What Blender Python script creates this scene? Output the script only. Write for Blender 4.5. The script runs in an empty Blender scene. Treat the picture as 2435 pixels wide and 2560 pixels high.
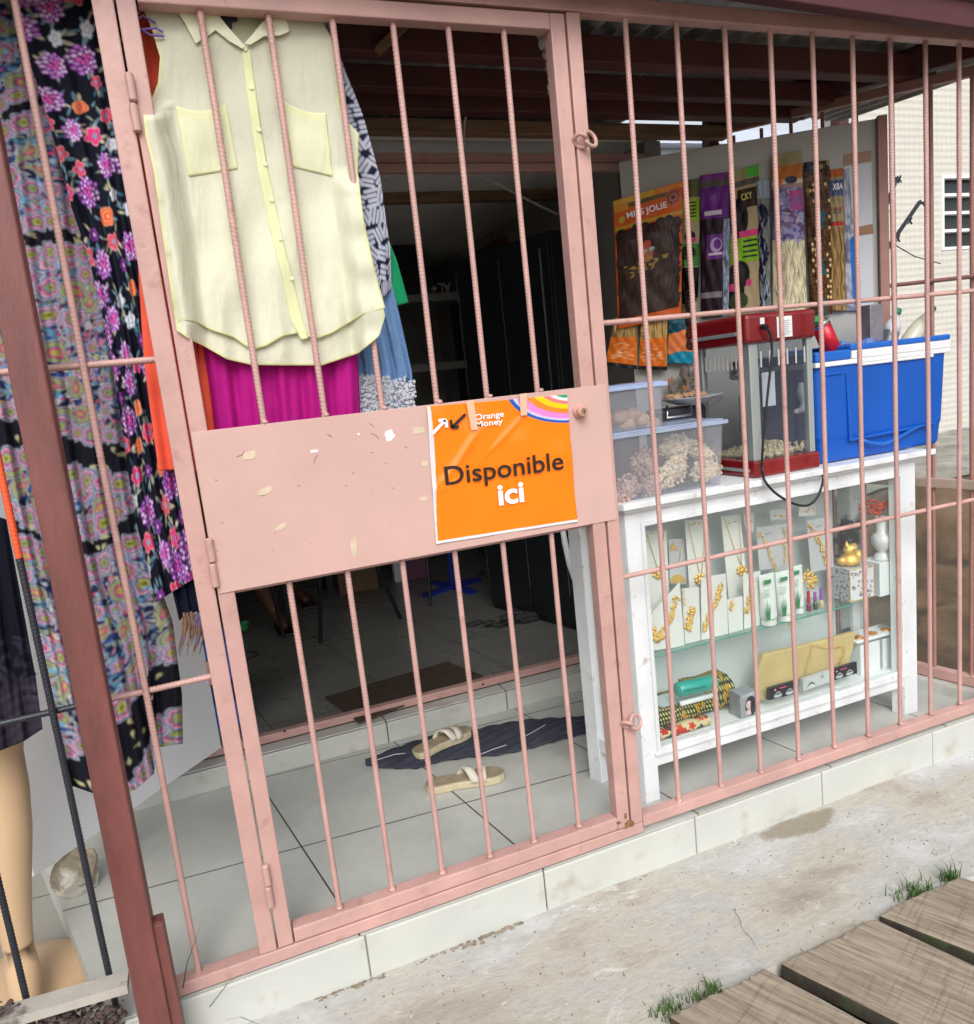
import bpy, bmesh, math, random
import numpy as np
from mathutils import Vector, Matrix
random.seed(7); RNG=np.random.default_rng(7)
SC=bpy.context.scene; COL=SC.collection
# ------------------------------------------------------------------ camera
RM=np.array([[0.92521414,0.15918356,-0.34444069],[-0.36439683,0.11964239,-0.9235262],[-0.10580048,0.9799726,0.16870082]])
FP=1902.9; CC=np.array([0.,-1.8,1.38])
cam=bpy.data.objects.new('camera',bpy.data.cameras.new('camera')); COL.objects.link(cam)
cam.data.sensor_fit='HORIZONTAL'; cam.data.sensor_width=36; cam.data.lens=FP/2435*36
cam.data.clip_start=.02; cam.data.clip_end=500
M4=Matrix.Identity(4)
for i in range(3):
    for j in range(3): M4[i][j]=RM[i,j]
    M4[i][3]=CC[i]
cam.matrix_world=M4; SC.camera=cam
# ------------------------------------------------------------------ world, sun, exposure
SUN_EL,SUN_AZ=math.radians(44),math.radians(196)
w=bpy.data.worlds.new('World'); SC.world=w; w.use_nodes=True
nt=w.node_tree; nt.nodes.clear()
sky=nt.nodes.new('ShaderNodeTexSky'); sky.sky_type='NISHITA'; sky.sun_disc=False
sky.sun_elevation=SUN_EL; sky.sun_rotation=SUN_AZ; sky.air_density=1.0; sky.dust_density=4; sky.ozone_density=1
hs=nt.nodes.new('ShaderNodeHueSaturation'); hs.inputs['Saturation'].default_value=.28
bg=nt.nodes.new('ShaderNodeBackground'); bg.inputs['Strength'].default_value=.15
wo=nt.nodes.new('ShaderNodeOutputWorld')
nt.links.new(sky.outputs[0],hs.inputs['Color']); nt.links.new(hs.outputs[0],bg.inputs[0]); nt.links.new(bg.outputs[0],wo.inputs[0])
sd=bpy.data.lights.new('sun','SUN'); sd.energy=1.0; sd.angle=math.radians(35); sd.color=(1,.98,.95)
so=bpy.data.objects.new('sun',sd); COL.objects.link(so)
dv=Vector((math.sin(SUN_AZ)*math.cos(SUN_EL),math.cos(SUN_AZ)*math.cos(SUN_EL),math.sin(SUN_EL)))
so.rotation_euler=dv.to_track_quat('Z','Y').to_euler()
SC.view_settings.view_transform='Standard'; SC.view_settings.look='None'; SC.view_settings.gamma=1
SC.view_settings.exposure=0.48
# ------------------------------------------------------------------ measuring helpers: photo point -> place on a real plane
S=2435/1876.
def ray(px,py):
    return RM@np.array([(px*S-1217.5)/FP,-(py*S-1280.)/FP,-1.])
def at(px,py,Y): q=ray(px,py); return CC+q*((Y-CC[1])/q[1])
def onz(px,py,z): q=ray(px,py); return CC+q*((z-CC[2])/q[2])
def onp(px,py,p0,u):
    q=ray(px,py); n=np.array([-u[1],u[0]]); return CC+q*((n@(np.array(p0)-CC[:2]))/(n@q[:2]))
# ------------------------------------------------------------------ materials
def srgb(r,g,b):
    f=lambda c:(c/255/12.92) if c/255<=.04045 else ((c/255+.055)/1.055)**2.4
    return (f(r),f(g),f(b))
MATS={}
def mat(name,c,rough=.6,metal=0,var=.0,vs=8,bump=0,bs=60,c2=None,cs=6,cth=(.5,.62),spec=.5,alpha=1,stretch=None,sheen=0,trans=0,detail=6,coat=0):
    m=bpy.data.materials.new(name); m.use_nodes=True; n=m.node_tree; P=n.nodes['Principled BSDF']; L=n.links.new
    P.inputs['Roughness'].default_value=rough; P.inputs['Metallic'].default_value=metal
    P.inputs['Specular IOR Level'].default_value=spec
    if coat: P.inputs['Coat Weight'].default_value=coat
    if alpha<1: P.inputs['Alpha'].default_value=alpha
    if sheen: P.inputs['Sheen Weight'].default_value=sheen
    tc=n.nodes.new('ShaderNodeTexCoord'); vec=tc.outputs['Object']
    if stretch:
        mp=n.nodes.new('ShaderNodeMapping'); mp.inputs['Scale'].default_value=stretch; L(vec,mp.inputs[0]); vec=mp.outputs[0]
    col=None
    def noise(scale,det=detail):
        x=n.nodes.new('ShaderNodeTexNoise'); x.inputs['Scale'].default_value=scale; x.inputs['Detail'].default_value=det; x.inputs['Roughness'].default_value=.6; L(vec,x.inputs['Vector']); return x
    if c=='attr':
        a=n.nodes.new('ShaderNodeAttribute'); a.attribute_name='Col'; col=a.outputs['Color']
    if var or c=='attr':
        nz=noise(vs); mx=n.nodes.new('ShaderNodeMixRGB'); mx.blend_type='MULTIPLY'; mx.inputs[0].default_value=1
        mr=n.nodes.new('ShaderNodeMapRange'); mr.inputs[1].default_value=.3; mr.inputs[2].default_value=.7; mr.inputs[3].default_value=1-var; mr.inputs[4].default_value=1+var*.6
        L(nz.outputs[0],mr.inputs[0]); L(mr.outputs[0],mx.inputs[2])
        if col: L(col,mx.inputs[1])
        else: mx.inputs[1].default_value=(*c,1)
        col=mx.outputs[0]
    if c2:
        nz=noise(cs,10); cr=n.nodes.new('ShaderNodeValToRGB'); cr.color_ramp.elements[0].position=cth[0]; cr.color_ramp.elements[1].position=cth[1]
        L(nz.outputs[0],cr.inputs[0]); mx=n.nodes.new('ShaderNodeMixRGB'); L(cr.outputs[0],mx.inputs[0])
        if col: L(col,mx.inputs[1])
        else: mx.inputs[1].default_value=(*c,1)
        mx.inputs[2].default_value=(*c2,1); col=mx.outputs[0]
    if col: L(col,P.inputs['Base Color'])
    else: P.inputs['Base Color'].default_value=(*c,1)
    if bump:
        nz=noise(bs,8); b=n.nodes.new('ShaderNodeBump'); b.inputs['Strength'].default_value=bump; b.inputs['Distance'].default_value=.004
        L(nz.outputs[0],b.inputs['Height']); L(b.outputs[0],P.inputs['Normal'])
    if trans:
        out=n.nodes['Material Output']; t=n.nodes.new('ShaderNodeBsdfTranslucent'); ms=n.nodes.new('ShaderNodeMixShader'); ms.inputs[0].default_value=trans
        if col: L(col,t.inputs[0])
        else: t.inputs[0].default_value=(*c,1)
        L(P.outputs[0],ms.inputs[1]); L(t.outputs[0],ms.inputs[2]); L(ms.outputs[0],out.inputs[0])
    MATS[name]=m; return m
def film(name,c=(1,1,1),clear=.8,rough=.08,body=(.8,.85,.95),bodyw=.1,base=.02):
    m=bpy.data.materials.new(name); m.use_nodes=True; n=m.node_tree; n.nodes.clear(); L=n.links.new
    o=n.nodes.new('ShaderNodeOutputMaterial'); t=n.nodes.new('ShaderNodeBsdfTransparent'); t.inputs[0].default_value=(*c,1)
    g=n.nodes.new('ShaderNodeBsdfGlossy'); g.inputs['Roughness'].default_value=rough
    d=n.nodes.new('ShaderNodeBsdfDiffuse'); d.inputs[0].default_value=(*body,1)
    lw=n.nodes.new('ShaderNodeLayerWeight'); lw.inputs['Blend'].default_value=.5; fr=n.nodes.new('ShaderNodeMath'); fr.operation='POWER'; fr.inputs[1].default_value=4; L(lw.outputs['Facing'],fr.inputs[0])
    tx=n.nodes.new('ShaderNodeTexCoord'); nz=n.nodes.new('ShaderNodeTexNoise'); nz.inputs['Scale'].default_value=25; bp=n.nodes.new('ShaderNodeBump'); bp.inputs['Strength'].default_value=.05 if clear>.85 else .4; bp.inputs['Distance'].default_value=.01
    L(tx.outputs['Object'],nz.inputs[0]); L(nz.outputs[0],bp.inputs['Height']); L(bp.outputs[0],g.inputs['Normal'])
    m1=n.nodes.new('ShaderNodeMixShader'); m1.inputs[0].default_value=bodyw; L(t.outputs[0],m1.inputs[1]); L(d.outputs[0],m1.inputs[2])
    m2=n.nodes.new('ShaderNodeMixShader'); ad=n.nodes.new('ShaderNodeMath'); ad.operation='MULTIPLY_ADD'; ad.inputs[1].default_value=.5; ad.inputs[2].default_value=base+(1-clear)*.16*(base>.01); ad.use_clamp=True
    L(fr.outputs[0],ad.inputs[0]); L(ad.outputs[0],m2.inputs[0]); L(m1.outputs[0],m2.inputs[1]); L(g.outputs[0],m2.inputs[2]); L(m2.outputs[0],o.inputs[0])
    MATS[name]=m; return m
mPINK=mat('pink_paint',(.51,.305,.275),.45,var=.16,vs=7,bump=.3,bs=60,c2=(.33,.17,.13),cs=22,cth=(.58,.80))
mPANEL=mat('pink_sheet',(.545,.35,.315),.45,var=.10,vs=2.5,bump=.2,bs=14,c2=(.33,.17,.13),cs=26,cth=(.68,.80))
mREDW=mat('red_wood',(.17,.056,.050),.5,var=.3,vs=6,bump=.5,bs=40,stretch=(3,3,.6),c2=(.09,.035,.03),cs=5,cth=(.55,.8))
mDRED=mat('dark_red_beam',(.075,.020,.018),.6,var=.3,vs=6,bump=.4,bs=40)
mBLACKP=mat('black_paint',(.022,.024,.034),.45,var=.2,bump=.2)
mORG=mat('orange_paint',(.8,.10,.03),.5)
mTILE=None
mWOODO=mat('old_pine',(.22,.13,.07),.7,var=.4,vs=5,stretch=(1,1,8),bump=.4)
mWPAINT=mat('white_paint',(.72,.75,.77),.45,var=.10,vs=6,bump=.5,bs=25,c2=(.40,.36,.30),cs=24,cth=(.60,.76))
mWHITE=mat('white_plain',(.78,.80,.82),.5,var=.05,bump=.05)
mDOOR=mat('door_leaf_white',(.80,.82,.85),.5,var=.06,vs=3,bump=.05)
mGOLD=mat('gold',(.92,.60,.17),.3,metal=.6,bump=.5,bs=300)
mGLASS=film('case_glass',(.97,.99,.98),.97,.02,(.8,.9,.9),.02)
mGLEDGE=mat('glass_edge',(.12,.32,.27),.2)
mPLAS=film('clear_plastic',(.96,.97,1),.75,.2,(.85,.88,.95),.09)
mFILM=film('thin_film',(.99,.99,1),.85,.06,(.9,.92,1),.008,base=.0055)
mPCG=film('machine_glass',(.86,.88,.9),.9,.03,(.5,.55,.6),.04)
mATT=mat('painted_cloth','attr',.8,var=.10,vs=30,bump=.15,bs=500,spec=.2,trans=.12)
mATTP=mat('printed_paper','attr',.5,var=.03,vs=10,spec=.15)
mPACK=mat('glossy_packet','attr',.3,var=.10,vs=12,spec=.12,bump=.6,bs=22)
mATTG=mat('printed_gloss','attr',.18,var=.04,vs=10,bump=.15,bs=30,coat=.3)
mBLACK=mat('black_plastic',(.012,.012,.013),.35)
mDARK=mat('dark_object',(.02,.02,.022),.5,var=.2)
mRED=mat('machine_red',(.20,.008,.012),.22,coat=.5,var=.05)
mALU=mat('brushed_aluminium',(.45,.50,.50),.35,metal=.5)
mCHROME=mat('chrome',(.8,.8,.8),.15,metal=1)
mBLUE=mat('cooler_blue',(.002,.090,.46),.42,var=.10,vs=5,bump=.25,bs=40,c2=(.05,.16,.48),cs=30,cth=(.66,.78))
mBLUEL=mat('lid_blue',(.01,.13,.55),.35)
mHAIR=mat('hair_brown',(.035,.016,.010),.5,var=.5,vs=60,bump=1,bs=150)
# ------------------------------------------------------------------ objects
def link(o,parent=None,label=None):
    COL.objects.link(o)
    if parent is not None:
        o.parent=parent; o.matrix_parent_inverse=Matrix.Translation(-parent.location)
    if label: o['label']=label
    return o
def tag(o,label,cat,group=None,kind=None):
    o['label']=label; o['category']=cat
    if group: o['group']=group
    if kind: o['kind']=kind
    return o
def thing(name,label,cat,loc=(0,0,0),group=None):
    o=bpy.data.objects.new(name,None); o.empty_display_size=.1; o.location=Vector([float(v) for v in loc]); COL.objects.link(o)
    return tag(o,label,cat,group)
class MB:
    def __init__(s): s.v=[]; s.f=[]
    def add(s,vs,fs):
        k=len(s.v); s.v+= [tuple(map(float,p)) for p in vs]; s.f+=[tuple(i+k for i in f) for f in fs]; return s
    def hexa(s,p): # 8 pts: bottom 4 ccw, top 4
        return s.add(p,[(3,2,1,0),(4,5,6,7),(0,1,5,4),(1,2,6,5),(2,3,7,6),(3,0,4,7)])
    def box(s,x0,x1,y0,y1,z0,z1):
        return s.hexa([(x0,y0,z0),(x1,y0,z0),(x1,y1,z0),(x0,y1,z0),(x0,y0,z1),(x1,y0,z1),(x1,y1,z1),(x0,y1,z1)])
    def obox(s,c,u,hx,hy,z0,z1): # centre xy, horizontal direction u
        u=np.array(u)/np.hypot(*u); n=np.array([-u[1],u[0]]); c=np.array(c[:2])
        q=[c-u*hx-n*hy,c+u*hx-n*hy,c+u*hx+n*hy,c-u*hx+n*hy]
        return s.hexa([(*p,z0) for p in q]+[(*p,z1) for p in q])
    def beam(s,a,b,w,h): # w horizontal, h vertical
        a=np.array(a,float); b=np.array(b,float); d=(b-a)/np.linalg.norm(b-a)
        up=np.array([0,0,1.]) if abs(d[2])<.9 else np.array([0,1.,0])
        sx=np.cross(d,up); sx/=np.linalg.norm(sx); uy=np.cross(sx,d)
        q=[-sx*w/2-uy*h/2,sx*w/2-uy*h/2,sx*w/2+uy*h/2,-sx*w/2+uy*h/2]
        return s.add([a+k for k in q]+[b+k for k in q],[(0,1,2,3),(7,6,5,4),(4,5,1,0),(5,6,2,1),(6,7,3,2),(7,4,0,3)])
    def tube(s,path,r,n=8,cap=True):
        path=[np.array(p,float) for p in path]; rs=r if hasattr(r,'__len__') else [r]*len(path)
        vs=[];fs=[];prev=None
        for i,p in enumerate(path):
            d=path[min(i+1,len(path)-1)]-path[max(i-1,0)]; d=d/(np.linalg.norm(d)+1e-12)
            if prev is None:
                a=np.cross(d,[0,0,1.]) if abs(d[2])<.9 else np.cross(d,[0,1.,0])
            else: a=prev-d*(prev@d)
            a/=np.linalg.norm(a)+1e-12; prev=a; b=np.cross(d,a)
            for k in range(n):
                t=2*math.pi*k/n; vs.append(p+(a*math.cos(t)+b*math.sin(t))*rs[i])
        for i in range(len(path)-1):
            for k in range(n):
                fs.append((i*n+k,i*n+(k+1)%n,(i+1)*n+(k+1)%n,(i+1)*n+k))
        if cap: fs+= [tuple(range(n-1,-1,-1)),tuple(range((len(path)-1)*n,len(path)*n))]
        return s.add(vs,fs)
    def lathe(s,prof,loc,n=20,ax=None):
        loc=np.array(loc,float); vs=[];fs=[]
        if ax is None: A=np.eye(3)
        else:
            z=np.array(ax,float)/np.linalg.norm(ax); x=np.cross(z,[0.3,.9,.1]); x/=np.linalg.norm(x); A=np.array([x,np.cross(z,x),z]).T
        for r,z in prof:
            for k in range(n): t=2*math.pi*k/n; vs.append(loc+A@np.array([r*math.cos(t),r*math.sin(t),z]))
        m=len(prof)
        for i in range(m-1):
            for k in range(n): fs.append((i*n+k,i*n+(k+1)%n,(i+1)*n+(k+1)%n,(i+1)*n+k))
        fs+=[tuple(range(n-1,-1,-1)),tuple(range((m-1)*n,m*n))]
        return s.add(vs,fs)
    def ball(s,c,r,n=8,m=6,jit=0,sc=(1,1,1)):
        vs=[(0,0,1)];fs=[]
        for i in range(1,m):
            for k in range(n):
                t=math.pi*i/m; p=2*math.pi*k/n; vs.append((math.sin(t)*math.cos(p),math.sin(t)*math.sin(p),math.cos(t)))
        vs.append((0,0,-1)); V=np.array(vs)*(1+jit*RNG.uniform(-1,1,(len(vs),1)))*r*np.array(sc)+np.array(c)
        for k in range(n): fs.append((0,1+k,1+(k+1)%n)); fs.append((len(vs)-1,1+(m-2)*n+(k+1)%n,1+(m-2)*n+k))
        for i in range(m-2):
            for k in range(n): fs.append((1+i*n+k,1+(i+1)*n+k,1+(i+1)*n+(k+1)%n,1+i*n+(k+1)%n))
        return s.add(V,fs)
    def prism(s,pts,n): # closed outline pts (3D), extruded by vector n
        k=len(pts); P=[np.array(p,float) for p in pts]; n=np.array(n,float)
        return s.add(P+[p+n for p in P],[tuple(range(k)),tuple(range(2*k-1,k-1,-1))]+[(i,i+k,(i+1)%k+k,(i+1)%k) for i in range(k)])
    def shear(s,k,y0): s.v=[(x+k*(y-y0),y,z) for x,y,z in s.v]; return s
    def build(s,name,m,parent=None,bevel=0,smooth=False,label=None,sub=0,seg=2):
        me=bpy.data.meshes.new(name); me.from_pydata(s.v,[],s.f); me.update()
        bm=bmesh.new(); bm.from_mesh(me); bmesh.ops.recalc_face_normals(bm,faces=bm.faces); bm.to_mesh(me); bm.free()
        if m: me.materials.append(m)
        if smooth: me.polygons.foreach_set('use_smooth',[True]*len(me.polygons))
        o=bpy.data.objects.new(name,me)
        if bevel:
            b=o.modifiers.new('bevel','BEVEL'); b.width=bevel; b.segments=seg; b.limit_method='ANGLE'; b.angle_limit=math.radians(40)
        if sub:
            b=o.modifiers.new('sub','SUBSURF'); b.levels=sub; b.render_levels=sub
        return link(o,parent,label)
def grid(name,P,C,m,parent=None,label=None,thick=0,mask=None,smooth=True):
    """P (nv,nu,3) points, C (nv,nu,3) linear colours or None."""
    nv,nu=P.shape[:2]; me=bpy.data.meshes.new(name)
    idx=np.arange(nv*nu).reshape(nv,nu)
    F=np.stack([idx[:-1,:-1],idx[1:,:-1],idx[1:,1:],idx[:-1,1:]],-1).reshape(-1,4)
    if mask is not None: F=F[(mask[:-1,:-1]&mask[1:,1:]&mask[1:,:-1]&mask[:-1,1:]).reshape(-1)]
    me.vertices.add(nv*nu); me.vertices.foreach_set('co',P.reshape(-1).astype(np.float32))
    me.loops.add(F.size); me.loops.foreach_set('vertex_index',F.reshape(-1).astype(np.int32))
    me.polygons.add(len(F)); me.polygons.foreach_set('loop_start',np.arange(0,F.size,4,dtype=np.int32))
    me.update(calc_edges=True)
    me.polygons.foreach_set('use_smooth',[smooth]*len(F))
    if C is not None:
        a=me.color_attributes.new('Col','FLOAT_COLOR','POINT')
        a.data.foreach_set('color',np.concatenate([C.reshape(-1,3),np.ones((nv*nu,1))],1).reshape(-1).astype(np.float32))
    me.materials.append(m); o=bpy.data.objects.new(name,me)
    if thick:
        s=o.modifiers.new('thick','SOLIDIFY'); s.thickness=thick; s.offset=0
    return link(o,parent,label)
def rebar(a,b,r=.0068,n=8,amp=.17,wig=.0009):
    a=np.array(a,float); b=np.array(b,float); Ln=np.linalg.norm(b-a); d=(b-a)/Ln
    ref=np.array([0,0,1.]) if abs(d[2])<.9 else np.array([1.,0,0])
    x=np.cross(d,ref); x/=np.linalg.norm(x); y=np.cross(d,x)
    k=int(Ln/.0023)+2; t=np.linspace(0,Ln,k); ang=2*np.pi*np.arange(n)/n
    ph=random.uniform(0,6); wx=wig*(np.sin(t*3.1+ph)+.6*np.sin(t*9+ph*2)); wy=wig*np.cos(t*4.3+ph); e=np.sin(np.pi*t/Ln)
    T,A=np.meshgrid(t,ang,indexing='ij'); rr=r*(1+amp*np.maximum(0,np.sin(2*np.pi*T/.0092+A+ph))+.03*(np.abs(np.sin(A))>.95))
    V=a+d*T[...,None]+x*((np.cos(A)*rr)+(wx*e)[:,None])[...,None]+y*((np.sin(A)*rr)+(wy*e)[:,None])[...,None]
    i=np.arange(k*n).reshape(k,n); j=np.roll(i,-1,1)
    F=np.stack([i[:-1],j[:-1],j[1:],i[1:]],-1).reshape(-1,4)
    me=bpy.data.meshes.new('bar'); me.vertices.add(k*n); me.vertices.foreach_set('co',V.reshape(-1).astype(np.float32))
    me.loops.add(F.size); me.loops.foreach_set('vertex_index',F.reshape(-1).astype(np.int32)); me.polygons.add(len(F)); me.polygons.foreach_set('loop_start',np.arange(0,F.size,4,dtype=np.int32))
    me.update(calc_edges=True); me.polygons.foreach_set('use_smooth',[True]*len(F)); return me
def barobj(name,a,b,m,parent,label=None,**k):
    me=rebar(a,b,**k); me.materials.append(m); return link(bpy.data.objects.new(name,me),parent,label)
def txt(s,org,right,up,width,m,parent,name='lettering',bold=.0,lift=.0012,ext=.0004,space=1.0,height=None):
    """text whose left baseline is org, running along right, fitted to width (m)."""
    cu=bpy.data.curves.new('t','FONT'); cu.body=s; cu.offset=bold; cu.extrude=0; cu.resolution_u=4; cu.space_line=space
    o=bpy.data.objects.new('t',cu); COL.objects.link(o); bpy.context.view_layer.update()
    me=bpy.data.meshes.new_from_object(o.evaluated_get(bpy.context.evaluated_depsgraph_get())); bpy.data.objects.remove(o)
    co=np.array([v.co[:] for v in me.vertices]); x0,x1=co[:,0].min(),co[:,0].max(); k=width/(x1-x0)
    ky=k if height is None else height/(co[:,1].max()-co[:,1].min())
    r=np.array(right,float); r/=np.linalg.norm(r); u=np.array(up,float); u-=r*(u@r); u/=np.linalg.norm(u); nn=np.cross(r,u)
    V=np.array(org,float)+np.outer((co[:,0]-x0)*k,r)+np.outer(co[:,1]*ky,u)+nn*lift
    me.vertices.foreach_set('co',V.reshape(-1).astype(np.float32)); me.materials.clear(); me.materials.append(m); me.update()
    o=bpy.data.objects.new(name,me); return link(o,parent)
# ------------------------------------------------------------------ raster painting used for printed cloth and paper
class Canvas:
    def __init__(s,w,h,c): s.a=np.empty((h,w,3)); s.a[:]=c; s.w=w; s.h=h
    def win(s,cx,cy,R):
        x0,x1=max(0,int(cx-R)),min(s.w,int(cx+R)+2); y0,y1=max(0,int(cy-R)),min(s.h,int(cy+R)+2)
        if x0>=x1 or y0>=y1: return None
        Y,X=np.mgrid[y0:y1,x0:x1]; return (slice(y0,y1),slice(x0,x1)),X-cx,Y-cy
    def ell(s,cx,cy,rx,ry,c,ang=0,al=1,c2=None):
        q=s.win(cx,cy,max(rx,ry)+1)
        if q is None: return
        sl,X,Y=q; ca,sa=math.cos(ang),math.sin(ang); U=(X*ca+Y*sa)/rx; V=(-X*sa+Y*ca)/ry; d=np.sqrt(U*U+V*V)
        m=np.clip((1-d)*min(rx,ry)+.5,0,1)*al; cc=np.array(c)
        if c2 is not None: t=np.clip(d,0,1)[...,None]; cc=np.array(c2)*t+cc*(1-t)
        s.a[sl]=s.a[sl]*(1-m[...,None])+cc*m[...,None]
    def rect(s,x0,x1,y0,y1,c): s.a[max(0,int(y0)):max(0,int(y1)),max(0,int(x0)):max(0,int(x1))]=c
    def ros(s,cx,cy,R,cols,k=6,amp=.14,ph=0,sq=1.0):
        q=s.win(cx,cy,R*(1+amp)+1)
        if q is None: return
        sl,X,Y=q; Y=Y/sq; r=np.hypot(X,Y); th=np.arctan2(Y,X)+ph; d=r/(R*(1+amp*(np.abs(np.cos(k*th/2))*2-1)))
        for t,c in cols:
            m=np.clip((t-d)*R+.5,0,1)[...,None]; s.a[sl]=s.a[sl]*(1-m)+np.array(c)*m
    def drop(s,cx,cy,R,cols,ang):
        q=s.win(cx,cy,R*2.2)
        if q is None: return
        sl,X,Y=q; ca,sa=math.cos(ang),math.sin(ang); U=(X*ca+Y*sa)/R; V=(-X*sa+Y*ca)/R
        V=V+.35*np.maximum(0,U)**2; wd=np.clip(1-.55*np.maximum(U,0),.05,1); d=np.sqrt((V/(.75*wd))**2+(np.where(U>0,U/1.7,U/.9))**2)
        for t,c in cols:
            m=np.clip((t-d)*R*.7+.5,0,1)[...,None]; s.a[sl]=s.a[sl]*(1-m)+np.array(c)*m
# ------------------------------------------------------------------ tiles
def tilemat(name,rot,w,off=(0,0),c=(.50,.51,.475),rough=.18,grime=.25):
    m=bpy.data.materials.new(name); m.use_nodes=True; n=m.node_tree; P=n.nodes['Principled BSDF']; L=n.links.new
    tc=n.nodes.new('ShaderNodeTexCoord'); dx=n.nodes.new('ShaderNodeVectorMath'); dx.operation='DOT_PRODUCT'; dx.inputs[1].default_value=(1,.17,0); dy=n.nodes.new('ShaderNodeVectorMath'); dy.operation='DOT_PRODUCT'; dy.inputs[1].default_value=(.07,1,0)
    cx=n.nodes.new('ShaderNodeCombineXYZ'); L(tc.outputs['Object'],dx.inputs[0]); L(tc.outputs['Object'],dy.inputs[0]); L(dx.outputs['Value'],cx.inputs[0]); L(dy.outputs['Value'],cx.inputs[1])
    mp=n.nodes.new('ShaderNodeMapping'); mp.inputs['Location'].default_value=(off[0],off[1],0); L(cx.outputs[0],mp.inputs[0]); b=n.nodes.new('ShaderNodeTexBrick'); b.offset=0; b.inputs['Scale'].default_value=1
    b.inputs['Mortar Size'].default_value=.0028; b.inputs['Mortar Smooth'].default_value=.2; b.inputs['Brick Width'].default_value=w; b.inputs['Row Height'].default_value=w
    b.inputs['Color1'].default_value=(*c,1); b.inputs['Color2'].default_value=tuple(x*.95 for x in c)+(1,); b.inputs['Mortar'].default_value=(.07,.065,.055,1)
    L(mp.outputs[0],b.inputs['Vector'])
    nz=n.nodes.new('ShaderNodeTexNoise'); nz.inputs['Scale'].default_value=2.2; nz.inputs['Detail'].default_value=12; nz.inputs['Roughness'].default_value=.72; L(tc.outputs['Object'],nz.inputs['Vector'])
    cr=n.nodes.new('ShaderNodeMapRange'); cr.inputs[1].default_value=.35; cr.inputs[2].default_value=.7; cr.inputs[3].default_value=1.06; cr.inputs[4].default_value=1-grime; L(nz.outputs[0],cr.inputs[0])
    mx=n.nodes.new('ShaderNodeMixRGB'); mx.blend_type='MULTIPLY'; mx.inputs[0].default_value=1; L(b.outputs[0],mx.inputs[1]); L(cr.outputs[0],mx.inputs[2]); L(mx.outputs[0],P.inputs['Base Color'])
    rr=n.nodes.new('ShaderNodeMapRange'); rr.inputs[3].default_value=rough; rr.inputs[4].default_value=rough+.35; L(nz.outputs[0],rr.inputs[0]); L(rr.outputs[0],P.inputs['Roughness'])
    bp=n.nodes.new('ShaderNodeBump'); bp.invert=True; bp.inputs['Strength'].default_value=.5; bp.inputs['Distance'].default_value=.002; L(b.outputs['Fac'],bp.inputs['Height']); L(bp.outputs[0],P.inputs['Normal'])
    return m
mTILE=tilemat('porch_tiles',math.radians(7),.527,(-.199,-.491))
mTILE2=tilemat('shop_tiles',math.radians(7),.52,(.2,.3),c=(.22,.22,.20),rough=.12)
mTILED=tilemat('lower_tiles',math.radians(7),.4,(0,0),c=(.30,.29,.26),rough=.4)
mSTEP=mat('step_tiles',(.50,.51,.475),.28,var=.08,vs=5,c2=(.30,.26,.19),cs=7,cth=(.60,.82),bump=.08,bs=30)
mGROUT=mat('mortar',(.14,.12,.09),.9,var=.4,bump=.6)
FZ=.015
def struct(o): o['kind']='structure'; return o
# porch floor slab (left edge measured), seams come from the tile material
pf=[(-.60,.667),(-.444,.165),(-.395,0.004),(2.60,0.004),(2.25,1.1),(-.74,1.1)]
m=MB(); m.prism([(x,y,-.3) for x,y in pf],(0,0,.3+FZ)); struct(m.build('porch_floor',mTILE))
# front riser tiles, one slab each with open joints
m=MB(); xs=[-.395,.211,.722,1.232,1.73,2.23,2.60]
for a,b in zip(xs[:-1],xs[1:]): m.box(a+.0015,b-.0015,-.008,.0035,-.16,FZ-.002)
struct(m.build('porch_riser',mSTEP,bevel=.004))
# step up to the shop with its riser tiles
m=MB(); m.box(-3,2.25,1.03,1.35,-.2,.098); struct(m.build('shop_step',mGROUT))
m=MB(); xs=[-1.2,-.62,-.04,.535,1.05,1.6,2.2]
for a,b in zip(xs[:-1],xs[1:]): m.box(a+.002,b-.002,1.018,1.03,FZ,.099); m.box(a+.002,b-.002,1.03,1.10,.098,.104)
struct(m.build('step_tile',mSTEP,bevel=.003))
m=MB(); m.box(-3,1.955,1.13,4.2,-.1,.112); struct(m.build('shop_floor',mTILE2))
m=MB(); m.box(-3,-.40,.02,1.03,-.3,-.1); struct(m.build('lower_floor',mTILED))
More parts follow.
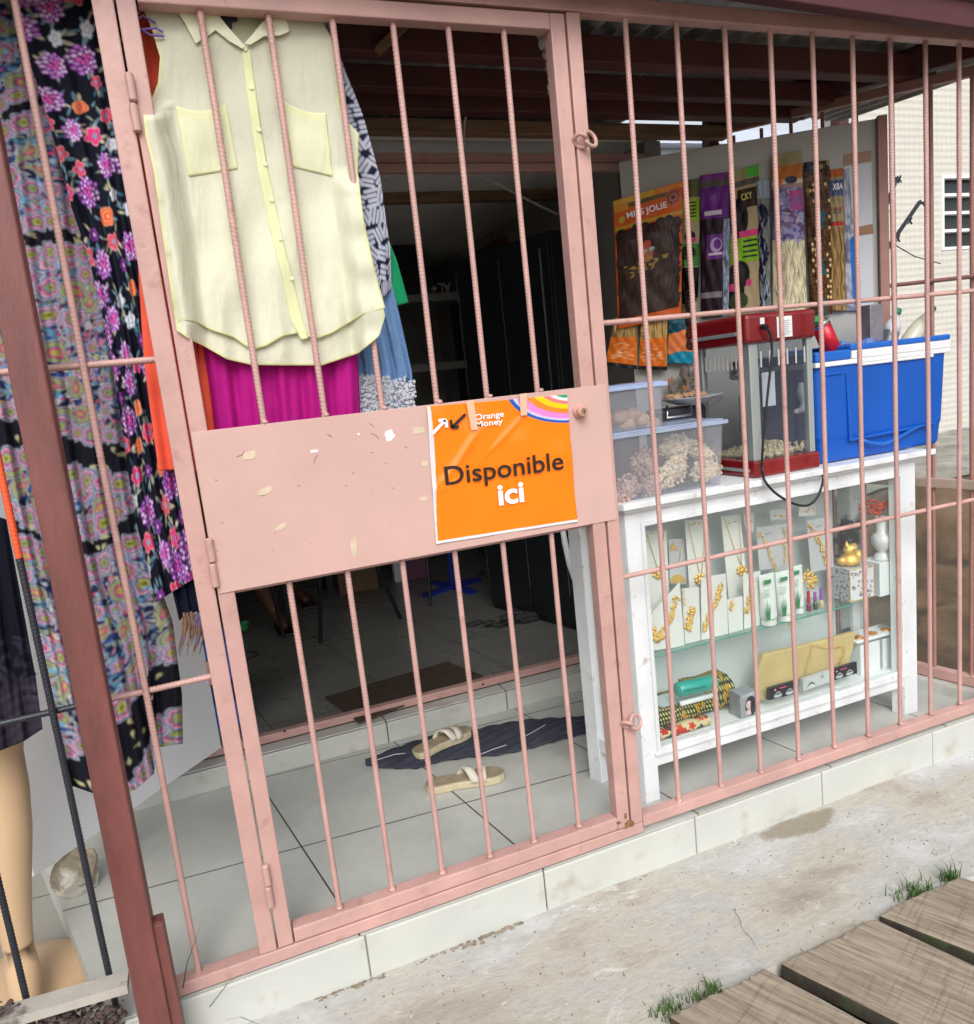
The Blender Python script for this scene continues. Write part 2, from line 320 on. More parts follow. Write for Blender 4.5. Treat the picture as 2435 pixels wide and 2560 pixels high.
# ------------------------------------------------------------------ pavement strip, drain, road and ground
def cement():
    m=bpy.data.materials.new('cement'); m.use_nodes=True; n=m.node_tree; P=n.nodes['Principled BSDF']; L=n.links.new; P.inputs['Roughness'].default_value=.85
    tc=n.nodes.new('ShaderNodeTexCoord'); mp=n.nodes.new('ShaderNodeMapping'); mp.inputs['Scale'].default_value=(1,1.9,1); L(tc.outputs['Object'],mp.inputs[0])
    def nz(s,d=8,r=.6,dist=0):
        x=n.nodes.new('ShaderNodeTexNoise'); x.inputs['Scale'].default_value=s; x.inputs['Detail'].default_value=d; x.inputs['Roughness'].default_value=r; x.inputs['Distortion'].default_value=dist; L(mp.outputs[0],x.inputs['Vector']); return x
    a=nz(2.3,8,.56,.25); r=n.nodes.new('ShaderNodeValToRGB'); e=r.color_ramp.elements
    e[0].position=.30; e[0].color=(.29,.265,.22,1); e[1].position=.70; e[1].color=(.54,.545,.545,1)
    for p,c in ((.41,(.385,.355,.30,1)),(.48,(.45,.425,.37,1)),(.55,(.41,.405,.38,1)),(.61,(.47,.465,.45,1))):
        x=e.new(p); x.color=c
    L(a.outputs[0],r.inputs[0])
    b=nz(38,8,.7); mr=n.nodes.new('ShaderNodeMapRange'); mr.inputs[1].default_value=.3; mr.inputs[2].default_value=.7; mr.inputs[3].default_value=.86; mr.inputs[4].default_value=1.08; L(b.outputs[0],mr.inputs[0])
    mx=n.nodes.new('ShaderNodeMixRGB'); mx.blend_type='MULTIPLY'; mx.inputs[0].default_value=1; L(r.outputs[0],mx.inputs[1]); L(mr.outputs[0],mx.inputs[2])
    # streaky pale trowel marks and dark specks
    c=nz(7,10,.7,1.2); cr=n.nodes.new('ShaderNodeValToRGB'); cr.color_ramp.elements[0].position=.60; cr.color_ramp.elements[1].position=.68; L(c.outputs[0],cr.inputs[0])
    m2=n.nodes.new('ShaderNodeMixRGB'); m2.inputs[2].default_value=(.56,.55,.525,1); L(cr.outputs[0],m2.inputs[0]); L(mx.outputs[0],m2.inputs[1])
    d=nz(70,4,.6); cr2=n.nodes.new('ShaderNodeValToRGB'); cr2.color_ramp.elements[0].position=.70; cr2.color_ramp.elements[1].position=.74; L(d.outputs[0],cr2.inputs[0])
    m3=n.nodes.new('ShaderNodeMixRGB'); m3.inputs[2].default_value=(.13,.11,.085,1); L(cr2.outputs[0],m3.inputs[0]); L(m2.outputs[0],m3.inputs[1])
    # damp brown stain by the step: a patch with its own outline
    gd=n.nodes.new('ShaderNodeMapping'); gd.inputs['Location'].default_value=(-1.60,.050,.0); gd.vector_type='POINT'; L(tc.outputs['Object'],gd.inputs[0])
    sc=n.nodes.new('ShaderNodeVectorMath'); sc.operation='MULTIPLY'; sc.inputs[1].default_value=(7.2,24,0); L(gd.outputs[0],sc.inputs[0])
    ad=n.nodes.new('ShaderNodeVectorMath'); ad.operation='MULTIPLY_ADD'; ad.inputs[1].default_value=(1.3,1.3,0); L(nz(7).outputs['Color'],ad.inputs[0]); L(sc.outputs[0],ad.inputs[2])
    s2=n.nodes.new('ShaderNodeVectorMath'); s2.operation='SUBTRACT'; s2.inputs[1].default_value=(.65,.65,0); L(ad.outputs[0],s2.inputs[0])
    ln=n.nodes.new('ShaderNodeVectorMath'); ln.operation='LENGTH'; L(s2.outputs[0],ln.inputs[0])
    cr3=n.nodes.new('ShaderNodeMapRange'); cr3.inputs[1].default_value=.85; cr3.inputs[2].default_value=1.1; cr3.inputs[3].default_value=.75; cr3.inputs[4].default_value=0; L(ln.outputs['Value'],cr3.inputs[0])
    m4=n.nodes.new('ShaderNodeMixRGB'); m4.inputs[2].default_value=(.21,.165,.105,1); L(cr3.outputs[0],m4.inputs[0]); L(m3.outputs[0],m4.inputs[1]); L(m4.outputs[0],P.inputs['Base Color'])
    bp=n.nodes.new('ShaderNodeBump'); bp.inputs['Strength'].default_value=.7; bp.inputs['Distance'].default_value=.006; L(b.outputs[0],bp.inputs['Height']); L(bp.outputs[0],P.inputs['Normal'])
    return m
mCEM=cement()
def vnoise(x,y,seed=0):
    r=np.random.default_rng(seed); o=np.zeros_like(x)
    for k in range(9):
        a=r.uniform(0,6.28); f=r.uniform(2,16); o+=np.sin((x*math.cos(a)+y*math.sin(a))*f+r.uniform(0,6))/f**.7
    return o
nx,ny=420,90; X,Y=np.meshgrid(np.linspace(-1.6,5,nx),np.linspace(.03,-.47,ny))
edge=.02*vnoise(X*1.7,X*0,3); Y2=np.where(Y<-.3,Y+edge*(-.3-Y)/.17,Y)
Z=-.105+.004*vnoise(X,Y,1)+Y2*.05; Z[-1]-=.15; Z[-2]-=.03
struct(grid('pavement',np.stack([X,Y2,Z],-1),None,mCEM))
mSOIL=mat('soil',(.10,.072,.045),.95,var=.5,vs=5,bump=1,bs=30)
mROAD=mat('road_dirt',(.30,.25,.19),.95,var=.2,vs=2,bump=.5)
m=MB(); m.add([(-60,-60,-.34),(60,-60,-.34),(60,80,-.34),(-60,80,-.34)],[(0,1,2,3)]); struct(m.build('ground',mSOIL))
m=MB(); m.box(-40,40,-12,-1.75,-.33,-.13); struct(m.build('road',mROAD))
# heavy planks laid over the drain
def plankmat():
    m=mat('plank_wood',(.235,.205,.165),.85,var=.3,vs=3,bump=.0); n=m.node_tree; L=n.links.new; P=n.nodes['Principled BSDF']
    tc=n.nodes.new('ShaderNodeTexCoord'); mp=n.nodes.new('ShaderNodeMapping'); mp.inputs['Rotation'].default_value=(0,0,math.radians(-24)); mp.inputs['Scale'].default_value=(1,1,1); L(tc.outputs['Object'],mp.inputs[0])
    def st(sc,s): 
        v=n.nodes.new('ShaderNodeVectorMath'); v.operation='MULTIPLY'; v.inputs[1].default_value=s; L(mp.outputs[0],v.inputs[0])
        x=n.nodes.new('ShaderNodeTexNoise'); x.inputs['Scale'].default_value=sc; x.inputs['Detail'].default_value=8; x.inputs['Roughness'].default_value=.65; L(v.outputs[0],x.inputs['Vector']); return x
    g=st(9,(10,.7,6)); h=st(7,(.5,12,3)); q=st(5,(1,1,1)); g.inputs['Roughness'].default_value=.75
    ca=n.nodes.new('ShaderNodeValToRGB'); e=ca.color_ramp.elements; e[0].position=.32; e[0].color=(.13,.10,.07,1); e[1].position=.64; e[1].color=(.36,.305,.235,1); L(g.outputs[0],ca.inputs[0])
    cb=n.nodes.new('ShaderNodeMapRange'); cb.inputs[1].default_value=.38; cb.inputs[2].default_value=.46; cb.inputs[3].default_value=.80; cb.inputs[4].default_value=1.05; L(h.outputs[0],cb.inputs[0])
    mx=n.nodes.new('ShaderNodeMixRGB'); mx.blend_type='MULTIPLY'; mx.inputs[0].default_value=1; L(ca.outputs[0],mx.inputs[1]); L(cb.outputs[0],mx.inputs[2])
    cq=n.nodes.new('ShaderNodeMapRange'); cq.inputs[1].default_value=.58; cq.inputs[2].default_value=.75; cq.inputs[3].default_value=0; cq.inputs[4].default_value=.6; L(q.outputs[0],cq.inputs[0])
    m2=n.nodes.new('ShaderNodeMixRGB'); m2.inputs[2].default_value=(.14,.12,.075,1); L(cq.outputs[0],m2.inputs[0]); L(mx.outputs[0],m2.inputs[1]); L(m2.outputs[0],P.inputs['Base Color'])
    bp=n.nodes.new('ShaderNodeBump'); bp.inputs['Strength'].default_value=.8; bp.inputs['Distance'].default_value=.003; L(g.outputs[0],bp.inputs['Height']); L(bp.outputs[0],P.inputs['Normal'])
    return m
mPLANK=plankmat()
pl_lab=['weathered plank nearest the corner of the cement, its left end by the longest grass','weathered plank in the middle of the three laid beside the pavement','weathered plank farthest right, with grass growing at its end']
pz=-.105
for i,(tl,tr) in enumerate([((1289,1958),(1474,1865)),((1501,1854),(1686,1769)),((1688,1761),(1850,1688))]):
    A=onz(*tl,pz)[:2]; B=onz(*tr,pz)[:2]; ed=[((1474,1865),(1674,1972)),((1474,1865),(1674,1972)),((1501,1854),(1733,1972)),((1686,1769),(1876,1858)),((1688,1761),(1876,1836)),((1688,1761),(1876,1836))][2*i:2*i+2]
    DA,DB=[(lambda v:v/np.linalg.norm(v)*1.35)(onz(*e[1],pz)[:2]-onz(*e[0],pz)[:2]) for e in ed]; D=DA
    k=26; m=MB(); top=[]
    for t in np.linspace(0,1,k): top.append(np.array([*(A+(B-A)*t+DA*.0045*random.uniform(-1,1)),pz]))
    for t in np.linspace(.04,1,16): top.append(np.array([*(B+DB*t+(B-A)*.006*random.uniform(-1,1)),pz]))
    for t in np.linspace(1,.04,16): top.append(np.array([*(A+DA*t+(B-A)*.006*random.uniform(-1,1)),pz]))
    m.prism([p-np.array([0,0,.042]) for p in top],(0,0,.042))
    o=m.build('plank',mPLANK,bevel=.005)
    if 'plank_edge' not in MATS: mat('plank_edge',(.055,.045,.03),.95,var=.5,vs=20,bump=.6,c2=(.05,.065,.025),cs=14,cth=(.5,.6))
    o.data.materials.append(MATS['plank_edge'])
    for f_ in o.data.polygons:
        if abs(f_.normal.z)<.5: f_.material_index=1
    tag(o,pl_lab[i],'plank','planks laid over the drain')
m=MB(); m.box(.2,4,-1.2,-1.1,-.33,-.16); m.box(.2,4,-.62,-.52,-.33,-.155); o=m.build('timber_bearer',mDARK); tag(o,'dark timber bearers underneath the weathered planks','timber')
# grime along the foot of the riser, grit on the pavement, cracks
m=MB(); rr_=random.Random(4); x=-.38
while x<3.2:
    d=.5+.5*math.sin(x*5.1)+.5*math.sin(x*13+1); n_=2 if d>.55 else 0
    for _ in range(n_): m.ball((x+rr_.uniform(-.01,.01),-.011-abs(rr_.gauss(0,.007)),-.108),rr_.uniform(.0015,.0055),6,4,.4,(1.6,1,.35))
    x+=.009
o=m.build('grime',mat('grime_brown',(.24,.195,.14),.95,var=.5,vs=60)); tag(o,'brown grime gathered along the foot of the tiled riser','grime',kind='stuff')
m=MB()
for _ in range(900):
    x_,y_=rr_.uniform(-.3,3.4),rr_.uniform(-.44,-.03); m.ball((x_,y_,-.104+y_*.05+.004*float(vnoise(np.array(x_),np.array(y_),1))),rr_.uniform(.0008,.003),5,4,.4,(1,1,.6))
o=m.build('grit',mat('grit_mixed',(.22,.19,.15),.9,var=.8,vs=90,c2=(.6,.58,.54),cs=40)); tag(o,'fine grit and pebbles scattered over the cement pavement','grit',kind='stuff')
m=MB()
for px_ in ([(1420,1760),(1432,1775),(1438,1790),(1452,1806),(1462,1822)],[(1348,1570),(1350,1590),(1348,1612),(1351,1640)]):
    pass
q_=[onz(*p,-.1165) for p in [(1412,1752),(1424,1768),(1430,1790),(1446,1806),(1460,1830)]]; m.tube(q_,[.0004,.0008,.0006,.0007,.0003],5)
o=m.build('crack',mDARK); tag(o,'thin dark crack in the pavement near the middle plank','crack')
# grass tufts
mGRASS=mat('grass_green',(.075,.16,.03),.6,var=.4,vs=20,trans=.3)
def blades(m,c,n,hh,sp=.02,lean=.6):
    k_=14; m.prism([np.array(c)+[math.cos(6.283*i/k_)*sp*1.9,math.sin(6.283*i/k_)*sp*.8,-.004] for i in range(k_)],(0,0,.005))
    for _ in range(n):
        a=random.uniform(0,6.28); b=np.array(c)+np.array([random.gauss(0,sp),random.gauss(0,sp*.5),0]); h=hh*random.uniform(.25,.7); q=np.array([math.cos(a),math.sin(a),0]); s=np.array([-q[1],q[0],0])*.0016
        p1=b+np.array([0,0,h*.6])+q*h*lean*.25; p2=b+np.array([0,0,h])+q*h*lean
        m.add([b-s,b+s,p1+s*.8,p1-s*.8,p2],[(0,1,2,3),(3,2,4)])
for px,py,n,h,sp,lab in [(1290,1945,90,.05,.03,'short grass tuft at the left end of the nearest plank'),(1370,1908,44,.055,.016,'small grass tuft halfway along the end of the nearest plank'),(1345,1925,40,.045,.02,'thin grass sprouting between the two tufts at the nearest plank'),(1765,1720,120,.06,.035,'thick grass tuft at the end of the farthest plank'),(1830,1690,60,.08,.016,'tall spiky grass tuft at the far corner of the farthest plank')]:
    c=onz(px,py+6,-.13); m=MB(); blades(m,c,n,h,sp); o=m.build('grass_tuft',mGRASS); tag(o,lab,'grass','grass growing from the drain edge')
m=MB(); c=onz(355,1985,-.1)
for px,py,qx,qy in [(340,1970,390,1770),(370,1975,520,1840),(400,1960,540,1990)]:
    a=onz(px,py+10,-.1); b=at(qx,qy,-.12); mid=(a+b)/2+np.array([0,0,.03]); s=np.array([.0015,0,0]); m.add([a-s,a+s,mid+s,mid-s,b],[(0,1,2,3),(3,2,4)])
o=m.build('grass_tuft',mGRASS); tag(o,'three long thin grass blades leaning in front of the left tile riser','grass')
# ------------------------------------------------------------------ shop building
mWALL=mat('shop_wall',(.30,.29,.27),.8,var=.15,bump=.2)
mCEIL=mat('ceiling_board',(.80,.79,.76),.6,var=.12,vs=3)
shop=thing('shop_building','dark shop interior behind the pink door frame under the grey ceiling','shop',(1,1.1,.1))
m=MB(); m.box(-3,-.50,1.10,1.22,-.1,2.30); m.box(1.96,2.04,1.10,4.1,-.1,2.2995); m.box(-3,-2.9,1.22,4.1,-.1,2.3); m.box(-3,2.04,4.1,4.2,-.1,2.3); m.build('wall',mWALL,shop)
m=MB(); m.box(-3,2.04,1.12,4.2,2.30,2.33); m.build('ceiling',mCEIL,shop)
m=MB(); m.beam((-1,1.92,2.275),(2.0,1.86,2.275),.05,.045); m.build('ceiling_batten',mWOODO,shop)
# pink steel double door frame of the shop
m=MB(); m.box(-.50,1.95,1.075,1.115,2.175,2.205); m.box(-.50,1.95,1.085,1.13,2.209,2.245); m.build('lintel',mPINK,shop,bevel=.003)
m=MB(); m.box(-.50,1.95,1.095,1.13,.108,.140); m.build('threshold_rail',mPINK,shop,bevel=.003)
for p in [(548,1408),(930,1318),(1135,1262)]: q=at(p[0],p[1],1.094); m=MB(); m.lathe([(.005,0),(.005,.002)],q,8,(0,-1,0)); m.build('bolt_hole',mDARK,shop)
# ------------------------------------------------------------------ porch roof
mSHEET=mat('corrugated_sheet',(.33,.34,.33),.4,metal=.35,var=.3,vs=3,c2=(.13,.10,.08),cs=4,cth=(.5,.75))
roof=thing('porch_roof','dark corrugated metal roof on dark red wooden beams over the grille','roof',(1,0,2.3))
nx=1500; X=np.linspace(-3,3.15,nx); Ys=np.array([-.14,.3,.8,1.16])
XX,YY=np.meshgrid(X,Ys); ZZ=2.335+.075*np.maximum(YY,0)+.035*np.minimum(YY,0)+.011*np.sin(XX*2*np.pi/.076)+.004*vnoise(XX,YY,5)
grid('roof_sheet',np.stack([XX,YY,ZZ],-1),None,mSHEET,roof,thick=.002)
XX,YY=np.meshgrid(np.linspace(-3,1.98,1200),np.array([1.14,2,3,4.5])); ZZ=2.36+.06*YY+.011*np.sin(XX*2*np.pi/.076); grid('rear_roof_sheet',np.stack([XX,YY,ZZ],-1),None,mSHEET,roof,thick=.002)
def bm_(name,a,b,w,h,mt,par): m=MB(); m.beam(a,b,w,h); return m.build(name,mt,par,bevel=.004)
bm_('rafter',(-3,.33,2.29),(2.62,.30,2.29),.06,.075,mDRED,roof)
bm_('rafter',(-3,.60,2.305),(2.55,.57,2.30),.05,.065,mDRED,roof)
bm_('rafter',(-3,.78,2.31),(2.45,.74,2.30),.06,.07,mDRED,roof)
bm_('rafter',(-3,1.03,2.325),(2.3,1.0,2.30),.05,.05,mWOODO,roof)
bm_('rafter',(-3,1.30,2.36),(1.95,1.30,2.36),.05,.05,mWOODO,roof)
m=MB(); a=at(738,75,.5); m.beam(at(728,98,.27),at(800,30,.27),.03,.02); m.build('brace',mWOODO,roof)
# side purlin above the side grille
SG0=np.array([2.62,0]); SGU=np.array([-.30,.954]); SGU/=np.linalg.norm(SGU)
def sg(t,z,off=0): n=np.array([SGU[1],-SGU[0]]); p=SG0+SGU*t+n*off; return np.array([p[0],p[1],z])
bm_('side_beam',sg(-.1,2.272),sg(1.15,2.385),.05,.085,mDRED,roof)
fa=at(1540,-14,-.1); fb=at(1905,42,-.1)
m=MB(); dd=(fb-fa)/np.linalg.norm(fb-fa); m.beam(fa-dd*4,fb+dd*1.2,.04,.07); m.build('fascia_board',mat('fascia_red',(.065,.012,.014),.6,var=.2),roof,bevel=.004)
m=MB(); m.beam(fa-dd*4+[0,-.02,.06],fb+dd*1.2+[0,-.02,.06],.05,.03); m.build('roof_edge_trim',mat('cream_trim',(.5,.42,.28),.6),roof)
# ------------------------------------------------------------------ fixed front grille
BY=.02
gr=thing('front_grille','pink fixed steel grille of ribbed bars either side of the gate','grille',(1.05,.02,.05))
def fbox(name,x0,x1,z0,z1,par=gr,y0=0,y1=.04,mt=mPINK): m=MB(); m.box(x0,x1,y0,y1,z0,z1); return m.build(name,mt,par,bevel=.003)
fbox('jamb',-.045,-.004,.055,2.248); fbox('jamb',1.018,1.056,.055,2.248)
fbox('top_rail',-1.3,2.66,2.250,2.290); fbox('bottom_rail',-.27,1.0565,.020,.053); 
m=MB(); m.beam((1.058,.02,.054),(2.66,.02,.042),.038,.034); m.build('bottom_rail',mPINK,gr,bevel=.003)
for i,x in enumerate([1.197,1.353,1.508,1.662,1.812,1.962,2.110,2.254,2.398,2.535]):
    barobj('bar',(x,BY,.06),(x,BY,2.252),mPINK,gr)
for z in (1.499,.794): barobj('crossbar',(1.054,BY+.011,z),(2.64,BY+.011,z+.004),mPINK,gr)
barobj('bar',(-.188,BY,.05),(-.182,BY,2.252),mPINK,gr)
for z in (1.502,.772): barobj('crossbar',(-1.2 if z>1 else -.30,BY+.011,z),(-.044,BY+.011,z),mPINK,gr)
m=MB()
for x in [1.197,1.353,1.508,1.662,1.812,1.962,2.110,2.254,2.398]: m=MB(); m.ball((x,BY-.004,.070),.0095,6,4,.25,(1.1,.8,.6)); m.build('weld',mPINK,gr,smooth=True)
# hinges: two knuckles of pipe on the gap
def ring(m,c,R,r,ax,gap=0,n=18):
    ax=np.array(ax,float)/np.linalg.norm(ax); a=np.cross(ax,[0,0,1.]) if abs(ax[2])<.9 else np.array([1.,0,0]); a/=np.linalg.norm(a); b=np.cross(ax,a)
    m.tube([np.array(c)+R*(a*math.cos(t)+b*math.sin(t)) for t in np.linspace(gap/2,2*math.pi-gap/2,n)],r,8)
gate=thing('metal_gate','pink steel gate with ribbed bars and a wide sheet across its middle','gate',(0,.02,.056))
for z in (2.012,1.045,.235):
    for k in (0,1):
        m=MB(); m.lathe([(.004,0),(.0085,.003),(.0085,.052),(.004,.056)],(-.001+.002*k,-.008,z-.058+k*.0585),12); m.build('hinge',mPINK,gate,smooth=False)
for (x,z) in ((1.035,1.945),(1.035,.375)):
    m=MB(); ring(m,(x-.012,-.012,z),.017,.0055,(.55,.5,.6),.6); m.build('latch_ring',mPINK,gate,smooth=True)
    m=MB(); ring(m,(x+.014,-.014,z+.004),.020,.0055,(.3,-.9,.3),.5); m.build('latch_ring',mPINK,gr,smooth=True)
g0=lambda n,x0,x1,z0,z1,y0=.0,y1=.04:fbox(n,x0,x1,z0,z1,gate,y0,y1)
g0('stile',0,.037,.056,2.243); g0('stile',.972,1.012,.056,2.243); g0('top_rail',.0405,.9715,2.205,2.2425); g0('bottom_rail',.0405,.9715,.0565,.094)
m=MB(); m.box(.002,1.045,-.0035,-.0005,.970,1.338); m.build('steel_panel',mPANEL,gate,bevel=.001)
for z in (.96,1.31): m=MB(); m.box(.02,1.00,.02,.035,z,z+.025); m.build('panel_rail',mPINK,gate)
for x in (.160,.300,.439,.578,.712,.854):
    barobj('bar',(x,BY,1.33),(x,BY,2.21),mPINK,gate); barobj('bar',(x+.001,BY,.09),(x+.001,BY,.972),mPINK,gate)
m=MB()
for x in (.161,.301,.440,.579,.713,.855):
    m=MB(); m.ball((x,BY-.004,.098),.0095,6,4,.25,(1.1,.8,.6)); m.build('weld',mPINK,gate,smooth=True); m=MB(); m.ball((x,-.001,1.342),.008,6,4,.25,(1,.6,.7)); m.build('weld',mPINK,gate,smooth=True)
q=at(1115,792,-.004); m=MB(); m.lathe([(.019,0),(.019,.005),(.0145,.011),(.0145,.024),(.012,.027)],q,24,(0,-1,0)); lk=m.build('lock',mat('lock_pink',(.56,.30,.26),.3,var=.1),gate,smooth=False)
m=MB(); m.lathe([(.0085,0),(.0085,.0015)],q+np.array([0,-.027,0]),16,(0,-1,0)); m.build('keyway',mat('brass',(.45,.36,.2),.3,metal=.7),lk)
m=MB(); m.box(q[0]-.0012,q[0]+.0012,q[1]-.0295,q[1]-.0285,q[2]-.005,q[2]+.005); m.build('key_slot',mDARK,lk)
# rust where the jamb meets the rails, and rust-coloured runs
mRUST=mat('rust',(.24,.11,.045),.9,var=.5,vs=60,bump=.6,bs=120)
def stain(px,py,w_,h_,Y,par=None,k=14):
    c=at(px,py,Y); P=[]
    for i in range(k): a=6.283*i/k; r=random.uniform(.6,1.1); P.append(c+np.array([math.cos(a)*w_/2*r,0,math.sin(a)*h_/2*r]))
    mm=MB(); mm.prism(P,(0,.0006,0)); mm.build('rust_stain',mRUST,par)
stain(1212,1588,.034,.030,-.0012,gr); stain(1205,1572,.012,.022,-.0012,gr); stain(1192,1585,.018,.010,-.0012,gate)
# bits of old tape
mTAPE=mat('old_tape',(.60,.49,.36),.5,var=.15,vs=60); mPAPER=mat('torn_paper',(.75,.78,.85),.6)
def scrap(px,py,w,h,ang,mt):
    c=at(px,py,-.0045); pts=[]; k=10
    for i in range(k):
        t=2*math.pi*i/k; r=1/max(abs(math.cos(t))*1.0,abs(math.sin(t)))*random.uniform(.75,1.05); x,z=r*math.cos(t)*w/2,r*math.sin(t)*h/2
        pts.append(c+np.array([x*math.cos(ang)-z*math.sin(ang),0,x*math.sin(ang)+z*math.cos(ang)]))
    m=MB(); m.prism(pts,(0,.0007,0)); m.build('tape_scrap',mt,gate)
for a in [(480,877,.030,.020,.1),(510,945,.038,.017,.2),(541,1015,.028,.012,.3),(682,1053,.017,.050,-.1),(806,829,.036,.018,0),(818,893,.018,.016,0),(815,961,.022,.014,0)]: scrap(*a,mTAPE)
for a in [(750,838,.026,.026,.4),(606,869,.018,.007,0),(691,836,.006,.006,0)]: scrap(*a,mPAPER)
mSCUFF=mat('scuff_dark',(.33,.18,.15),.7)
rs_=random.Random(12)
for _ in range(26):
    px_,py_=rs_.uniform(395,1150),rs_.uniform(835,1110); lo=1135-(px_-430)*.18
    if py_>lo-8 or py_<845-(px_-375)*.11 or 815<px_<1115: continue
    a_=rs_.uniform(-.6,.6); ln_=rs_.uniform(1,7); m=MB(); m.tube([at(px_,py_,-.0034),at(px_+ln_*.5*math.cos(a_),py_+ln_*.5*math.sin(a_)+rs_.uniform(-1,1),-.0036),at(px_+ln_*math.cos(a_),py_+ln_*math.sin(a_),-.0034)],[.0006,.0012,.0005],5); m.build('scuff_mark',mSCUFF,gate)
for c_ in ([(470,868),(466,876),(455,880)],[(612,875),(606,884),(605,892)],[(715,835),(724,838),(730,846)],[(630,836),(640,842)],[(720,822),(712,815)]):
    m=MB(); m.tube([at(*p,-.0036) for p in c_],.0011,5); m.build('scuff_mark',mSCUFF,gate)
# ------------------------------------------------------------------ side grille
sgm=thing('side_grille','brownish pink side grille running back from the right end of the porch','grille',(2.5,.4,.05))
def sgb(n,t0,z0,t1,z1,w,h,mt=mPINK): m=MB(); m.beam(sg(t0,z0),sg(t1,z1),w,h); m.build(n,mt,sgm,bevel=.003)
mPINKD=mat('pink_brown_paint',(.36,.18,.15),.5,var=.15,bump=.2)
sgb('top_rail',0,2.20,1.13,2.325,.03,.032,mPINKD); sgb('bottom_rail',0,.075,1.1,.11,.035,.04); sgb('middle_rail',0,.825,1.1,.85,.03,.035,mat('rail_pale',(.45,.34,.28),.6,var=.1))
for i,t in enumerate(np.arange(.12,1.1,.128)):
    a=sg(t,.09); b=sg(t,2.2+.08*t); barobj('bar',a,b,mPINKD,sgm)
barobj('crossbar',sg(0,1.55,-.011),sg(1.1,1.60,-.011),mPINKD,sgm)
m=MB(); m.beam(sg(.0,.03,-.01),sg(1.1,.06,-.01),.09,.045); m.build('sill',mSTEP,sgm)
m=MB(); m.beam(sg(1.13,0),sg(1.13,2.36),.05,.05); m.build('post',mDRED,sgm)
m=MB(); m.beam(sg(0,0),sg(0,2.25),.04,.04); m.build('post',mPINK,sgm)
q=at(1605,215,1.9); m=MB(); m.beam((q[0],1.9,-.3),(q[0]+.05,1.9,2.9),.07,.07); o=m.build('wooden_post',mDRED); tag(o,'dark brown post standing outside beyond the side grille','post')
# ------------------------------------------------------------------ neighbouring house
def nwall():
    m=mat('embossed_wall',(.56,.545,.49),.7,var=.06,vs=4); n=m.node_tree; L=n.links.new; P=n.nodes['Principled BSDF']
    tc=n.nodes.new('ShaderNodeTexCoord'); sp=n.nodes.new('ShaderNodeSeparateXYZ'); L(tc.outputs['Object'],sp.inputs[0])
    def s(inp,f):
        a=n.nodes.new('ShaderNodeMath'); a.operation='MULTIPLY'; a.inputs[1].default_value=f; L(inp,a.inputs[0]); b=n.nodes.new('ShaderNodeMath'); b.operation='SINE'; L(a.outputs[0],b.inputs[0]); return b
    u=n.nodes.new('ShaderNodeMath'); u.operation='ADD'; L(sp.outputs[0],u.inputs[0]); L(sp.outputs[2],u.inputs[1]); v=n.nodes.new('ShaderNodeMath'); v.operation='SUBTRACT'; L(sp.outputs[0],v.inputs[0]); L(sp.outputs[2],v.inputs[1])
    a=s(u.outputs[0],58); b=s(v.outputs[0],58); c=n.nodes.new('ShaderNodeMath'); c.operation='MULTIPLY'; L(a.outputs[0],c.inputs[0]); L(b.outputs[0],c.inputs[1])
    bp=n.nodes.new('ShaderNodeBump'); bp.inputs['Strength'].default_value=.5; bp.inputs['Distance'].default_value=.005; L(c.outputs[0],bp.inputs['Height']); L(bp.outputs[0],P.inputs['Normal'])
    return m
NY=3.2
hs_=thing('neighbour_house','cream house wall of embossed diamond tiles with a louvred window','house',(7,3.2,-.3))
x0=at(1622,300,NY)[0]; zb=at(1850,828,NY)[2]; wl=at(1812,338,NY); wb=at(1818,482,NY)
m=MB(); m.box(x0,wl[0],NY,NY+.2,zb,5.5); m.box(wl[0],wl[0]+1.1,NY,NY+.2,zb,wb[2]); m.box(wl[0],wl[0]+1.1,NY,NY+.2,wl[2],5.5); m.box(wl[0]+1.1,13,NY,NY+.2,zb,5.5); m.build('wall',nwall(),hs_)
m=MB(); m.box(x0-.02,13,NY-.03,NY+.22,-.34,zb); m.build('wall_base',mat('base_cement',(.30,.27,.22),.9,var=.35,vs=4,bump=.8,bs=12),hs_)
wf=MB(); X0,X1=wl[0],wl[0]+1.1; wf.box(X0,X0+.03,NY-.01,NY+.06,wb[2],wl[2]); wf.box(X1-.03,X1,NY-.01,NY+.06,wb[2],wl[2])
for i in range(5): z=wb[2]+(wl[2]-wb[2]-.025)*i/4; wf.box(X0+.03,X1-.03,NY-.008,NY+.05,z,z+.025)
wn=wf.build('window',mWHITE,hs_)
m=MB(); m.box(X0+.01,X1-.01,NY+.08,NY+.1,wb[2],wl[2]); m.build('pane',mat('dark_glass',(.03,.035,.04),.15),wn)
m=MB(); m.tube([(x0-.06,NY-.05,.3),(x0-.06,NY-.05,5)],.045,12); m.build('downpipe',mat('pipe_blue_white',(.55,.62,.72),.4),hs_)
# pale building far behind, over the side grille
ph=thing('distant_house','pale bluish white house far behind above the hair board','house',(7,14,0))
m=MB(); q0=at(1290,300,14); q1=at(1600,240,14); m.box(q0[0]-3,q1[0]+1,14,18,-.3,q1[2]-.6); m.build('wall',mat('pale_wall',(.62,.68,.76),.8,var=.08),ph)
m=MB(); m.prism([(q0[0]-3.2,13.6,q1[2]-.6),(q0[0]-3.2,18.2,q1[2]-.6),(q0[0]-3.2,16,q1[2]+.5)],(q1[0]-q0[0]+4.4,0,0)); m.build('roof',mat('pale_roof',(.45,.5,.58),.6),ph)
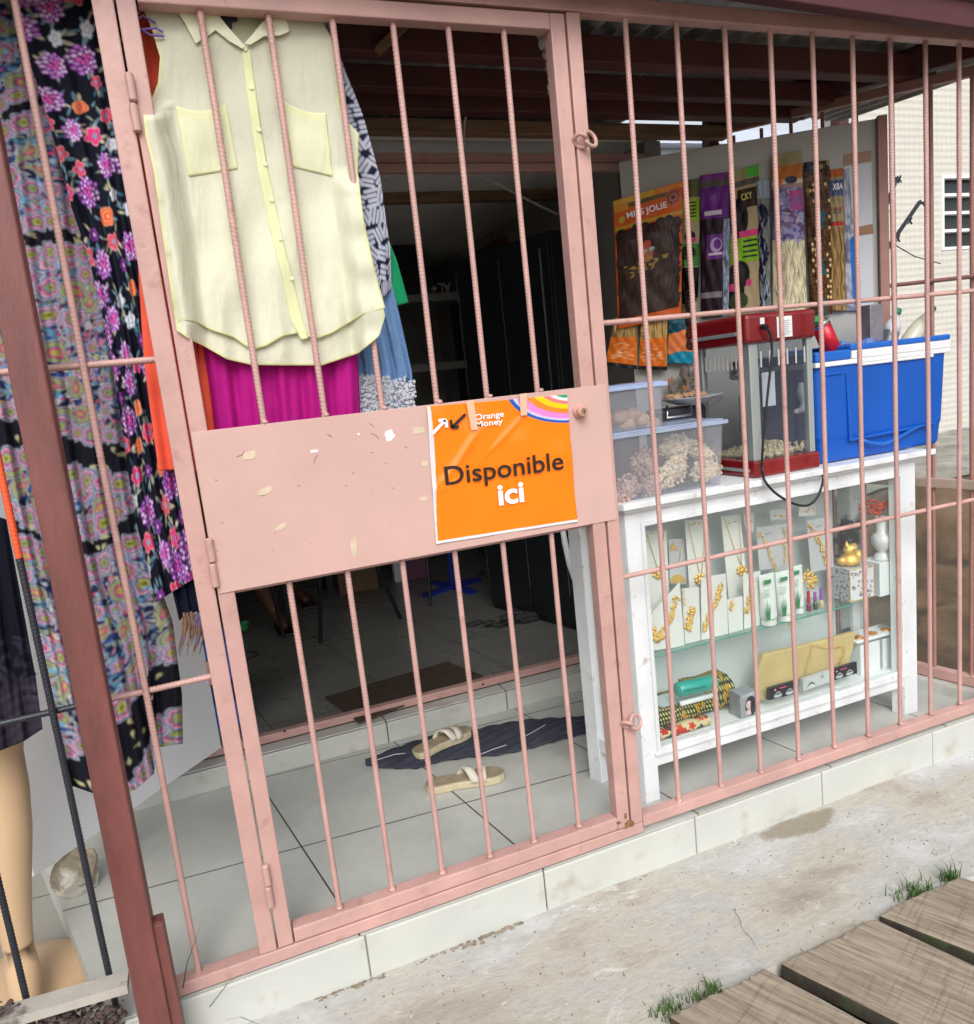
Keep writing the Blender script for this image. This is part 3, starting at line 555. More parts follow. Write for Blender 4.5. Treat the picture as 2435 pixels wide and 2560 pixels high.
# barbed-wire arms on the neighbour's fence
for i,(a,b,lab) in enumerate([((1690,440),(1728,342),'black barbed wire arm, the left and higher one against the cream wall'),((1702,490),(1772,388),'black barbed wire arm, the right and lower one against the cream wall')]):
    A=at(*a,1.9); B=at(*b,1.9); m=MB(); m.beam(A,B,.018,.018)
    for t in (0,.33,.66,1):
        c=A+(B-A)*t+np.array([.02,0,-.01])
        for _ in range(3): dd=np.array([random.uniform(-1,1),0,random.uniform(-1,1)]); dd/=np.linalg.norm(dd); m.beam(c-dd*.025,c+dd*.025,.006,.006)
    o=m.build('barbed_wire_arm',mBLACKP); tag(o,lab,'fence arm','barbed wire arms')
m=MB(); a=at(1700,458,1.9); b=at(1812,508,2.6); m.tube([a,(a+b)/2+np.array([0,0,-.03]),b],.004,5); o=m.build('fence_wire',mDARK); tag(o,'thin sagging wire from the barbed wire arm towards the louvred window','wire')
# dirty bank below the neighbour's wall
ny_,nx_=50,90; T,Xs=np.meshgrid(np.linspace(0,1,ny_),np.linspace(2.3,8,nx_),indexing='ij')
zl_=at(1860,915,1.98)[2]; zz=np.interp(T,[0,.3,.6,.95,1],[-.34,-.25,-.1,zl_,zl_]); yy=np.interp(T,[0,.3,.6,.95,1],[.4,1.1,1.75,1.95,2.1])
P_=np.stack([Xs+0*T,yy+.02*vnoise(Xs,T*3,8),zz+.02*vnoise(Xs*1.5,T*5,9)],-1)
struct(grid('soil_bank',P_,None,mat('bank_soil',(.12,.08,.048),.95,var=.55,vs=3,bump=1,bs=25,c2=(.045,.032,.022),cs=2.2,cth=(.5,.62))))
T,Xs=np.meshgrid(np.linspace(0,1,40),np.linspace(2.3,8,120),indexing='ij')
struct(grid('cement_ledge',np.stack([Xs+0*T,1.96+(NY-.03-1.96)*T,zl_+.01+(zb-zl_)*T**1.2+.012*vnoise(Xs*3,T*6,12)],-1),None,mat('ledge_cement',(.27,.255,.22),.9,var=.45,vs=5,bump=1,bs=30)))
q=at(1842,1238,1.2); m=MB()
for _ in range(5): m.ball(q+np.array([random.uniform(-.04,.04),0,random.uniform(-.015,.02)]),.03,6,5,.35,(1,1,.6))
o=m.build('litter_scrap',mWHITE); tag(o,'crumpled white litter on the soil behind the side grille','litter')
m=MB()
for px in (1830,1850,1868,1880,1895):
    c=at(px,1290,1.15); blades(m,c,30,.10,.03,.9)
o=m.build('weed',mGRASS); tag(o,'small green weeds low behind the side grille','weed')
# ------------------------------------------------------------------ left: post, stub, black grille, kerb
def post(name,bot,top,w,d,lab,cat):
    m=MB(); (x0,z0),(x1,z1)=bot,top
    m.hexa([(x0-w/2,-.06-d,z0),(x0+w/2,-.06-d,z0),(x0+w/2,-.06,z0),(x0-w/2,-.06,z0),(x1-w/2,-.055-d,z1),(x1+w/2,-.055-d,z1),(x1+w/2,-.055,z1),(x1-w/2,-.055,z1)])
    o=m.build(name,mREDW,bevel=.004); return tag(o,lab,cat)
a=at(270,1850,-.11); b=at(0,200,-.11)
post('wooden_post',(a[0]+.002,-.12),(-.262,2.5),.062,.05,'tall dark red wooden post leaning in front of the dresses','post')
a=at(300,1850,-.1); zt=at(292,1785,-.1)[2]
m=MB(); m.box(a[0]-.028,a[0]+.028,-.10,-.06,-.2,zt); m.box(a[0]-.024,a[0]+.024,-.096,-.064,zt,zt+.003); o=m.build('wooden_stub',mREDW,bevel=.003); tag(o,'short dark red wooden stub nailed beside the foot of the tall post','post')
bg_=thing('window_grille','black painted rebar grille left of the dark red post','grille',(-.5,.02,.1))
barobj('crossbar',(-1.3,BY+.013,.765),(-.285,BY+.013,.772),mBLACKP,bg_)
for x,zt_ in ((-.373,1.12),(-.541,2.25),(-.71,2.25)): barobj('bar',(x,BY,.0),(x,BY,zt_),mBLACKP,bg_)
barobj('bar',(-.373,BY,1.12),(-.373,BY,2.25),mORG,bg_,label='bar painted bright orange above the black part')
k0=at(0,1962,-.03);k1=at(238,1893,-.03);kd=(k1-k0)/np.linalg.norm(k1-k0);m=MB(); m.beam(k0-kd*1.5,k1+kd*.01,.05,.022); o=m.build('kerb',mat('kerb_cement',(.40,.37,.33),.85,var=.25,vs=6,bump=.8,bs=20,c2=(.10,.08,.07),cs=9,cth=(.52,.6))); tag(o,'chipped pale cement kerb under the black grille','kerb')
m=MB()
for _ in range(520):
    c=at(random.uniform(-20,240),random.uniform(1930,2000),-.02)+np.array([0,random.uniform(-.02,.02),-.01]); m.ball(c,random.uniform(.002,.008),6,4,.5,(1.3,1,.7))
o=m.build('rubble',mat('rubble_dark',(.09,.06,.055),.95,var=.7,vs=30,bump=1)); tag(o,'dark crumbled rubble and dirt at the foot of the red post','rubble',kind='stuff')
# ------------------------------------------------------------------ garments
def poly(pts,n):
    p=np.array(pts,float); d=np.r_[0,np.cumsum(np.hypot(*np.diff(p,axis=0).T))]; t=np.linspace(0,d[-1],n)
    return np.stack([np.interp(t,d,p[:,0]),np.interp(t,d,p[:,1])],-1)
def atv(PX,PY,Y): # vectorised at()
    q=np.stack([(PX*S-1217.5)/FP,-(PY*S-1280.)/FP,-np.ones_like(PX)],-1)@RM.T
    return CC+q*((Y-CC[1])/q[...,1])[...,None]
def garment(name,L,R,Y,res,paint=None,col=None,m=None,amp=.008,k=5,ph=0,hem=None,parent=None,label=None,thick=.0015,grow=.3,mask=None,irr=.0,Yf=None):
    a=atv(*np.array(L[len(L)//2],float),Y); b=atv(*np.array(R[len(R)//2],float),Y); wd=np.linalg.norm(b-a)
    ht=np.linalg.norm(atv(*np.array(L[0],float),Y)-atv(*np.array(L[-1],float),Y)); nu,nv=max(6,int(wd/res)),max(6,int(ht/res))
    l=poly(L,nv);r=poly(R,nv);u=np.linspace(0,1,nu)[None,:,None]; P=l[:,None]*(1-u)+r[:,None]*u
    t=np.linspace(0,1,nv)[:,None]; U=np.linspace(0,1,nu)[None,:]
    if hem is not None:
        h=poly(hem,nu); P+= (t**5)[...,None]*(h-P[-1])[None]
    Yo=amp*(grow+(1-grow)*t)*(np.sin(2*np.pi*(k*U+ph+.25*np.sin(t*4+ph)))+.45*np.sin(2*np.pi*(k*2.3*U+ph*2+.3*t)))
    YY=(Y+Yo) if Yf is None else Yf(P[...,0],P[...,1],Y)
    W=atv(P[...,0],P[...,1],YY)
    C=None
    if paint is not None: C=paint(nu,nv)
    elif col is not None: C=np.broadcast_to(np.array(col),(nv,nu,3)).copy()
    mk=None if mask is None else mask(P[...,0],P[...,1],U+0*t,t+0*U)
    return grid(name,W,C,m or mATT,parent,label,thick,mk)
def inpoly(X,Y,pts):
    r=np.zeros(X.shape,bool); n=len(pts); j=n-1
    for i in range(n):
        xi,yi=pts[i]; xj,yj=pts[j]
        c=((yi>Y)!=(yj>Y))&(X<(xj-xi)*(Y-yi)/(yj-yi+1e-9)+xi); r^=c; j=i
    return r
s3=srgb
def warp(a,A,s,seed,fold=0,nf=5):
    nv,nu=a.shape[:2]; Y,X=np.mgrid[0:nv,0:nu].astype(float); r=np.random.default_rng(seed); dx=np.zeros_like(X); dy=np.zeros_like(X)
    for _ in range(7):
        th=r.uniform(0,6.28); f=r.uniform(.5,1.6)/s; p=r.uniform(0,6.28,2); u=(X*math.cos(th)+Y*math.sin(th))*f; dx+=np.sin(u+p[0]); dy+=np.sin(u+p[1])
    dx*=A/2.6; dy*=A/2.6; dx+=fold*np.sin(2*np.pi*nf*X/nu+.6*np.sin(Y/90.))
    xi=np.clip(X+dx,0,nu-1.01); yi=np.clip(Y+dy,0,nv-1.01); x0=xi.astype(int); y0=yi.astype(int); fx=(xi-x0)[...,None]; fy=(yi-y0)[...,None]
    o=(a[y0,x0]*(1-fx)+a[y0,x0+1]*fx)*(1-fy)+(a[y0+1,x0]*(1-fx)+a[y0+1,x0+1]*fx)*fy
    return (o*2+np.roll(o,1,0)*.5+np.roll(o,1,1)*.5+np.roll(o,-1,0)*.5+np.roll(o,-1,1)*.5)/4
def curls(c,R,n,cols):
    for _ in range(n):
        x,y=R.uniform(0,c.w),R.uniform(0,c.h); a=R.uniform(0,6.28); k=R.uniform(-.5,.5); cc=R.choice(cols)
        for i in range(R.randint(8,20)):
            x+=1.1*math.cos(a); y+=1.1*math.sin(a); a+=k; k*=1.04; c.ell(x,y,1.0,.9,cc)
def brighten(a,k):
    return 1-(1-np.clip(a,0,1))**k
def floral(nu,nv):
    c=Canvas(nu,nv,s3(18,20,36)); R=random.Random(3)
    pts=[]
    for _ in range(9000):
        x,y=R.uniform(0,nu),R.uniform(0,nv)
        if all((x-a)**2+(y-b)**2>(28)**2 for a,b in pts[-400:]) : pts.append((x,y))
    pal_leaf=[s3(196,190,160),s3(150,160,140),s3(90,130,145),s3(60,95,120),s3(110,150,165)]
    for x,y in pts:
        for _ in range(6):
            a=R.uniform(0,6.28); d=R.uniform(11,18); c.ell(x+d*math.cos(a),y+d*math.sin(a),R.uniform(4,7.5),R.uniform(1.2,2.6),R.choice(pal_leaf),a+R.uniform(-.6,.6),.95)
    for x,y in pts:
        k=R.random(); G=1.35
        if k<.42: # berry-like lilac blossom
            Rr=G*R.uniform(10,14); c.ell(x,y,Rr,Rr*.95,s3(95,45,120))
            for i in range(30):
                rr=Rr*math.sqrt((i+.5)/30); a=i*2.4; f=rr/Rr
                cc=s3(240,100,175) if f<.45 else (s3(200,135,222) if R.random()<.45 else s3(232,205,242)); px,py=x+rr*math.cos(a),y+rr*math.sin(a); c.ell(px,py,3.0,2.6,s3(125,55,150)); c.ell(px,py,2.2,1.9,cc)
        elif k<.62:
            cc=R.choice([s3(225,70,105),s3(232,60,130),s3(215,80,95)]); Rr=R.uniform(7,12); c.ros(x,y,Rr,[(1,s3(235,150,165)),(.85,cc),(.35,s3(140,150,185))],5,.22,R.uniform(0,6))
        elif k<.76: c.ros(x,y,R.uniform(8,11),[(1,s3(240,170,130)),(.9,s3(235,115,75)),(.6,s3(245,150,105)),(.42,s3(222,85,60)),(.2,s3(245,160,120))],4,.1,R.uniform(0,6))
        elif k<.88: c.ros(x,y,R.uniform(7,10),[(1,s3(190,200,215)),(.8,s3(225,230,238)),(.5,s3(165,180,205)),(.3,s3(225,225,235))],5,.18,R.uniform(0,6))
        else: c.ros(x,y,R.uniform(6,8),[(1,s3(130,60,150)),(.7,s3(95,40,125)),(.3,s3(210,160,210))],6,.18)
    return warp(brighten(c.a,1.2),3,40,1,2.5,3)
def paisley(nu,nv):
    c=Canvas(nu,nv,s3(26,34,66)); R=random.Random(11)
    W,G,B,P,Yl,T=s3(190,190,185),s3(140,155,140),s3(45,75,145),s3(205,75,110),s3(160,158,75),s3(85,135,165)
    # background scribble
    for _ in range(int(nu*nv/16)): c.ell(R.uniform(0,nu),R.uniform(0,nv),R.uniform(1.5,4.5),R.uniform(1,2),R.choice([B,T,G,P,s3(170,178,185),s3(150,150,130),s3(60,80,150),s3(190,140,160),s3(120,150,180)]),R.uniform(0,3),.8)
    curls(c,R,int(nu*nv/260),[W,s3(150,170,195),s3(200,120,145),T,s3(180,178,110)])
    def rosette(x,y,r): c.ros(x,y,r,[(1.16,s3(170,175,180)),(1.04,s3(60,85,150)),(.90,s3(200,170,180)),(.76,R.choice([P,s3(180,60,95),s3(195,110,130)])),(.60,s3(90,108,155)),(.44,R.choice([Yl,s3(140,150,90)])),(.16,s3(90,95,50))],R.choice([5,6,8]),.16,R.uniform(0,6),R.uniform(.8,1.25))
    pts=[]
    for _ in range(7000):
        x,y=R.uniform(0,nu),R.uniform(0,nv)
        if all((x-a)**2+(y-b)**2>20**2 for a,b in pts[-300:]): pts.append((x,y))
    for x,y in pts:
        if R.random()<.55: rosette(x,y,R.uniform(4.5,12))
        else: c.drop(x,y,R.uniform(10,15),[(1.1,s3(175,172,165)),(1,s3(50,70,105)),(.88,s3(165,165,105)),(.72,s3(95,120,110)),(.64,s3(160,155,90)),(.5,B),(.40,P),(.22,Yl)],R.uniform(-1.5,4))
    for _ in range(int(nu*nv/500)):
        x,y=R.uniform(0,nu),R.uniform(0,nv)
        for k in range(5): a=k*1.256; c.ell(x+1.8*math.cos(a),y+1.8*math.sin(a),1.2,1.2,R.choice([T,s3(120,180,225)]))
    # plain black bands with a scalloped coloured border
    for f,hh in ((.12,.018),(.33,.02),(.555,.030),(.655,.02),(.915,.042)):
        y0=f*nv; h=hh*nv*2
        for x in range(0,nu,13):
            yy=y0+.035*nv*math.sin(x/nu*3.1+f*9)
            c.rect(x,x+13,yy,yy+h,s3(20,20,30)); 
        for x in range(6,nu,16):
            yy=y0+.035*nv*math.sin(x/nu*3.1+f*9); rosette(x,yy+R.uniform(-2,2),9); rosette(x+6,yy+h+R.uniform(-2,3),9)
        for _ in range(int(nu/14)):
            x=R.uniform(0,nu); yy=y0+.035*nv*math.sin(x/nu*3.1+f*9)+R.uniform(.25,.75)*h; c.drop(x,yy,R.uniform(2.5,3.5),[(1.1,s3(180,175,135))],R.uniform(0,6))
    return warp(brighten(c.a,1.3),4,42,2,2.2,5)
def strokes(nu,nv):
    c=Canvas(nu,nv,s3(22,26,52)); R=random.Random(5)
    for gy in range(0,nv,21):
        for gx in range(0,nu,19):
            a=R.choice([0,.4,.8,1.2,1.57,2.0,2.5,2.9]); n=R.choice([3,4]); ca,sa=math.cos(a),math.sin(a)
            for i in range(n):
                o=(i-(n-1)/2)*5.8; ln=R.uniform(5,9); x=gx+8-sa*o; y=gy+8+ca*o
                for k in np.linspace(-1,1,7): c.ell(x+ca*ln*k,y+sa*ln*k,2.2,2.2,s3(190,194,212))
    return warp(c.a,4,42,3,2,3)
def denim(nu,nv):
    r=np.random.default_rng(4); a=np.empty((nv,nu,3)); a[:]=s3(105,140,185); a*=(1+.07*r.standard_normal((nv,1,1))*.5+.10*r.standard_normal((1,nu,1)))+.04*r.standard_normal((nv,nu,1))
    c=Canvas(nu,nv,0); c.a=a; R=random.Random(9)
    for x in np.linspace(0,nu,34):
        top=nv*(.78+.03*math.sin(x/5.)+R.uniform(-.02,.02)); c.rect(x,x+nu/33+1,top,nv,s3(70,85,115))
    for _ in range(900):
        x,y=R.uniform(0,nu),R.uniform(nv*.77,nv); c.ros(x,y,R.uniform(2,5),[(1,s3(205,210,222)),(.5,s3(150,160,180)),(.3,s3(225,228,236))],5,.3,R.uniform(0,6))
    for _ in range(18): c.ell(R.uniform(nu*.3,nu),R.uniform(nv*.9,nv),2.4,1.8,s3(25,27,38))
    return c.a
garm='clothes hanging inside the grille'
def cloth(name,lab,cat,L,R,Y,**k):
    o=garment(name,L,R,Y,k.pop('res',.004),**k); return tag(o,lab,cat,garm)
cloth('paisley_dress','long blue and pink paisley print dress, widest and lowest of the clothes','dress',[(-120,-20),(-100,300),(-60,600),(-5,900),(25,1050),(70,1250),(100,1400),(135,1512)],[(150,-20),(175,200),(205,420),(240,700),(262,930),(290,1080),(332,1200),(350,1340),(352,1438)],.175,res=.0021,paint=paisley,amp=.014,k=5,ph=.2,hem=[(135,1512),(180,1528),(225,1532),(262,1520),(296,1490),(303,1440),(325,1436),(352,1432)])
cloth('floral_dress','black dress printed with lilac, pink and orange flowers, left of the gate','dress',[(25,-20),(48,90),(84,200),(112,300),(138,400),(172,500),(196,600),(216,700),(232,800),(246,900),(262,1000),(284,1090),(300,1160)],[(232,-20),(243,150),(250,300),(268,480),(290,620),(312,760),(335,870),(352,960),(368,1040),(384,1108)],.13,res=.0019,paint=floral,amp=.012,k=3,ph=.55)
cloth('navy_dress','plain dark navy dress mostly hidden between the floral dress and the gate','dress',[(120,-20),(150,200),(210,600),(330,1130),(345,1195)],[(262,-20),(300,300),(330,700),(395,1100),(402,1165)],.155,col=s3(20,22,44),amp=.01,k=3,res=.008)
cloth('coral_dress','plain coral orange dress with a straight folded edge, behind the gate hinge side','dress',[(250,15),(256,200),(266,520),(276,700),(299,908)],[(325,15),(330,200),(362,450),(395,650),(422,905)],.098,col=s3(238,96,72),amp=.007,k=2,ph=.1,hem=[(306,908),(340,904),(344,912),(380,908),(422,900)])
cloth('magenta_dress','bright magenta dress hanging lowest right behind the pale yellow blouse','dress',[(296,20),(302,60),(315,190),(345,500),(378,655),(402,845)],[(610,30),(640,200),(672,500),(688,660),(696,845)],.088,col=s3(176,20,128),amp=.011,k=5,ph=.3,res=.005)
cloth('print_blouse','navy blouse with short white brush strokes, behind the right side of the yellow blouse','blouse',[(252,10),(266,200),(330,400),(600,560)],[(628,20),(655,110),(700,225),(733,345),(744,430),(752,480),(754,560)],.122,paint=strokes,res=.0019,amp=.010,k=4,ph=.4,hem=[(600,600),(680,590),(720,640),(738,572),(754,556)])
cloth('green_cloth','small plain bright green cloth below the navy and white blouse','cloth',[(735,455),(742,520),(752,592)],[(752,470),(764,500),(787,583)],.15,col=s3(20,140,90),amp=.004,k=1.5,res=.006)
dn=cloth('denim_skirt','light blue denim skirt with a white lace hem, right of the magenta dress','skirt',[(600,380),(670,600),(690,700),(694,830)],[(735,460),(772,620),(793,715),(803,830)],.135,paint=denim,res=.0022,amp=.008,k=3,ph=.2)
m=MB()
for _ in range(420):
    px=random.uniform(690,800); py=random.uniform(728,800)+3*math.sin(px/6); m.ball(at(px,py,.124+random.uniform(-.004,.004)),random.uniform(.0025,.005),5,4,.2,(1,.3,1))
m.build('lace_hem',mat('lace_white',(.46,.48,.54),.9),dn)
# fringe shawl hem
m=MB()
for i in range(26):
    px=352+i*2.3; a=at(px,1185+random.uniform(-8,8),.14); b=at(px-8+random.uniform(-6,6),1235+random.uniform(-20,30),.15); m.tube([a,(a+b)/2+np.array([.004,0,0]),b],[.0035,.0028,.001],5)
o=m.build('fringe_shawl',mat('shawl_brown',(.22,.13,.08),.9,var=.6,vs=60,c2=(.13,.10,.30),cs=30)); tag(o,'brown and purple fringed shawl end under the navy dress','shawl')
# the yellow blouse
Lb=[(272,8),(292,55),(308,110),(304,160),(292,190),(275,212),(280,260),(296,330),(311,440),(326,540),(339,626)]
Rb=[(612,28),(637,70),(652,140),(655,200),(668,232),(691,258),(689,330),(700,420),(722,520),(742,594)]
hemF=[(340,626),(350,617),(375,619),(406,636),(450,650),(469,664),(487,674),(512,667),(545,648),(575,642),(608,654),(640,642),(700,606),(742,594)]
hemB=[(340,636),(362,652),(391,666),(437,692),(484,703),(539,704),(620,704),(690,681),(730,648),(743,605)]
LBn=np.array(Lb,float); RBn=np.array(Rb,float)
sst=lambda x,a,b: (lambda t:t*t*(3-2*t))(np.clip((x-a)/(b-a),0,1))
def Yb(X,Y,y0=.046):
    lx=np.interp(Y,LBn[:,1],LBn[:,0]); rx=np.interp(Y,RBn[:,1],RBn[:,0])
    f=y0+.0055*np.sin(X/17.+Y/120.)*sst(Y,150,520)+.003*np.sin(X/9.-Y/60.)*sst(Y,250,650)+.002*np.sin(Y/26.+X/50.)
    f=np.maximum(f,y0-.005)
    lf=(1-sst(X-lx,16,64))*sst(Y,190,232); f=f*(1-lf)+(-.010+.0012*np.sin(Y/31.))*lf
    b3=642+(Y-28)*.1286; rf=sst(X-b3,-50,-10)*sst(Y,318,372); f=f*(1-rf)+(.002+.004*np.sin(Y/14.))*rf
    return f
cB,cT=np.array(s3(238,238,218)),np.array(s3(238,240,190))
def yb_col(X,Y,hem):
    lx=np.interp(Y,LBn[:,1],LBn[:,0]); rx=np.interp(Y,RBn[:,1],RBn[:,0]); h=np.array(hem); hy=np.interp(X,h[:,0],h[:,1])
    d=np.minimum(np.minimum(X-lx,rx-X),hy-Y); k=(1-sst(d,3.5,7))[...,None]; sh=.9+.1*sst(Y,250,450)[...,None]
    return (cB*sh)*(1-k)+cT*k
mBL=mat('sheer_blouse','attr',.85,var=.04,vs=40,bump=.15,bs=600,trans=.30,alpha=.90)
_n=mBL.node_tree; _b=[x for x in _n.nodes if x.type=='BUMP'][0]; _z=_n.nodes.new('ShaderNodeTexNoise'); _z.inputs['Scale'].default_value=7; _z.inputs['Detail'].default_value=4; _z.inputs['Distortion'].default_value=2.0
_t=[x for x in _n.nodes if x.type=='TEX_COORD'][0]; _m=_n.nodes.new('ShaderNodeMapping'); _m.inputs['Scale'].default_value=(2.2,1,.8); _n.links.new(_t.outputs['Object'],_m.inputs[0]); _n.links.new(_m.outputs[0],_z.inputs['Vector'])
_c=_n.nodes.new('ShaderNodeBump'); _c.inputs['Strength'].default_value=.55; _c.inputs['Distance'].default_value=.012; _n.links.new(_z.outputs[0],_c.inputs['Height']); _n.links.new(_b.outputs[0],_c.inputs['Normal']); _n.links.new(_c.outputs[0],_n.nodes['Principled BSDF'].inputs['Normal'])
bl=thing('yellow_blouse','sleeveless pale yellow button blouse with two chest pockets hanging on the gate','blouse',at(470,60,.046),garm)
neck=[(404,-30),(406,12),(432,45),(462,80),(472,84),(497,46),(530,14),(534,-30)]
def panel(name,L,R,hem,y0,res=.004,neckcut=True):
    nv,nu=230,150; l=poly(L,nv);r=poly(R,nv); u=np.linspace(0,1,nu)[None,:,None]; P=l[:,None]*(1-u)+r[:,None]*u; t=np.linspace(0,1,nv)[:,None]
    h=np.array(hem,float); hx=P[-1,:,0]; hy=np.interp(hx,h[:,0],h[:,1]); P[...,1]+=(t**6)*(hy-P[-1,:,1])[None]
    mk=~inpoly(P[...,0],P[...,1],neck) if neckcut else None
    return grid(name,atv(P[...,0],P[...,1],Yb(P[...,0],P[...,1],y0)),yb_col(P[...,0],P[...,1],hem),mBL,bl,None,.0008,mk)
panel('front_panel',Lb,Rb,hemF,.046)
panel('back_panel',[(296,330),(311,440),(326,540),(340,630)],[(689,330),(700,420),(722,520),(742,596)],hemB,.056,neckcut=False)
def patch(name,quad,col,off=.0022,n=26,trim=None,tw=.08,bowt=0):
    (a,b,c_,d)=[np.array(q,float) for q in quad]; u=np.linspace(0,1,n)[None,:,None]; t=np.linspace(0,1,n)[:,None,None]
    P=(a*(1-u)+b*u)*(1-t)+(d*(1-u)+c_*u)*t; P[...,1]+=(np.sin(np.pi*u)*bowt*(1-t))[...,0]
    C=np.broadcast_to(np.array(col),(n,n,3)).copy(); uu=u[...,0]+0*t[...,0]; tt=t[...,0]+0*u[...,0]
    if trim is not None: k=(np.minimum(uu,1-uu)<tw)|(tt<tw*1.6)|(tt>1-tw); C[k]=trim
    return grid(name,atv(P[...,0],P[...,1],Yb(P[...,0],P[...,1])-off),C,mBL,bl,None,.0008)
cP=np.array(s3(236,237,209)); cTd=np.array(s3(238,239,200))
patch('pocket',[(338,203),(436,200),(458,325),(364,340)],cP,trim=cTd,bowt=12); patch('pocket',[(545,194),(628,218),(641,340),(565,322)],cP,trim=cTd,bowt=8)
pk=[(466,98),(474,170),(484,240),(496,320),(510,394),(524,460),(545,540),(560,616),(580,655)]; pk2=[(482,96),(492,170),(502,240),(515,320),(530,392),(545,460),(565,540),(582,612),(594,652)]
a=poly(pk,160);b=poly(pk2,160);u=np.linspace(0,1,6)[None,:,None];P=a[:,None]*(1-u)+b[:,None]*u
grid('placket',atv(P[...,0],P[...,1],Yb(P[...,0],P[...,1])-.003),np.broadcast_to(np.array(s3(240,242,200)),(160,6,3)).copy(),mBL,bl,None,.0008)
mBUT=mat('button_cream',(.66,.66,.40),.3)
for px,py in [(472,94),(485,169),(499,250),(511,316),(524,385),(541,460),(562,537)]:
    m=MB(); m.lathe([(.003,0),(.0048,.0007),(.0048,.0018),(.003,.0022)],at(px,py,float(Yb(np.array(float(px)),np.array(float(py))))-.0045),12,(0,-1,0)); m.build('button',mBUT,bl)
def flat(name,pts,y,col,par,th=.002,lab=None,mt=None):
    m=MB(); m.prism([at(*p,y) for p in pts],(0,th,0)); o=m.build(name,mt or col,par,bevel=.0008); 
    if lab:o['label']=lab
    return o
mCOL=mat('collar_yellow',(.80,.81,.62),.8,bump=.1,bs=400,trans=.2)
flat('collar',[(333,8),(372,-6),(408,12),(438,50),(472,88),(468,94),(440,78),(415,58),(399,70),(377,84),(355,42)],.036,mCOL,bl)
flat('collar',[(470,84),(500,50),(528,14),(545,16),(558,60),(540,68),(508,70),(483,86)],.036,mCOL,bl)
flat('inner_collar',[(408,10),(545,16),(520,60),(474,88),(440,66)],.058,mat('collar_inner',(.50,.51,.36),.9),bl)
flat('neck_tag',[(416,24),(456,28),(458,40),(447,44),(446,60),(436,58),(432,44),(420,40)],.050,mat('navy_tag',(.02,.022,.04),.7),bl)
flat('band',[(404,-30),(408,14),(532,14),(534,-30)],.10,mat('navy_band',(.02,.022,.04),.8),bl)
m=MB(); a=at(270,35,.06)
for (p,q,r_) in [((262,28),(285,8),(300,20)),((262,40),(275,30),(300,44)),((262,58),(300,54),(314,62)),((262,50),(290,68),(316,70))]: m.tube([at(*p,.04),at(*q,.036),at(*r_,.04)],.0022,6)
o=m.build('tied_string',mat('purple_cord',(.16,.10,.34),.7)); tag(o,'thin purple cord tied at the top left corner of the gate','cord')
m=MB()
for _ in range(4): m.tube([at(630+random.uniform(-5,5),35,.05),at(640+random.uniform(-8,8),70,.06),at(632+random.uniform(-8,8),105,.07)],.0025,6)
o=m.build('purple_ribbon',MATS['purple_cord']); tag(o,'purple ribbon hanging at the right shoulder of the yellow blouse','ribbon')
# ------------------------------------------------------------------ poster
pc=[at(822,783,-.006),at(1092,760,-.006),at(1112,1005,-.006),at(840,1048,-.006)]
def PQ(s_,t_): s_=np.asarray(s_)[...,None]; t_=np.asarray(t_)[...,None]; return (pc[0]*(1-s_)+pc[1]*s_)*(1-t_)+(pc[3]*(1-s_)+pc[2]*s_)*t_
n1,n2=300,270; s_,t_=np.meshgrid(np.linspace(0,1,n1),np.linspace(0,1,n2)); P=PQ(s_,t_)
dg=(s_-.28)*.8+(t_-.32)*.9; cr=np.exp(-((s_+t_*1.1-.62+.05*np.sin(9*t_))/.035)**2)*np.exp(-((t_-.38)/.22)**2)+.7*np.exp(-((s_+t_*1.05-.80)/.028)**2)*np.exp(-((t_-.25)/.16)**2)+.5*np.exp(-((s_*.3+t_*1.0-.62)/.03)**2)*np.exp(-((s_-.05)/.14)**2)
P[...,1]-=.0035*cr+.0008*np.sin(s_*17+t_*9)+.0010*np.sin(t_*14-s_*6)+.006*(1-sst(s_,0,.05))*(1-t_)*.3
C=np.empty((n2,n1,3)); C[:]=s3(250,124,8)
rho=np.sqrt(((s_-1.03)/.47)**2+((t_+.075)/.285)**2)
for a,b,cc in [(.955,1.02,(20,90,175)),(.90,.955,(200,190,225)),(.76,.90,(232,130,200)),(.64,.76,(245,130,40)),(.52,.64,(252,196,20)),(.43,.52,(235,120,120)),(.36,.43,(235,232,220)),(.27,.36,(20,150,95)),(.2,.27,(190,215,235)),(0,.2,(240,140,60))]:
    k=(rho>=a)&(rho<b); C[k]=s3(*cc)
C[(s_<.022+.01*np.sin(t_*5))]=s3(215,212,215); C[(t_>.978)]=s3(222,222,226)
pst=grid('poster',P,C,mATTG,None,None,.0006); tag(pst,'square orange poster with black and white lettering taped to the gate panel','poster')
pst.location=(0,0,0)
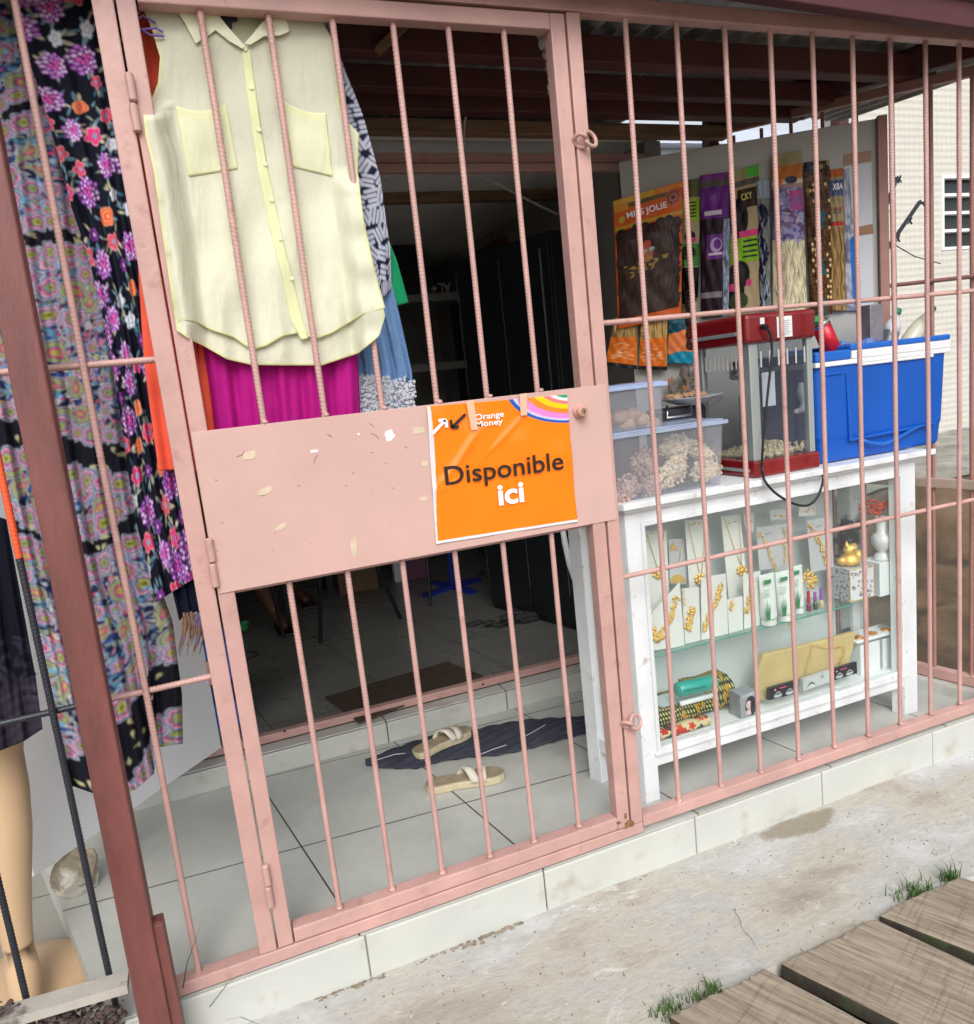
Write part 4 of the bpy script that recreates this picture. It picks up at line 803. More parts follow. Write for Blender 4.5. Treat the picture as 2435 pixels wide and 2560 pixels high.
# pieces of lettering lie on the sheet
ur=pc[1]-pc[0]; 
def plet(s,s0,s1,t0,t1,m_,h,b=.02,sp=1): # left baseline (s0,t0) to right baseline (s1,t1)
    A=PQ(s0,t0);B=PQ(s1,t1); return txt(s,A+np.array([0,-.0045,0]),B-A,(0,0,1),np.linalg.norm(B-A),m_,pst,bold=b,height=h,space=sp)
mBR=mat('ink_dark',(.022,.012,.010),.35); mWH=mat('ink_white',(.85,.85,.87),.35)
plet('Disponible',.085,.925,.575,.565,mBR,.062,.010)
plet('ici',.437,.620,.775,.772,mWH,.053,.028)
plet('Orange',.315,.520,.128,.120,mWH,.019,.012); plet('Money',.318,.508,.180,.172,mWH,.019,.012)
def arrow(s0,t0,s1,t1,m_,r=.0045):
    A=PQ(s0,t0)+np.array([0,-.005,0]);B=PQ(s1,t1)+np.array([0,-.005,0]);m=MB();d=(B-A)/np.linalg.norm(B-A);n=np.cross(d,[0,1,0])
    def bar(p,q): dd=(q-p)/np.linalg.norm(q-p);nn=np.cross(dd,[0,1,0])*r; m.prism([p-nn,q-nn,q+nn,p+nn],(0,-.0008,0))
    bar(A,B-d*.002); e=.019; u=np.array([np.sign(d[0]),0,0]); v=np.array([0,0,np.sign(d[2])]); m2=B; bar(m2+u*r*0,m2-u*e); bar(m2+v*r*0+u*0,m2-v*e-0*u); m.build('arrow',m_,pst)
arrow(.022,.195,.116,.105,mWH,.0037); arrow(.252,.078,.152,.165,mBR,.0037)
for (px,py,qx,qy,w_) in [(905,772,915,828,.020),(1008,758,1010,800,.020)]:
    a=at(px,py,-.0135);b=at(qx,qy,-.0135); x=np.array([w_/2,0,0]); m=MB(); m.prism([a-x,a+x,b+x*.8,b-x],(0,.0008,0)); m.build('tape',mat('masking_tape',(.72,.42,.28),.4),pst)
# ------------------------------------------------------------------ things on the porch
leaf=thing('door_leaf','white door leaf standing open behind the hanging dresses at the left','door',(-.35,.9,.1))
A=np.array(onz(65,1690,.15)); B=np.array(onz(427,1440,.15))
m=MB(); n_=np.array([.03,-.03,0])*.4; m.hexa([A,B,B+[-.02,.02,0],A+[-.02,.02,0],(*A[:2],2.1),(*B[:2],2.1),(B[0]-.02,B[1]+.02,2.1),(A[0]-.02,A[1]+.02,2.1)]); m.build('panel',mDOOR,leaf,bevel=.003)
for z in (.4,1.6): m=MB(); m.lathe([(.012,0),(.012,.09)],(B[0]+.005,B[1]+.0,z),10); m.build('hinge',mPINK,leaf)
def rock(c,rx,ry,rz):
    bm=bmesh.new(); bmesh.ops.create_icosphere(bm,subdivisions=5,radius=1); r=np.random.default_rng(2)
    pl_=[(lambda v:(v/np.linalg.norm(v),r.uniform(.62,.9)))(r.normal(size=3)) for _ in range(16)]
    for v in bm.verts:
        p=np.array(v.co)
        for n,d in pl_:
            e=p@n-d
            if e>0: p=p-n*e*.9
        p=p*(1+.02*math.sin(9*p[0]+3)+.02*math.sin(13*p[1])+.012*math.sin(31*p[2]+20*p[0])); v.co=Vector((c[0]+p[0]*rx,c[1]+p[1]*ry,c[2]+p[2]*rz))
    me=bpy.data.meshes.new('rock'); bm.to_mesh(me); bm.free(); me.materials.append(mat('stone',(.34,.29,.21),.85,var=.45,vs=9,bump=1,bs=40,c2=(.62,.60,.53),cs=8,cth=(.50,.56))); o=bpy.data.objects.new('rock',me); return link(o)
q=at(147,1658,.60); tag(rock((q[0],.60,.080),.075,.06,.078),'rough pale brown stone at the foot of the open white door leaf','stone')
# towel rag
mCARDt=mat('stripe_pale',(.45,.45,.48),.9)
mTOW=mat('towel_navy',(.045,.048,.075),.95,var=.4,vs=20,bump=1,bs=220)
top=[(705,1474),(745,1452),(800,1432),(850,1418),(905,1412),(960,1400),(1010,1392),(1060,1388),(1110,1386),(1185,1382)]; bot=[(706,1478),(745,1484),(800,1484),(850,1470),(905,1462),(960,1458),(1010,1448),(1060,1434),(1110,1420),(1185,1405)]
a=poly(top,120);b=poly(bot,120);A=np.array([onz(*p,FZ) for p in a]);B=np.array([onz(*p,FZ) for p in b]);t=np.linspace(0,1,30)[:,None,None];P=A[None]*(1-t)+B[None]*t
uu=np.linspace(0,1,120)[None,:];tt=t[...,0]; P[...,2]+=.006+.016*np.sin(np.pi*tt)*(.6+.4*np.sin(uu*23+tt*5))+.006*np.abs(np.sin(uu*40+tt*14))
o=grid('towel',P,None,mTOW,None,None,.006); tag(o,'dark navy towel rag lying on the porch floor behind the sandals','towel')
m=MB()
for a_ in [[(722,1474),(760,1462),(800,1458),(830,1452)],[(925,1462),(950,1452),(975,1444)],[(1002,1432),(1028,1418),(1050,1405)]]: m=MB(); m.tube([onz(p[0],p[1]-9,FZ+.024) for p in a_],.0018,5); m.build('stripe',mCARDt,o)
# sandals
mSOLE=mat('sandal_sole',(.52,.45,.30),.6,var=.1,vs=40,bump=.2); mIN=mat('sandal_footbed',(.33,.27,.18),.7,var=.25,vs=30); mSTR=mat('sandal_strap',(.60,.55,.46),.5,var=.06)
def sandal(heel,toe,lab,flip=1,z0=FZ+.001):
    heel=np.array(heel[:2]);toe=np.array(toe[:2]);Ln=np.linalg.norm(toe-heel);u=(toe-heel)/Ln;n=np.array([-u[1],u[0]]);t=thing('sandal',lab,'sandal',(*heel,z0),'beige sandals on the porch')
    prof=[(0,0),(.02,.026),(.08,.034),(.2,.036),(.4,.033),(.55,.037),(.7,.044),(.82,.044),(.92,.036),(.98,.02),(1,0)]
    def outline(k,off=0): 
        f=[];g=[]
        for s,w in prof: c=heel+u*Ln*s; f.append((*(c+n*(w*k+flip*.006*math.sin(s*3))),0)); g.append((*(c-n*(w*k-flip*.006*math.sin(s*3))),0))
        return f+g[-2:0:-1]
    def slab(name,k,za,zb,mt): m=MB(); m.prism([(x,y,z0+za) for x,y,_ in outline(k)],(0,0,zb-za)); return m.build(name,mt,t,bevel=.004)
    so_=slab('sole',1,0,.026,mSOLE); slab('footbed',.9,.0262,.029,mIN)
    def strap(s0,s1,h,wd):
        m=MB(); vs=[];N=14
        for i in range(N+1):
            a=math.pi*i/N; s=s0+(s1-s0)*i/N; w=np.interp(s,[p[0] for p in prof],[p[1] for p in prof])*.98; c=heel+u*Ln*s+n*math.cos(a)*w*flip
            for k in (-wd/2,wd/2): vs.append((*(c+u*k),z0+.02+h*math.sin(a)))
        m.add(vs,[(2*i,2*i+1,2*i+3,2*i+2) for i in range(N)]); o=m.build('strap',mSTR,t,smooth=True); md=o.modifiers.new('th','SOLIDIFY'); md.thickness=.005
    strap(.45,.62,.045,.030); strap(.74,.70,.036,.026)
sandal(onz(800,1462,.03),onz(905,1408,.04),'beige two strap sandal resting on the dark towel, farther one',1,FZ+.016)
sandal(onz(820,1518,.03),onz(972,1490,.03),'beige two strap sandal lying in front on the tiles, nearer one',1)
# ------------------------------------------------------------------ mannequin behind the black grille
mSKIN=mat('mannequin_beige',(.58,.40,.245),.35,var=.04,vs=3)
mn=thing('mannequin','beige shop mannequin leg on a round base wearing a dark lace skirt','mannequin',(-.62,.42,-.1))
def skin(name,joints,edges,mt,parent,sub=2):
    me=bpy.data.meshes.new(name); me.from_pydata([tuple(map(float,j[:3])) for j in joints],edges,[]); o=bpy.data.objects.new(name,me); link(o,parent)
    o.modifiers.new('skin','SKIN'); me.materials.append(mt)
    if not me.skin_vertices: 
        bpy.context.view_layer.update()
    sv=me.skin_vertices[0].data if me.skin_vertices else None
    if sv is None: raise RuntimeError('skin')
    for i,j in enumerate(joints):
        sv[i].radius=(j[3],j[4] if len(j)>4 else j[3])
    sv[0].use_root=True
    s_=o.modifiers.new('s','SUBSURF'); s_.levels=sub; s_.render_levels=sub; o.modifiers['skin'].use_smooth_shade=True; return o
# leg outline measured left/right edge at several heights
prof=[(1300,-45,70),(1400,-40,48),(1450,-38,45),(1520,-30,57),(1600,-25,63),(1700,-18,61),(1780,-4,62),(1830,8,66)]
J=[]
for py,l,r in prof:
    c=at((l+r)/2,py,.34); w=np.linalg.norm(at(r,py,.34)-at(l,py,.34))/2; J.append((c[0],c[1],c[2],w))
m=MB(); rings=[]
foot=[(at(36,1860,.30),.036),(at(42,1885,.26),.030),(at(50,1905,.22),.018)]
path=[np.array(j[:3]) for j in J]; rad=[j[3] for j in J]
# resample smoothly
T=np.linspace(0,1,len(path)); t2=np.linspace(0,1,40); sm=lambda v:np.interp(t2,T,v)
pth=[np.array([sm([p[i] for p in path])[k] for i in range(3)]) for k in range(40)]; rr=sm(rad)
pth+= [pth[-1]+np.array([.012,-.05,-.035]),pth[-1]+np.array([.02,-.10,-.062]),pth[-1]+np.array([.025,-.145,-.075]),pth[-1]+np.array([.025,-.165,-.080])]; rr=list(rr)+[.04,.036,.028,.012]
m.tube(pth,rr,24); m.build('leg',mSKIN,mn,smooth=True)
fz=pth[-1][2]
m=MB(); c=at(62,1850,.42); m.lathe([(.02,.052),(.07,.05),(.135,.040),(.165,.02),(.172,0)],(c[0]-.02,.40,-.099),40); m.build('base',mSKIN,mn,smooth=True)
def lace(nu,nv):
    c=Canvas(nu,nv,s3(9,11,28)); R=random.Random(2)
    for _ in range(700):
        y=nv*(1-abs(R.gauss(0,.16))); c.ell(R.uniform(0,nu),y,R.uniform(1,4),R.uniform(.8,1.6),s3(50,45,60),R.uniform(0,3),.7)
    for k in range(5):
        for x in range(nu): c.ell(x,nv*(.80+.045*k)+3*math.sin(x/5.),1.4,1.0,s3(62,52,62))
    return c.a
sk=garment('skirt',[(-150,950),(-150,1200),(-150,1440)],[(12,1000),(40,1150),(68,1300),(82,1408)],.16,.004,paint=lace,amp=.010,k=5,parent=mn,hem=[(-150,1450),(-60,1455),(0,1446),(45,1428),(82,1404)])
# ------------------------------------------------------------------ inside the shop
mMAT=mat('doormat_brown',(.07,.045,.03),.95,var=.35,vs=25,bump=.8,bs=300)
m=MB(); m.prism([onz(*p,.114) for p in [(625,1345),(692,1394),(930,1304),(862,1277)]],(0,0,.008)); o=m.build('doormat',mMAT,bevel=.002)
tag(o,'brown doormat on the dark shop floor just inside the threshold','doormat')
cb=thing('black_cabinet','tall black two door cabinet inside the shop behind the gate','cabinet',(1.7,1.7,.11))
mBK=mat('cabinet_black',(.014,.017,.019),.22,var=.1)
m=MB(); cc=np.array([1.66,1.80]); cu=np.array([.28,-.96]); cu/=np.linalg.norm(cu); m.obox(cc,cu,.36,.12,.112,2.02); m.build('carcass',mBK,cb,bevel=.004)
cn=np.array([cu[1],-cu[0]]); cn=cn if cn[0]<0 else -cn
for s0,s1 in ((-.355,-.005),(.005,.355)):
    m=MB(); c=cc+cn*.13+cu*(s0+s1)/2; m.obox(c,cu,(s1-s0)/2,.008,.15,2.0); m.build('door',mBK,cb,bevel=.003)
mTRIM=mat('cabinet_trim',(.55,.56,.55),.25,metal=.9)
for s in (-.36,.0,.3): m=MB(); c=cc+cn*.141+cu*s; m.obox(c,cu,.0018,.0018,.3,1.95); m.build('edge_trim',mTRIM,cb)
for s in (-.03,.03): m=MB(); c=cc+cn*.155+cu*s; m.obox(c,cu,.006,.006,.8,1.25); m.build('handle',mDARK,cb)
m=MB(); m.beam((2.07,1.30,.11),(1.93,1.16,2.2),.05,.035); m.beam((1.99,1.20,.11),(1.88,1.15,2.2),.03,.05); o=m.build('wooden_post',mWOODO); tag(o,'leaning pine post just inside the right of the doorway','post')
m=MB(); a=at(885,320,1.35);pts=[at(790,315,1.30),at(885,322,1.35),at(960,355,1.45),at(1030,392,1.55),at(1100,425,1.65),at(1250,470,1.8)]; m.tube(pts,.006,8)
m.tube([at(885,322,1.35),at(980,316,1.5),at(1050,318,1.6),at(1115,360,1.8),at(1250,480,2)],.004,8); m.tube([at(740,350,1.5),at(800,330,1.4),at(885,322,1.35)],.003,6)
o=m.build('electric_cable',mat('cable_white',(.5,.49,.45),.5)); tag(o,'white electric cables sagging under the shop ceiling','cable')
m=MB(); m.tube([at(905,190,.85),at(895,235,.9),at(893,288,1.0)],.003,6); o=m.build('roof_wire',MATS['cable_white']); tag(o,'short thin wire hanging from the roof beams above the lintel','wire')
m=MB(); 
for i,(px,py) in enumerate([(1040,62),(1046,82),(1052,105),(1060,128),(1062,150),(1064,170)]): m.ball(at(px,py,.16),.011+.003*(i%2),8,6,.25,(1,1,1.3))
o=m.build('shell_string',mat('shell',(.42,.42,.36),.6,var=.2)); tag(o,'string of pale knotted balls hanging at the top right of the gate','string')
m=MB(); m.prism([at(*p,2.6) for p in [(940,470),(1080,395),(1090,430),(1060,470)]],(0,.3,0)); o=m.build('red_cloth',mat('rust_cloth',(.14,.03,.015),.9)); tag(o,'dark rust red cloth lying on top of the black cabinet','cloth')
sh=thing('shelf_unit','low pale shelf unit against the dark back wall of the shop','shelf',(1.2,3.3,.11))
for py in (565,700,790): 
    z=at(830,py,3.2)[2]; m=MB(); m.box(.72,1.90,3.2,3.6,z-.05,z); m.build('board',mat('shelf_pale',(.32,.32,.31),.6,var=.1) if 'shelf_pale' not in MATS else MATS['shelf_pale'],sh)
for x_ in (.68,1.90): m=MB(); m.box(x_,x_+.04,3.2,3.6,.11,2.0); m.build('side',mDARK,sh)
bx=thing('carton','dark box with a dim portrait and upside down letters on the shelf','box',(1.1,3.1,1.8))
z=at(830,562,3.15)[2]; m=MB(); m.box(.9,1.55,3.15,3.4,z+.002,z+.50); m.build('carton',mDARK,bx)
txt('AL+',at(868,545,3.148)+np.array([0,-.003,0]),(-1,0,0),(0,0,-1),.14,mat('dim_white',(.5,.5,.5),.6),bx,bold=.02) 
m=MB(); m.ball((1.12,3.14,z+.24),.12,14,10,.03,(1,.12,1.25)); m.build('portrait',mat('portrait_brown',(.10,.045,.03),.8,var=.3),bx)
m=MB(); m.ball((1.19,3.142,z+.32),.155,16,10,.06,(1,.10,1.05)); m.build('portrait_hair',mBLACK,bx)
tb=thing('folding_table','folding table with thin black legs inside the shop','table',(.6,2.4,.11))
for a,b in [((615,1085),(618,1238)),((718,1075),(772,1192))]:
    B_=onz(*b,.112); ys=B_[1]; A_=at(*a,ys-.05); m=MB(); m.tube([B_,A_+(A_-B_)*.5],.011,8); m.build('leg',mBLACK,tb)
m=MB(); m.box(.2,1.25,1.75,2.5,.80,.83); m.build('tabletop',mat('table_top_brown',(.12,.07,.04),.5),tb)
for a,b in [((.25,2.45),(.3,2.4)),((1.2,2.45),(1.15,2.4))]: m=MB(); m.tube([(b[0],b[1],.112),(a[0],a[1],.8)],.011,8); m.build('leg',mBLACK,tb)
fn=thing('standing_fan','blue standing fan with a cross shaped base in the dark shop','fan',onz(872,1135,.112))
fb_=onz(872,1128,.13); m=MB()
for a in (0.3,1.87,3.44,5.0): m.beam(fb_,fb_+np.array([math.cos(a)*.22,math.sin(a)*.22,-.01]),.05,.025)
m.build('base',mat('fan_blue',(.01,.03,.28),.4),fn,bevel=.004)
m=MB(); m.tube([fb_,fb_+np.array([0,0,.55])],.016,10); m.build('pole',MATS['fan_blue'],fn)
m=MB(); ring(m,fb_+np.array([0,-.05,.72]),.17,.006,(0,1,0)); ring(m,fb_+np.array([0,.05,.72]),.17,.006,(0,1,0)); m.lathe([(.05,0),(.05,.12)],fb_+np.array([0,.06,.72]),14,(0,-1,0)); m.build('fan_head',MATS['fan_blue'],fn)
q=onz(770,1120,.112); m=MB(); m.box(q[0]-.03,q[0]+.03,q[1],q[1]+.05,.112,.8); o=m.build('white_post',mWHITE); tag(o,'thin white table leg post behind the folding table','post')
q=onz(693,1140,.112); m=MB(); m.box(q[0]-.13,q[0]+.13,q[1],q[1]+.2,.112,.50); o=m.build('cardboard_box',mat('cardboard',(.20,.13,.075),.8,var=.2),bevel=.004); tag(o,'brown cardboard box on the dark floor under the table','box')
q=onz(815,1122,.112); m=MB(); m.box(q[0]-.09,q[0]+.09,q[1]+.1,q[1]+.2,.112,.6); o=m.build('mauve_bin',mat('mauve',(.20,.07,.14),.5),bevel=.01); tag(o,'dull mauve plastic bin beside the blue fan','bin')
m=MB()
c=onz(1010,1190,.12)
for _ in range(40): m.ball(c+np.array([random.gauss(0,.12),random.gauss(0,.04),random.uniform(0,.03)]),random.uniform(.015,.035),7,5,.3,(1.4,1,.5))
o=m.build('rag_heap',mat('rag_dark',(.05,.05,.055),.95,var=.5,bump=1),smooth=True); tag(o,'heap of dark rags on the shop floor by the cabinet','rags')
m=MB(); c=onz(1085,1172,.12); m.ball(c+np.array([0,0,.02]),.03,8,6,.3,(1.3,1,.7)); o=m.build('bag_scrap',mPAPER); tag(o,'small crumpled pale bag at the foot of the cabinet','bag')
m=MB(); m.tube([at(1082,1008,.9),at(1088,1045,.9),at(1097,1085,.88),at(1110,1125,.84)],[.010,.013,.014,.012],8); o=m.build('plastic_strip',mWHITE,smooth=True); tag(o,'white curved plastic strip hanging beside the left side of the display case','strip')
mGRN=mat('green_plastic',(.04,.35,.12),.4)
m=MB(); c=onz(465,1216,.13); m.ball(c+np.array([0,0,.03]),.035,9,6,.4,(1.2,1,.8)); o=m.build('green_bag',mGRN); tag(o,'crumpled bright green bag just behind the gate hinge','bag')
m=MB(); c=onz(478,1262,.118); ring(m,c+np.array([0,0,.0]),.05,.003,(0,0,1)); o=m.build('black_wire_loop',mBLACK); tag(o,'thin black wire loop on the floor below the green bag','wire')
# blue baskets beyond the white door leaf
for i,(py0,py1,lab) in enumerate([(1245,1300,'upper blue plastic basket seen at the right edge of the door leaf'),(1365,1425,'lower blue plastic basket seen at the right edge of the door leaf')]):
    a=at(392,py0,1.35); b=at(480,py1,1.35); t=thing('plastic_basket',lab,'basket',(a[0]+.1,1.35,b[2]),'blue baskets stacked inside')
    x0,x1,z0,z1=a[0]-.15,b[0]-.01,b[2],a[2]; m=MB()
    m.box(x0,x1,1.35,1.36,z0,z1); m.box(x0,x1,1.55,1.56,z0,z1); m.box(x1-.01,x1,1.36,1.55,z0,z1); m.box(x0,x0+.01,1.36,1.55,z0,z1); m.box(x0,x1,1.36,1.55,z0,z0+.008); m.build('body',mat('basket_blue',(.005,.14,.55),.4) if i==0 else MATS['basket_blue'],t)
    m=MB()
    for k in range(9):
        for j in range(3): m.lathe([(.005,0),(.005,.001)],(x1-.015-k*.018,1.349,z0+.014+j*.02),8,(0,-1,0))
    m.build('hole_pattern',mDARK,t)
# seated person in the dark
mSK=mat('skin_brown',(.16,.07,.04),.5); pf_=onz(545,1205,.13); pf2=onz(590,1155,.13)
ps=thing('person','person seated in the dark shop, only bare lower legs and dark sandals in view','person',(pf_[0],pf_[1]+.4,.112))
h=np.array([pf_[0]-.10,pf_[1]+.50,.58]); kn=np.array([pf_[0]-.16,pf_[1]+.06,.60]); kn2=np.array([pf2[0]-.30,pf2[1]-.02,.60])
J=[(*h,.12),(h[0]-.08,h[1],h[2],.09),(*kn,.058),(pf_[0]-.03,pf_[1]+.05,.2,.036),(pf_[0],pf_[1]-.10,.140,.026),(h[0]+.08,h[1],h[2],.09),(*kn2,.058),(pf2[0]-.06,pf2[1]+.06,.2,.036),(pf2[0],pf2[1]-.08,.140,.026),
   (h[0],h[1]+.02,h[2]+.28,.12,.09),(h[0],h[1]+.02,h[2]+.46,.12,.08),(h[0],h[1],h[2]+.56,.045),(h[0],h[1]-.02,h[2]+.66,.075,.085),(h[0],h[1]-.02,h[2]+.76,.065,.075),
   (h[0]-.18,h[1]+.02,h[2]+.46,.045),(h[0]-.22,h[1]-.04,h[2]+.18,.036),(h[0]-.10,h[1]-.24,h[2]+.12,.026),(h[0]+.18,h[1]+.02,h[2]+.46,.045),(h[0]+.22,h[1]-.04,h[2]+.18,.036),(h[0]+.10,h[1]-.24,h[2]+.12,.026)]
E_=[(0,1),(1,2),(2,3),(3,4),(0,5),(5,6),(6,7),(7,8),(0,9),(9,10),(10,11),(11,12),(12,13),(10,14),(14,15),(15,16),(10,17),(17,18),(18,19)]
skin('body',J,E_,mSK,ps)
m=MB(); m.ball((h[0],h[1]-.0,h[2]+.80),.10,14,10,.04,(1,1,.8)); m.build('hair',mBLACK,ps)
m=MB(); m.tube([(h[0],h[1]+.02,h[2]-.1),(h[0],h[1]+.02,h[2]+.3),(h[0],h[1]+.02,h[2]+.49)],[.19,.17,.10],16); m.build('shirt',mDARK,ps,smooth=True)
for f in (pf_,pf2): m=MB(); m.box(f[0]-.045,f[0]+.045,f[1]-.18,f[1]+.08,.112,.128); m.build('sandal',mBLACK,ps,bevel=.006)
m=MB(); m.box(h[0]-.2,h[0]+.2,h[1]-.18,h[1]+.2,.44,.47); 
st=thing('stool','dark wooden stool under the seated person','stool',(h[0],h[1],.112)); m.build('seat',mDARK,st)
for sx in (-.17,.17):
    for sy in (-.15,.17): m=MB(); m.box(h[0]+sx-.015,h[0]+sx+.015,h[1]+sy-.015,h[1]+sy+.015,.112,.44); m.build('leg',mDARK,st)
# ------------------------------------------------------------------ display case
Zc=lambda x,y:(1155.6+x*.3491,924.5+y*.3491); Zt=lambda x,y:(1117+x*.4045,539.3+y*.4045); Zp=lambda x,y:(1140.2+x*.21355,292.8+y*.21355); Zq=lambda x,y:(1309.7+x*.30185,115.6+y*.30185)
YF=.13; ZT=.985; XL,XR=1.150,2.325; YBK=.36
case=thing('display_case','white painted wooden display case with glass front standing behind the grille','display case',(1.7,.25,FZ))
m=MB(); m.box(XL-.028,XR+.055,YF-.03,YBK+.03,.965,ZT); m.shear(-.33,YF).build('top_board',mWPAINT,case,bevel=.003)
m=MB(); m.box(XL-.012,XR+.03,YF-.014,YBK+.012,.953,.9648); m.shear(-.33,YF).build('moulding',mWPAINT,case,bevel=.003)
for x0,x1,y0,y1 in ((XL,XL+.052,YF,YF+.045),(XR-.062,XR,YF,YF+.045),(XL,XL+.05,YBK-.05,YBK),(XR-.05,XR,YBK-.05,YBK)):
    m=MB(); m.box(x0,x1,y0,y1,FZ,.953); m.shear(-.33,YF).build('leg',mWPAINT,case,bevel=.002)
for b_ in ((XL+.052,XR-.062,YF+.002,YF+.04,.915,.953),(XL+.052,XR-.062,YF+.002,YF+.04,.128,.178),(XL+.05,XR-.05,YBK-.04,YBK-.005,.128,.178),(XL+.003,XL+.04,YF+.045,YBK-.05,.128,.178),(XL+.003,XL+.04,YF+.045,YBK-.05,.915,.953),(XR-.04,XR-.003,YF+.045,YBK-.05,.128,.178),(XR-.04,XR-.003,YF+.045,YBK-.05,.915,.953)): m=MB(); m.box(*b_); m.shear(-.33,YF).build('rail',mWPAINT,case,bevel=.002)
m=MB(); x0,x1,z0,z1=XL+.052,XR-.062,.178,.915
for a in ((x0,x0+.012,z0,z1),(x1-.012,x1,z0,z1),(x0+.012,x1-.012,z1-.011,z1),(x0+.012,x1-.012,z0,z0+.011)): m.box(a[0],a[1],YF-.004,YF+.012,a[2],a[3])
m.box(x0-.01,x1+.01,YF-.008,YF+.0,z0-.012,z0-.001)
m.shear(-.33,YF).build('glazing_bead',mWPAINT,case,bevel=.001)
m=MB(); m.box(x0+.01,x1-.01,YF+.004,YF+.007,z0+.008,z1-.008); m.shear(-.33,YF).build('front_glass',mGLASS,case)
for x_ in (XL+.018,XR-.021): m=MB(); m.box(x_,x_+.003,YF+.046,YBK-.051,.178,.915); m.shear(-.33,YF).build('side_glass',mGLASS,case)
m=MB(); m.box(XL+.04,XR-.04,YF+.045,YBK-.045,.172,.1775); m.shear(-.33,YF).build('bottom_board',mWHITE,case)
m=MB(); m.box(XL+.05,2.20,YBK-.04,YBK-.034,.178,.95); m.shear(-.33,YF).build('back_panel',mat('case_back',(.62,.66,.68),.6,var=.06),case)
m=MB(); m.box(2.20,XR-.05,YBK-.04,YBK-.037,.178,.95); m.shear(-.33,YF).build('back_glass',mGLASS,case)
zs=at(*Zc(600,905),YF+.05)[2]; zs=at(*Zc(870,820),YF+.03)[2]
m=MB(); m.box(XL+.045,2.07,YF+.03,YBK-.05,zs-.006,zs); m.shear(-.33,YF).build('glass_shelf',film('shelf_glass',(.85,.95,.92),.97,.02,(.7,.9,.85),.08),case)
m=MB(); m.box(XL+.045,2.07,YF+.0285,YF+.0299,zs-.006,zs); m.shear(-.33,YF).build('shelf_edge',mGLEDGE,case)
# ------------------------------------------------------------------ jewellery
mCARD=mat('card_white',(.72,.72,.70),.5); mCARDG=mat('card_grey',(.52,.52,.55),.4,var=.1)
def qcard(name,lab,q,Y,cat,grp,mt=None,par=None,th=.0015):
    m=MB(); m.prism([at(*Zc(*p),Y) for p in q],(0,th,0)); root=at(*Zc(*q[0]),Y)
    t=thing(name,lab,cat,root,grp); m.build('card',mt or mCARD,t,bevel=.0005); return t
def blobs(m,pts,r,n,Y,jit=.35):
    p=poly(pts,n)
    for a in np.repeat(p,2,0): m.ball(at(*Zc(a[0]+random.gauss(0,r*.42),a[1]+random.gauss(0,r*.38)),Y),r*.00027*random.uniform(.5,1.15),6,5,jit,(1,.6,1))
def chain(par,paths,Y,r=.0011):
    for p in paths:
        m=MB(); m.tube([at(*Zc(*a),Y) for a in p],r,6); m.build('chain',mGOLD,par,smooth=True)
def pend(par,c,r,Y,k=7,nm='pendant'):
    m=MB(); m.ball(at(*Zc(*c),Y),r*.0003,8,6,.2,(1,.4,1))
    for i in range(k): a=6.28*i/k; m.ball(at(*Zc(c[0]+r*.7*math.cos(a),c[1]+r*.7*math.sin(a)),Y),r*.00022,7,5,.3,(1,.5,1))
    m.build(nm,mGOLD,par,smooth=True)
gc='gold necklaces on cards in the case'
Y1=.235
def neck(lab,q,paths,pens,ears,Y=Y1,mt=None,black=None):
    t=qcard('necklace_card',lab,q,Y,'necklace',gc,mt); 
    chain(t,paths,Y-.003)
    for c,r in pens: pend(t,c,r,Y-.005)
    for c in ears: m=MB(); m.ball(at(*Zc(*c),Y-.003),.0035,7,5,.3,(1,.5,1)); m.build('earring',mGOLD,t,smooth=True)
    return t
neck('white necklace card farthest left in the case with a round gold pendant',[(245,285),(368,275),(385,735),(280,745)],[[(262,300),(290,400),(318,490)],[(352,300),(340,400),(330,490)]],[((325,515),34)],[(290,292),(325,288)])
t=neck('small necklace card with a gold triangle and half disc between two tall cards',[(378,325),(470,322),(480,575),(385,575)],[[(457,330),(445,400),(430,475)]],[],[],Y=.25,mt=mCARDG)
m=MB(); m.prism([at(*Zc(*p),.246) for p in [(385,390),(405,345),(428,385)]],(0,.002,0)); m.prism([at(*Zc(*p),.246) for p in [(390,572),(395,540),(415,522),(445,520),(470,545),(474,562)]],(0,.003,0)); m.build('pendant',mGOLD,t)
neck('tall white necklace card with a gold butterfly pendant',[(468,225),(590,215),(612,685),(500,695)],[[(487,235),(520,390),(552,530)],[(578,228),(572,380),(560,530)]],[((555,548),34),((578,622),18)],[(508,246),(525,240),(548,238)])
neck('tall white necklace card with a gold flower pendant, right of the butterfly one',[(668,200),(775,190),(820,655),(712,670)],[[(690,215),(735,360),(778,470)],[(768,200),(775,350),(781,470)]],[((785,500),32)],[(715,238),(745,230)])
t=neck('grey necklace card with a thick twisted gold chain, above the white tubes',[(862,262),(1030,240),(1040,480),(880,500)],[],[],[],mt=mCARDG)
m=MB(); blobs(m,[(882,292),(915,350),(945,420),(965,490)],12,26,Y1-.005); blobs(m,[(1022,262),(1018,340),(1024,410),(1020,470)],12,22,Y1-.005); m.build('chain',mGOLD,t,smooth=True)
txt('FASHION',at(*Zc(910,305),Y1-.002),(1,0,.08),(0,0,1),.028,mBLACK,t)
t=neck('grey necklace card with a leafy gold chain, nearest the gold figurine',[(1140,225),(1275,200),(1292,480),(1165,515)],[],[],[],mt=mCARDG)
m=MB(); blobs(m,[(1160,250),(1200,320),(1235,390),(1250,465)],16,34,Y1-.005); m.build('chain',mGOLD,t,smooth=True)
txt('FASHION',at(*Zc(1190,262),Y1-.002),(1,0,.1),(0,0,1),.026,mBLACK,t)
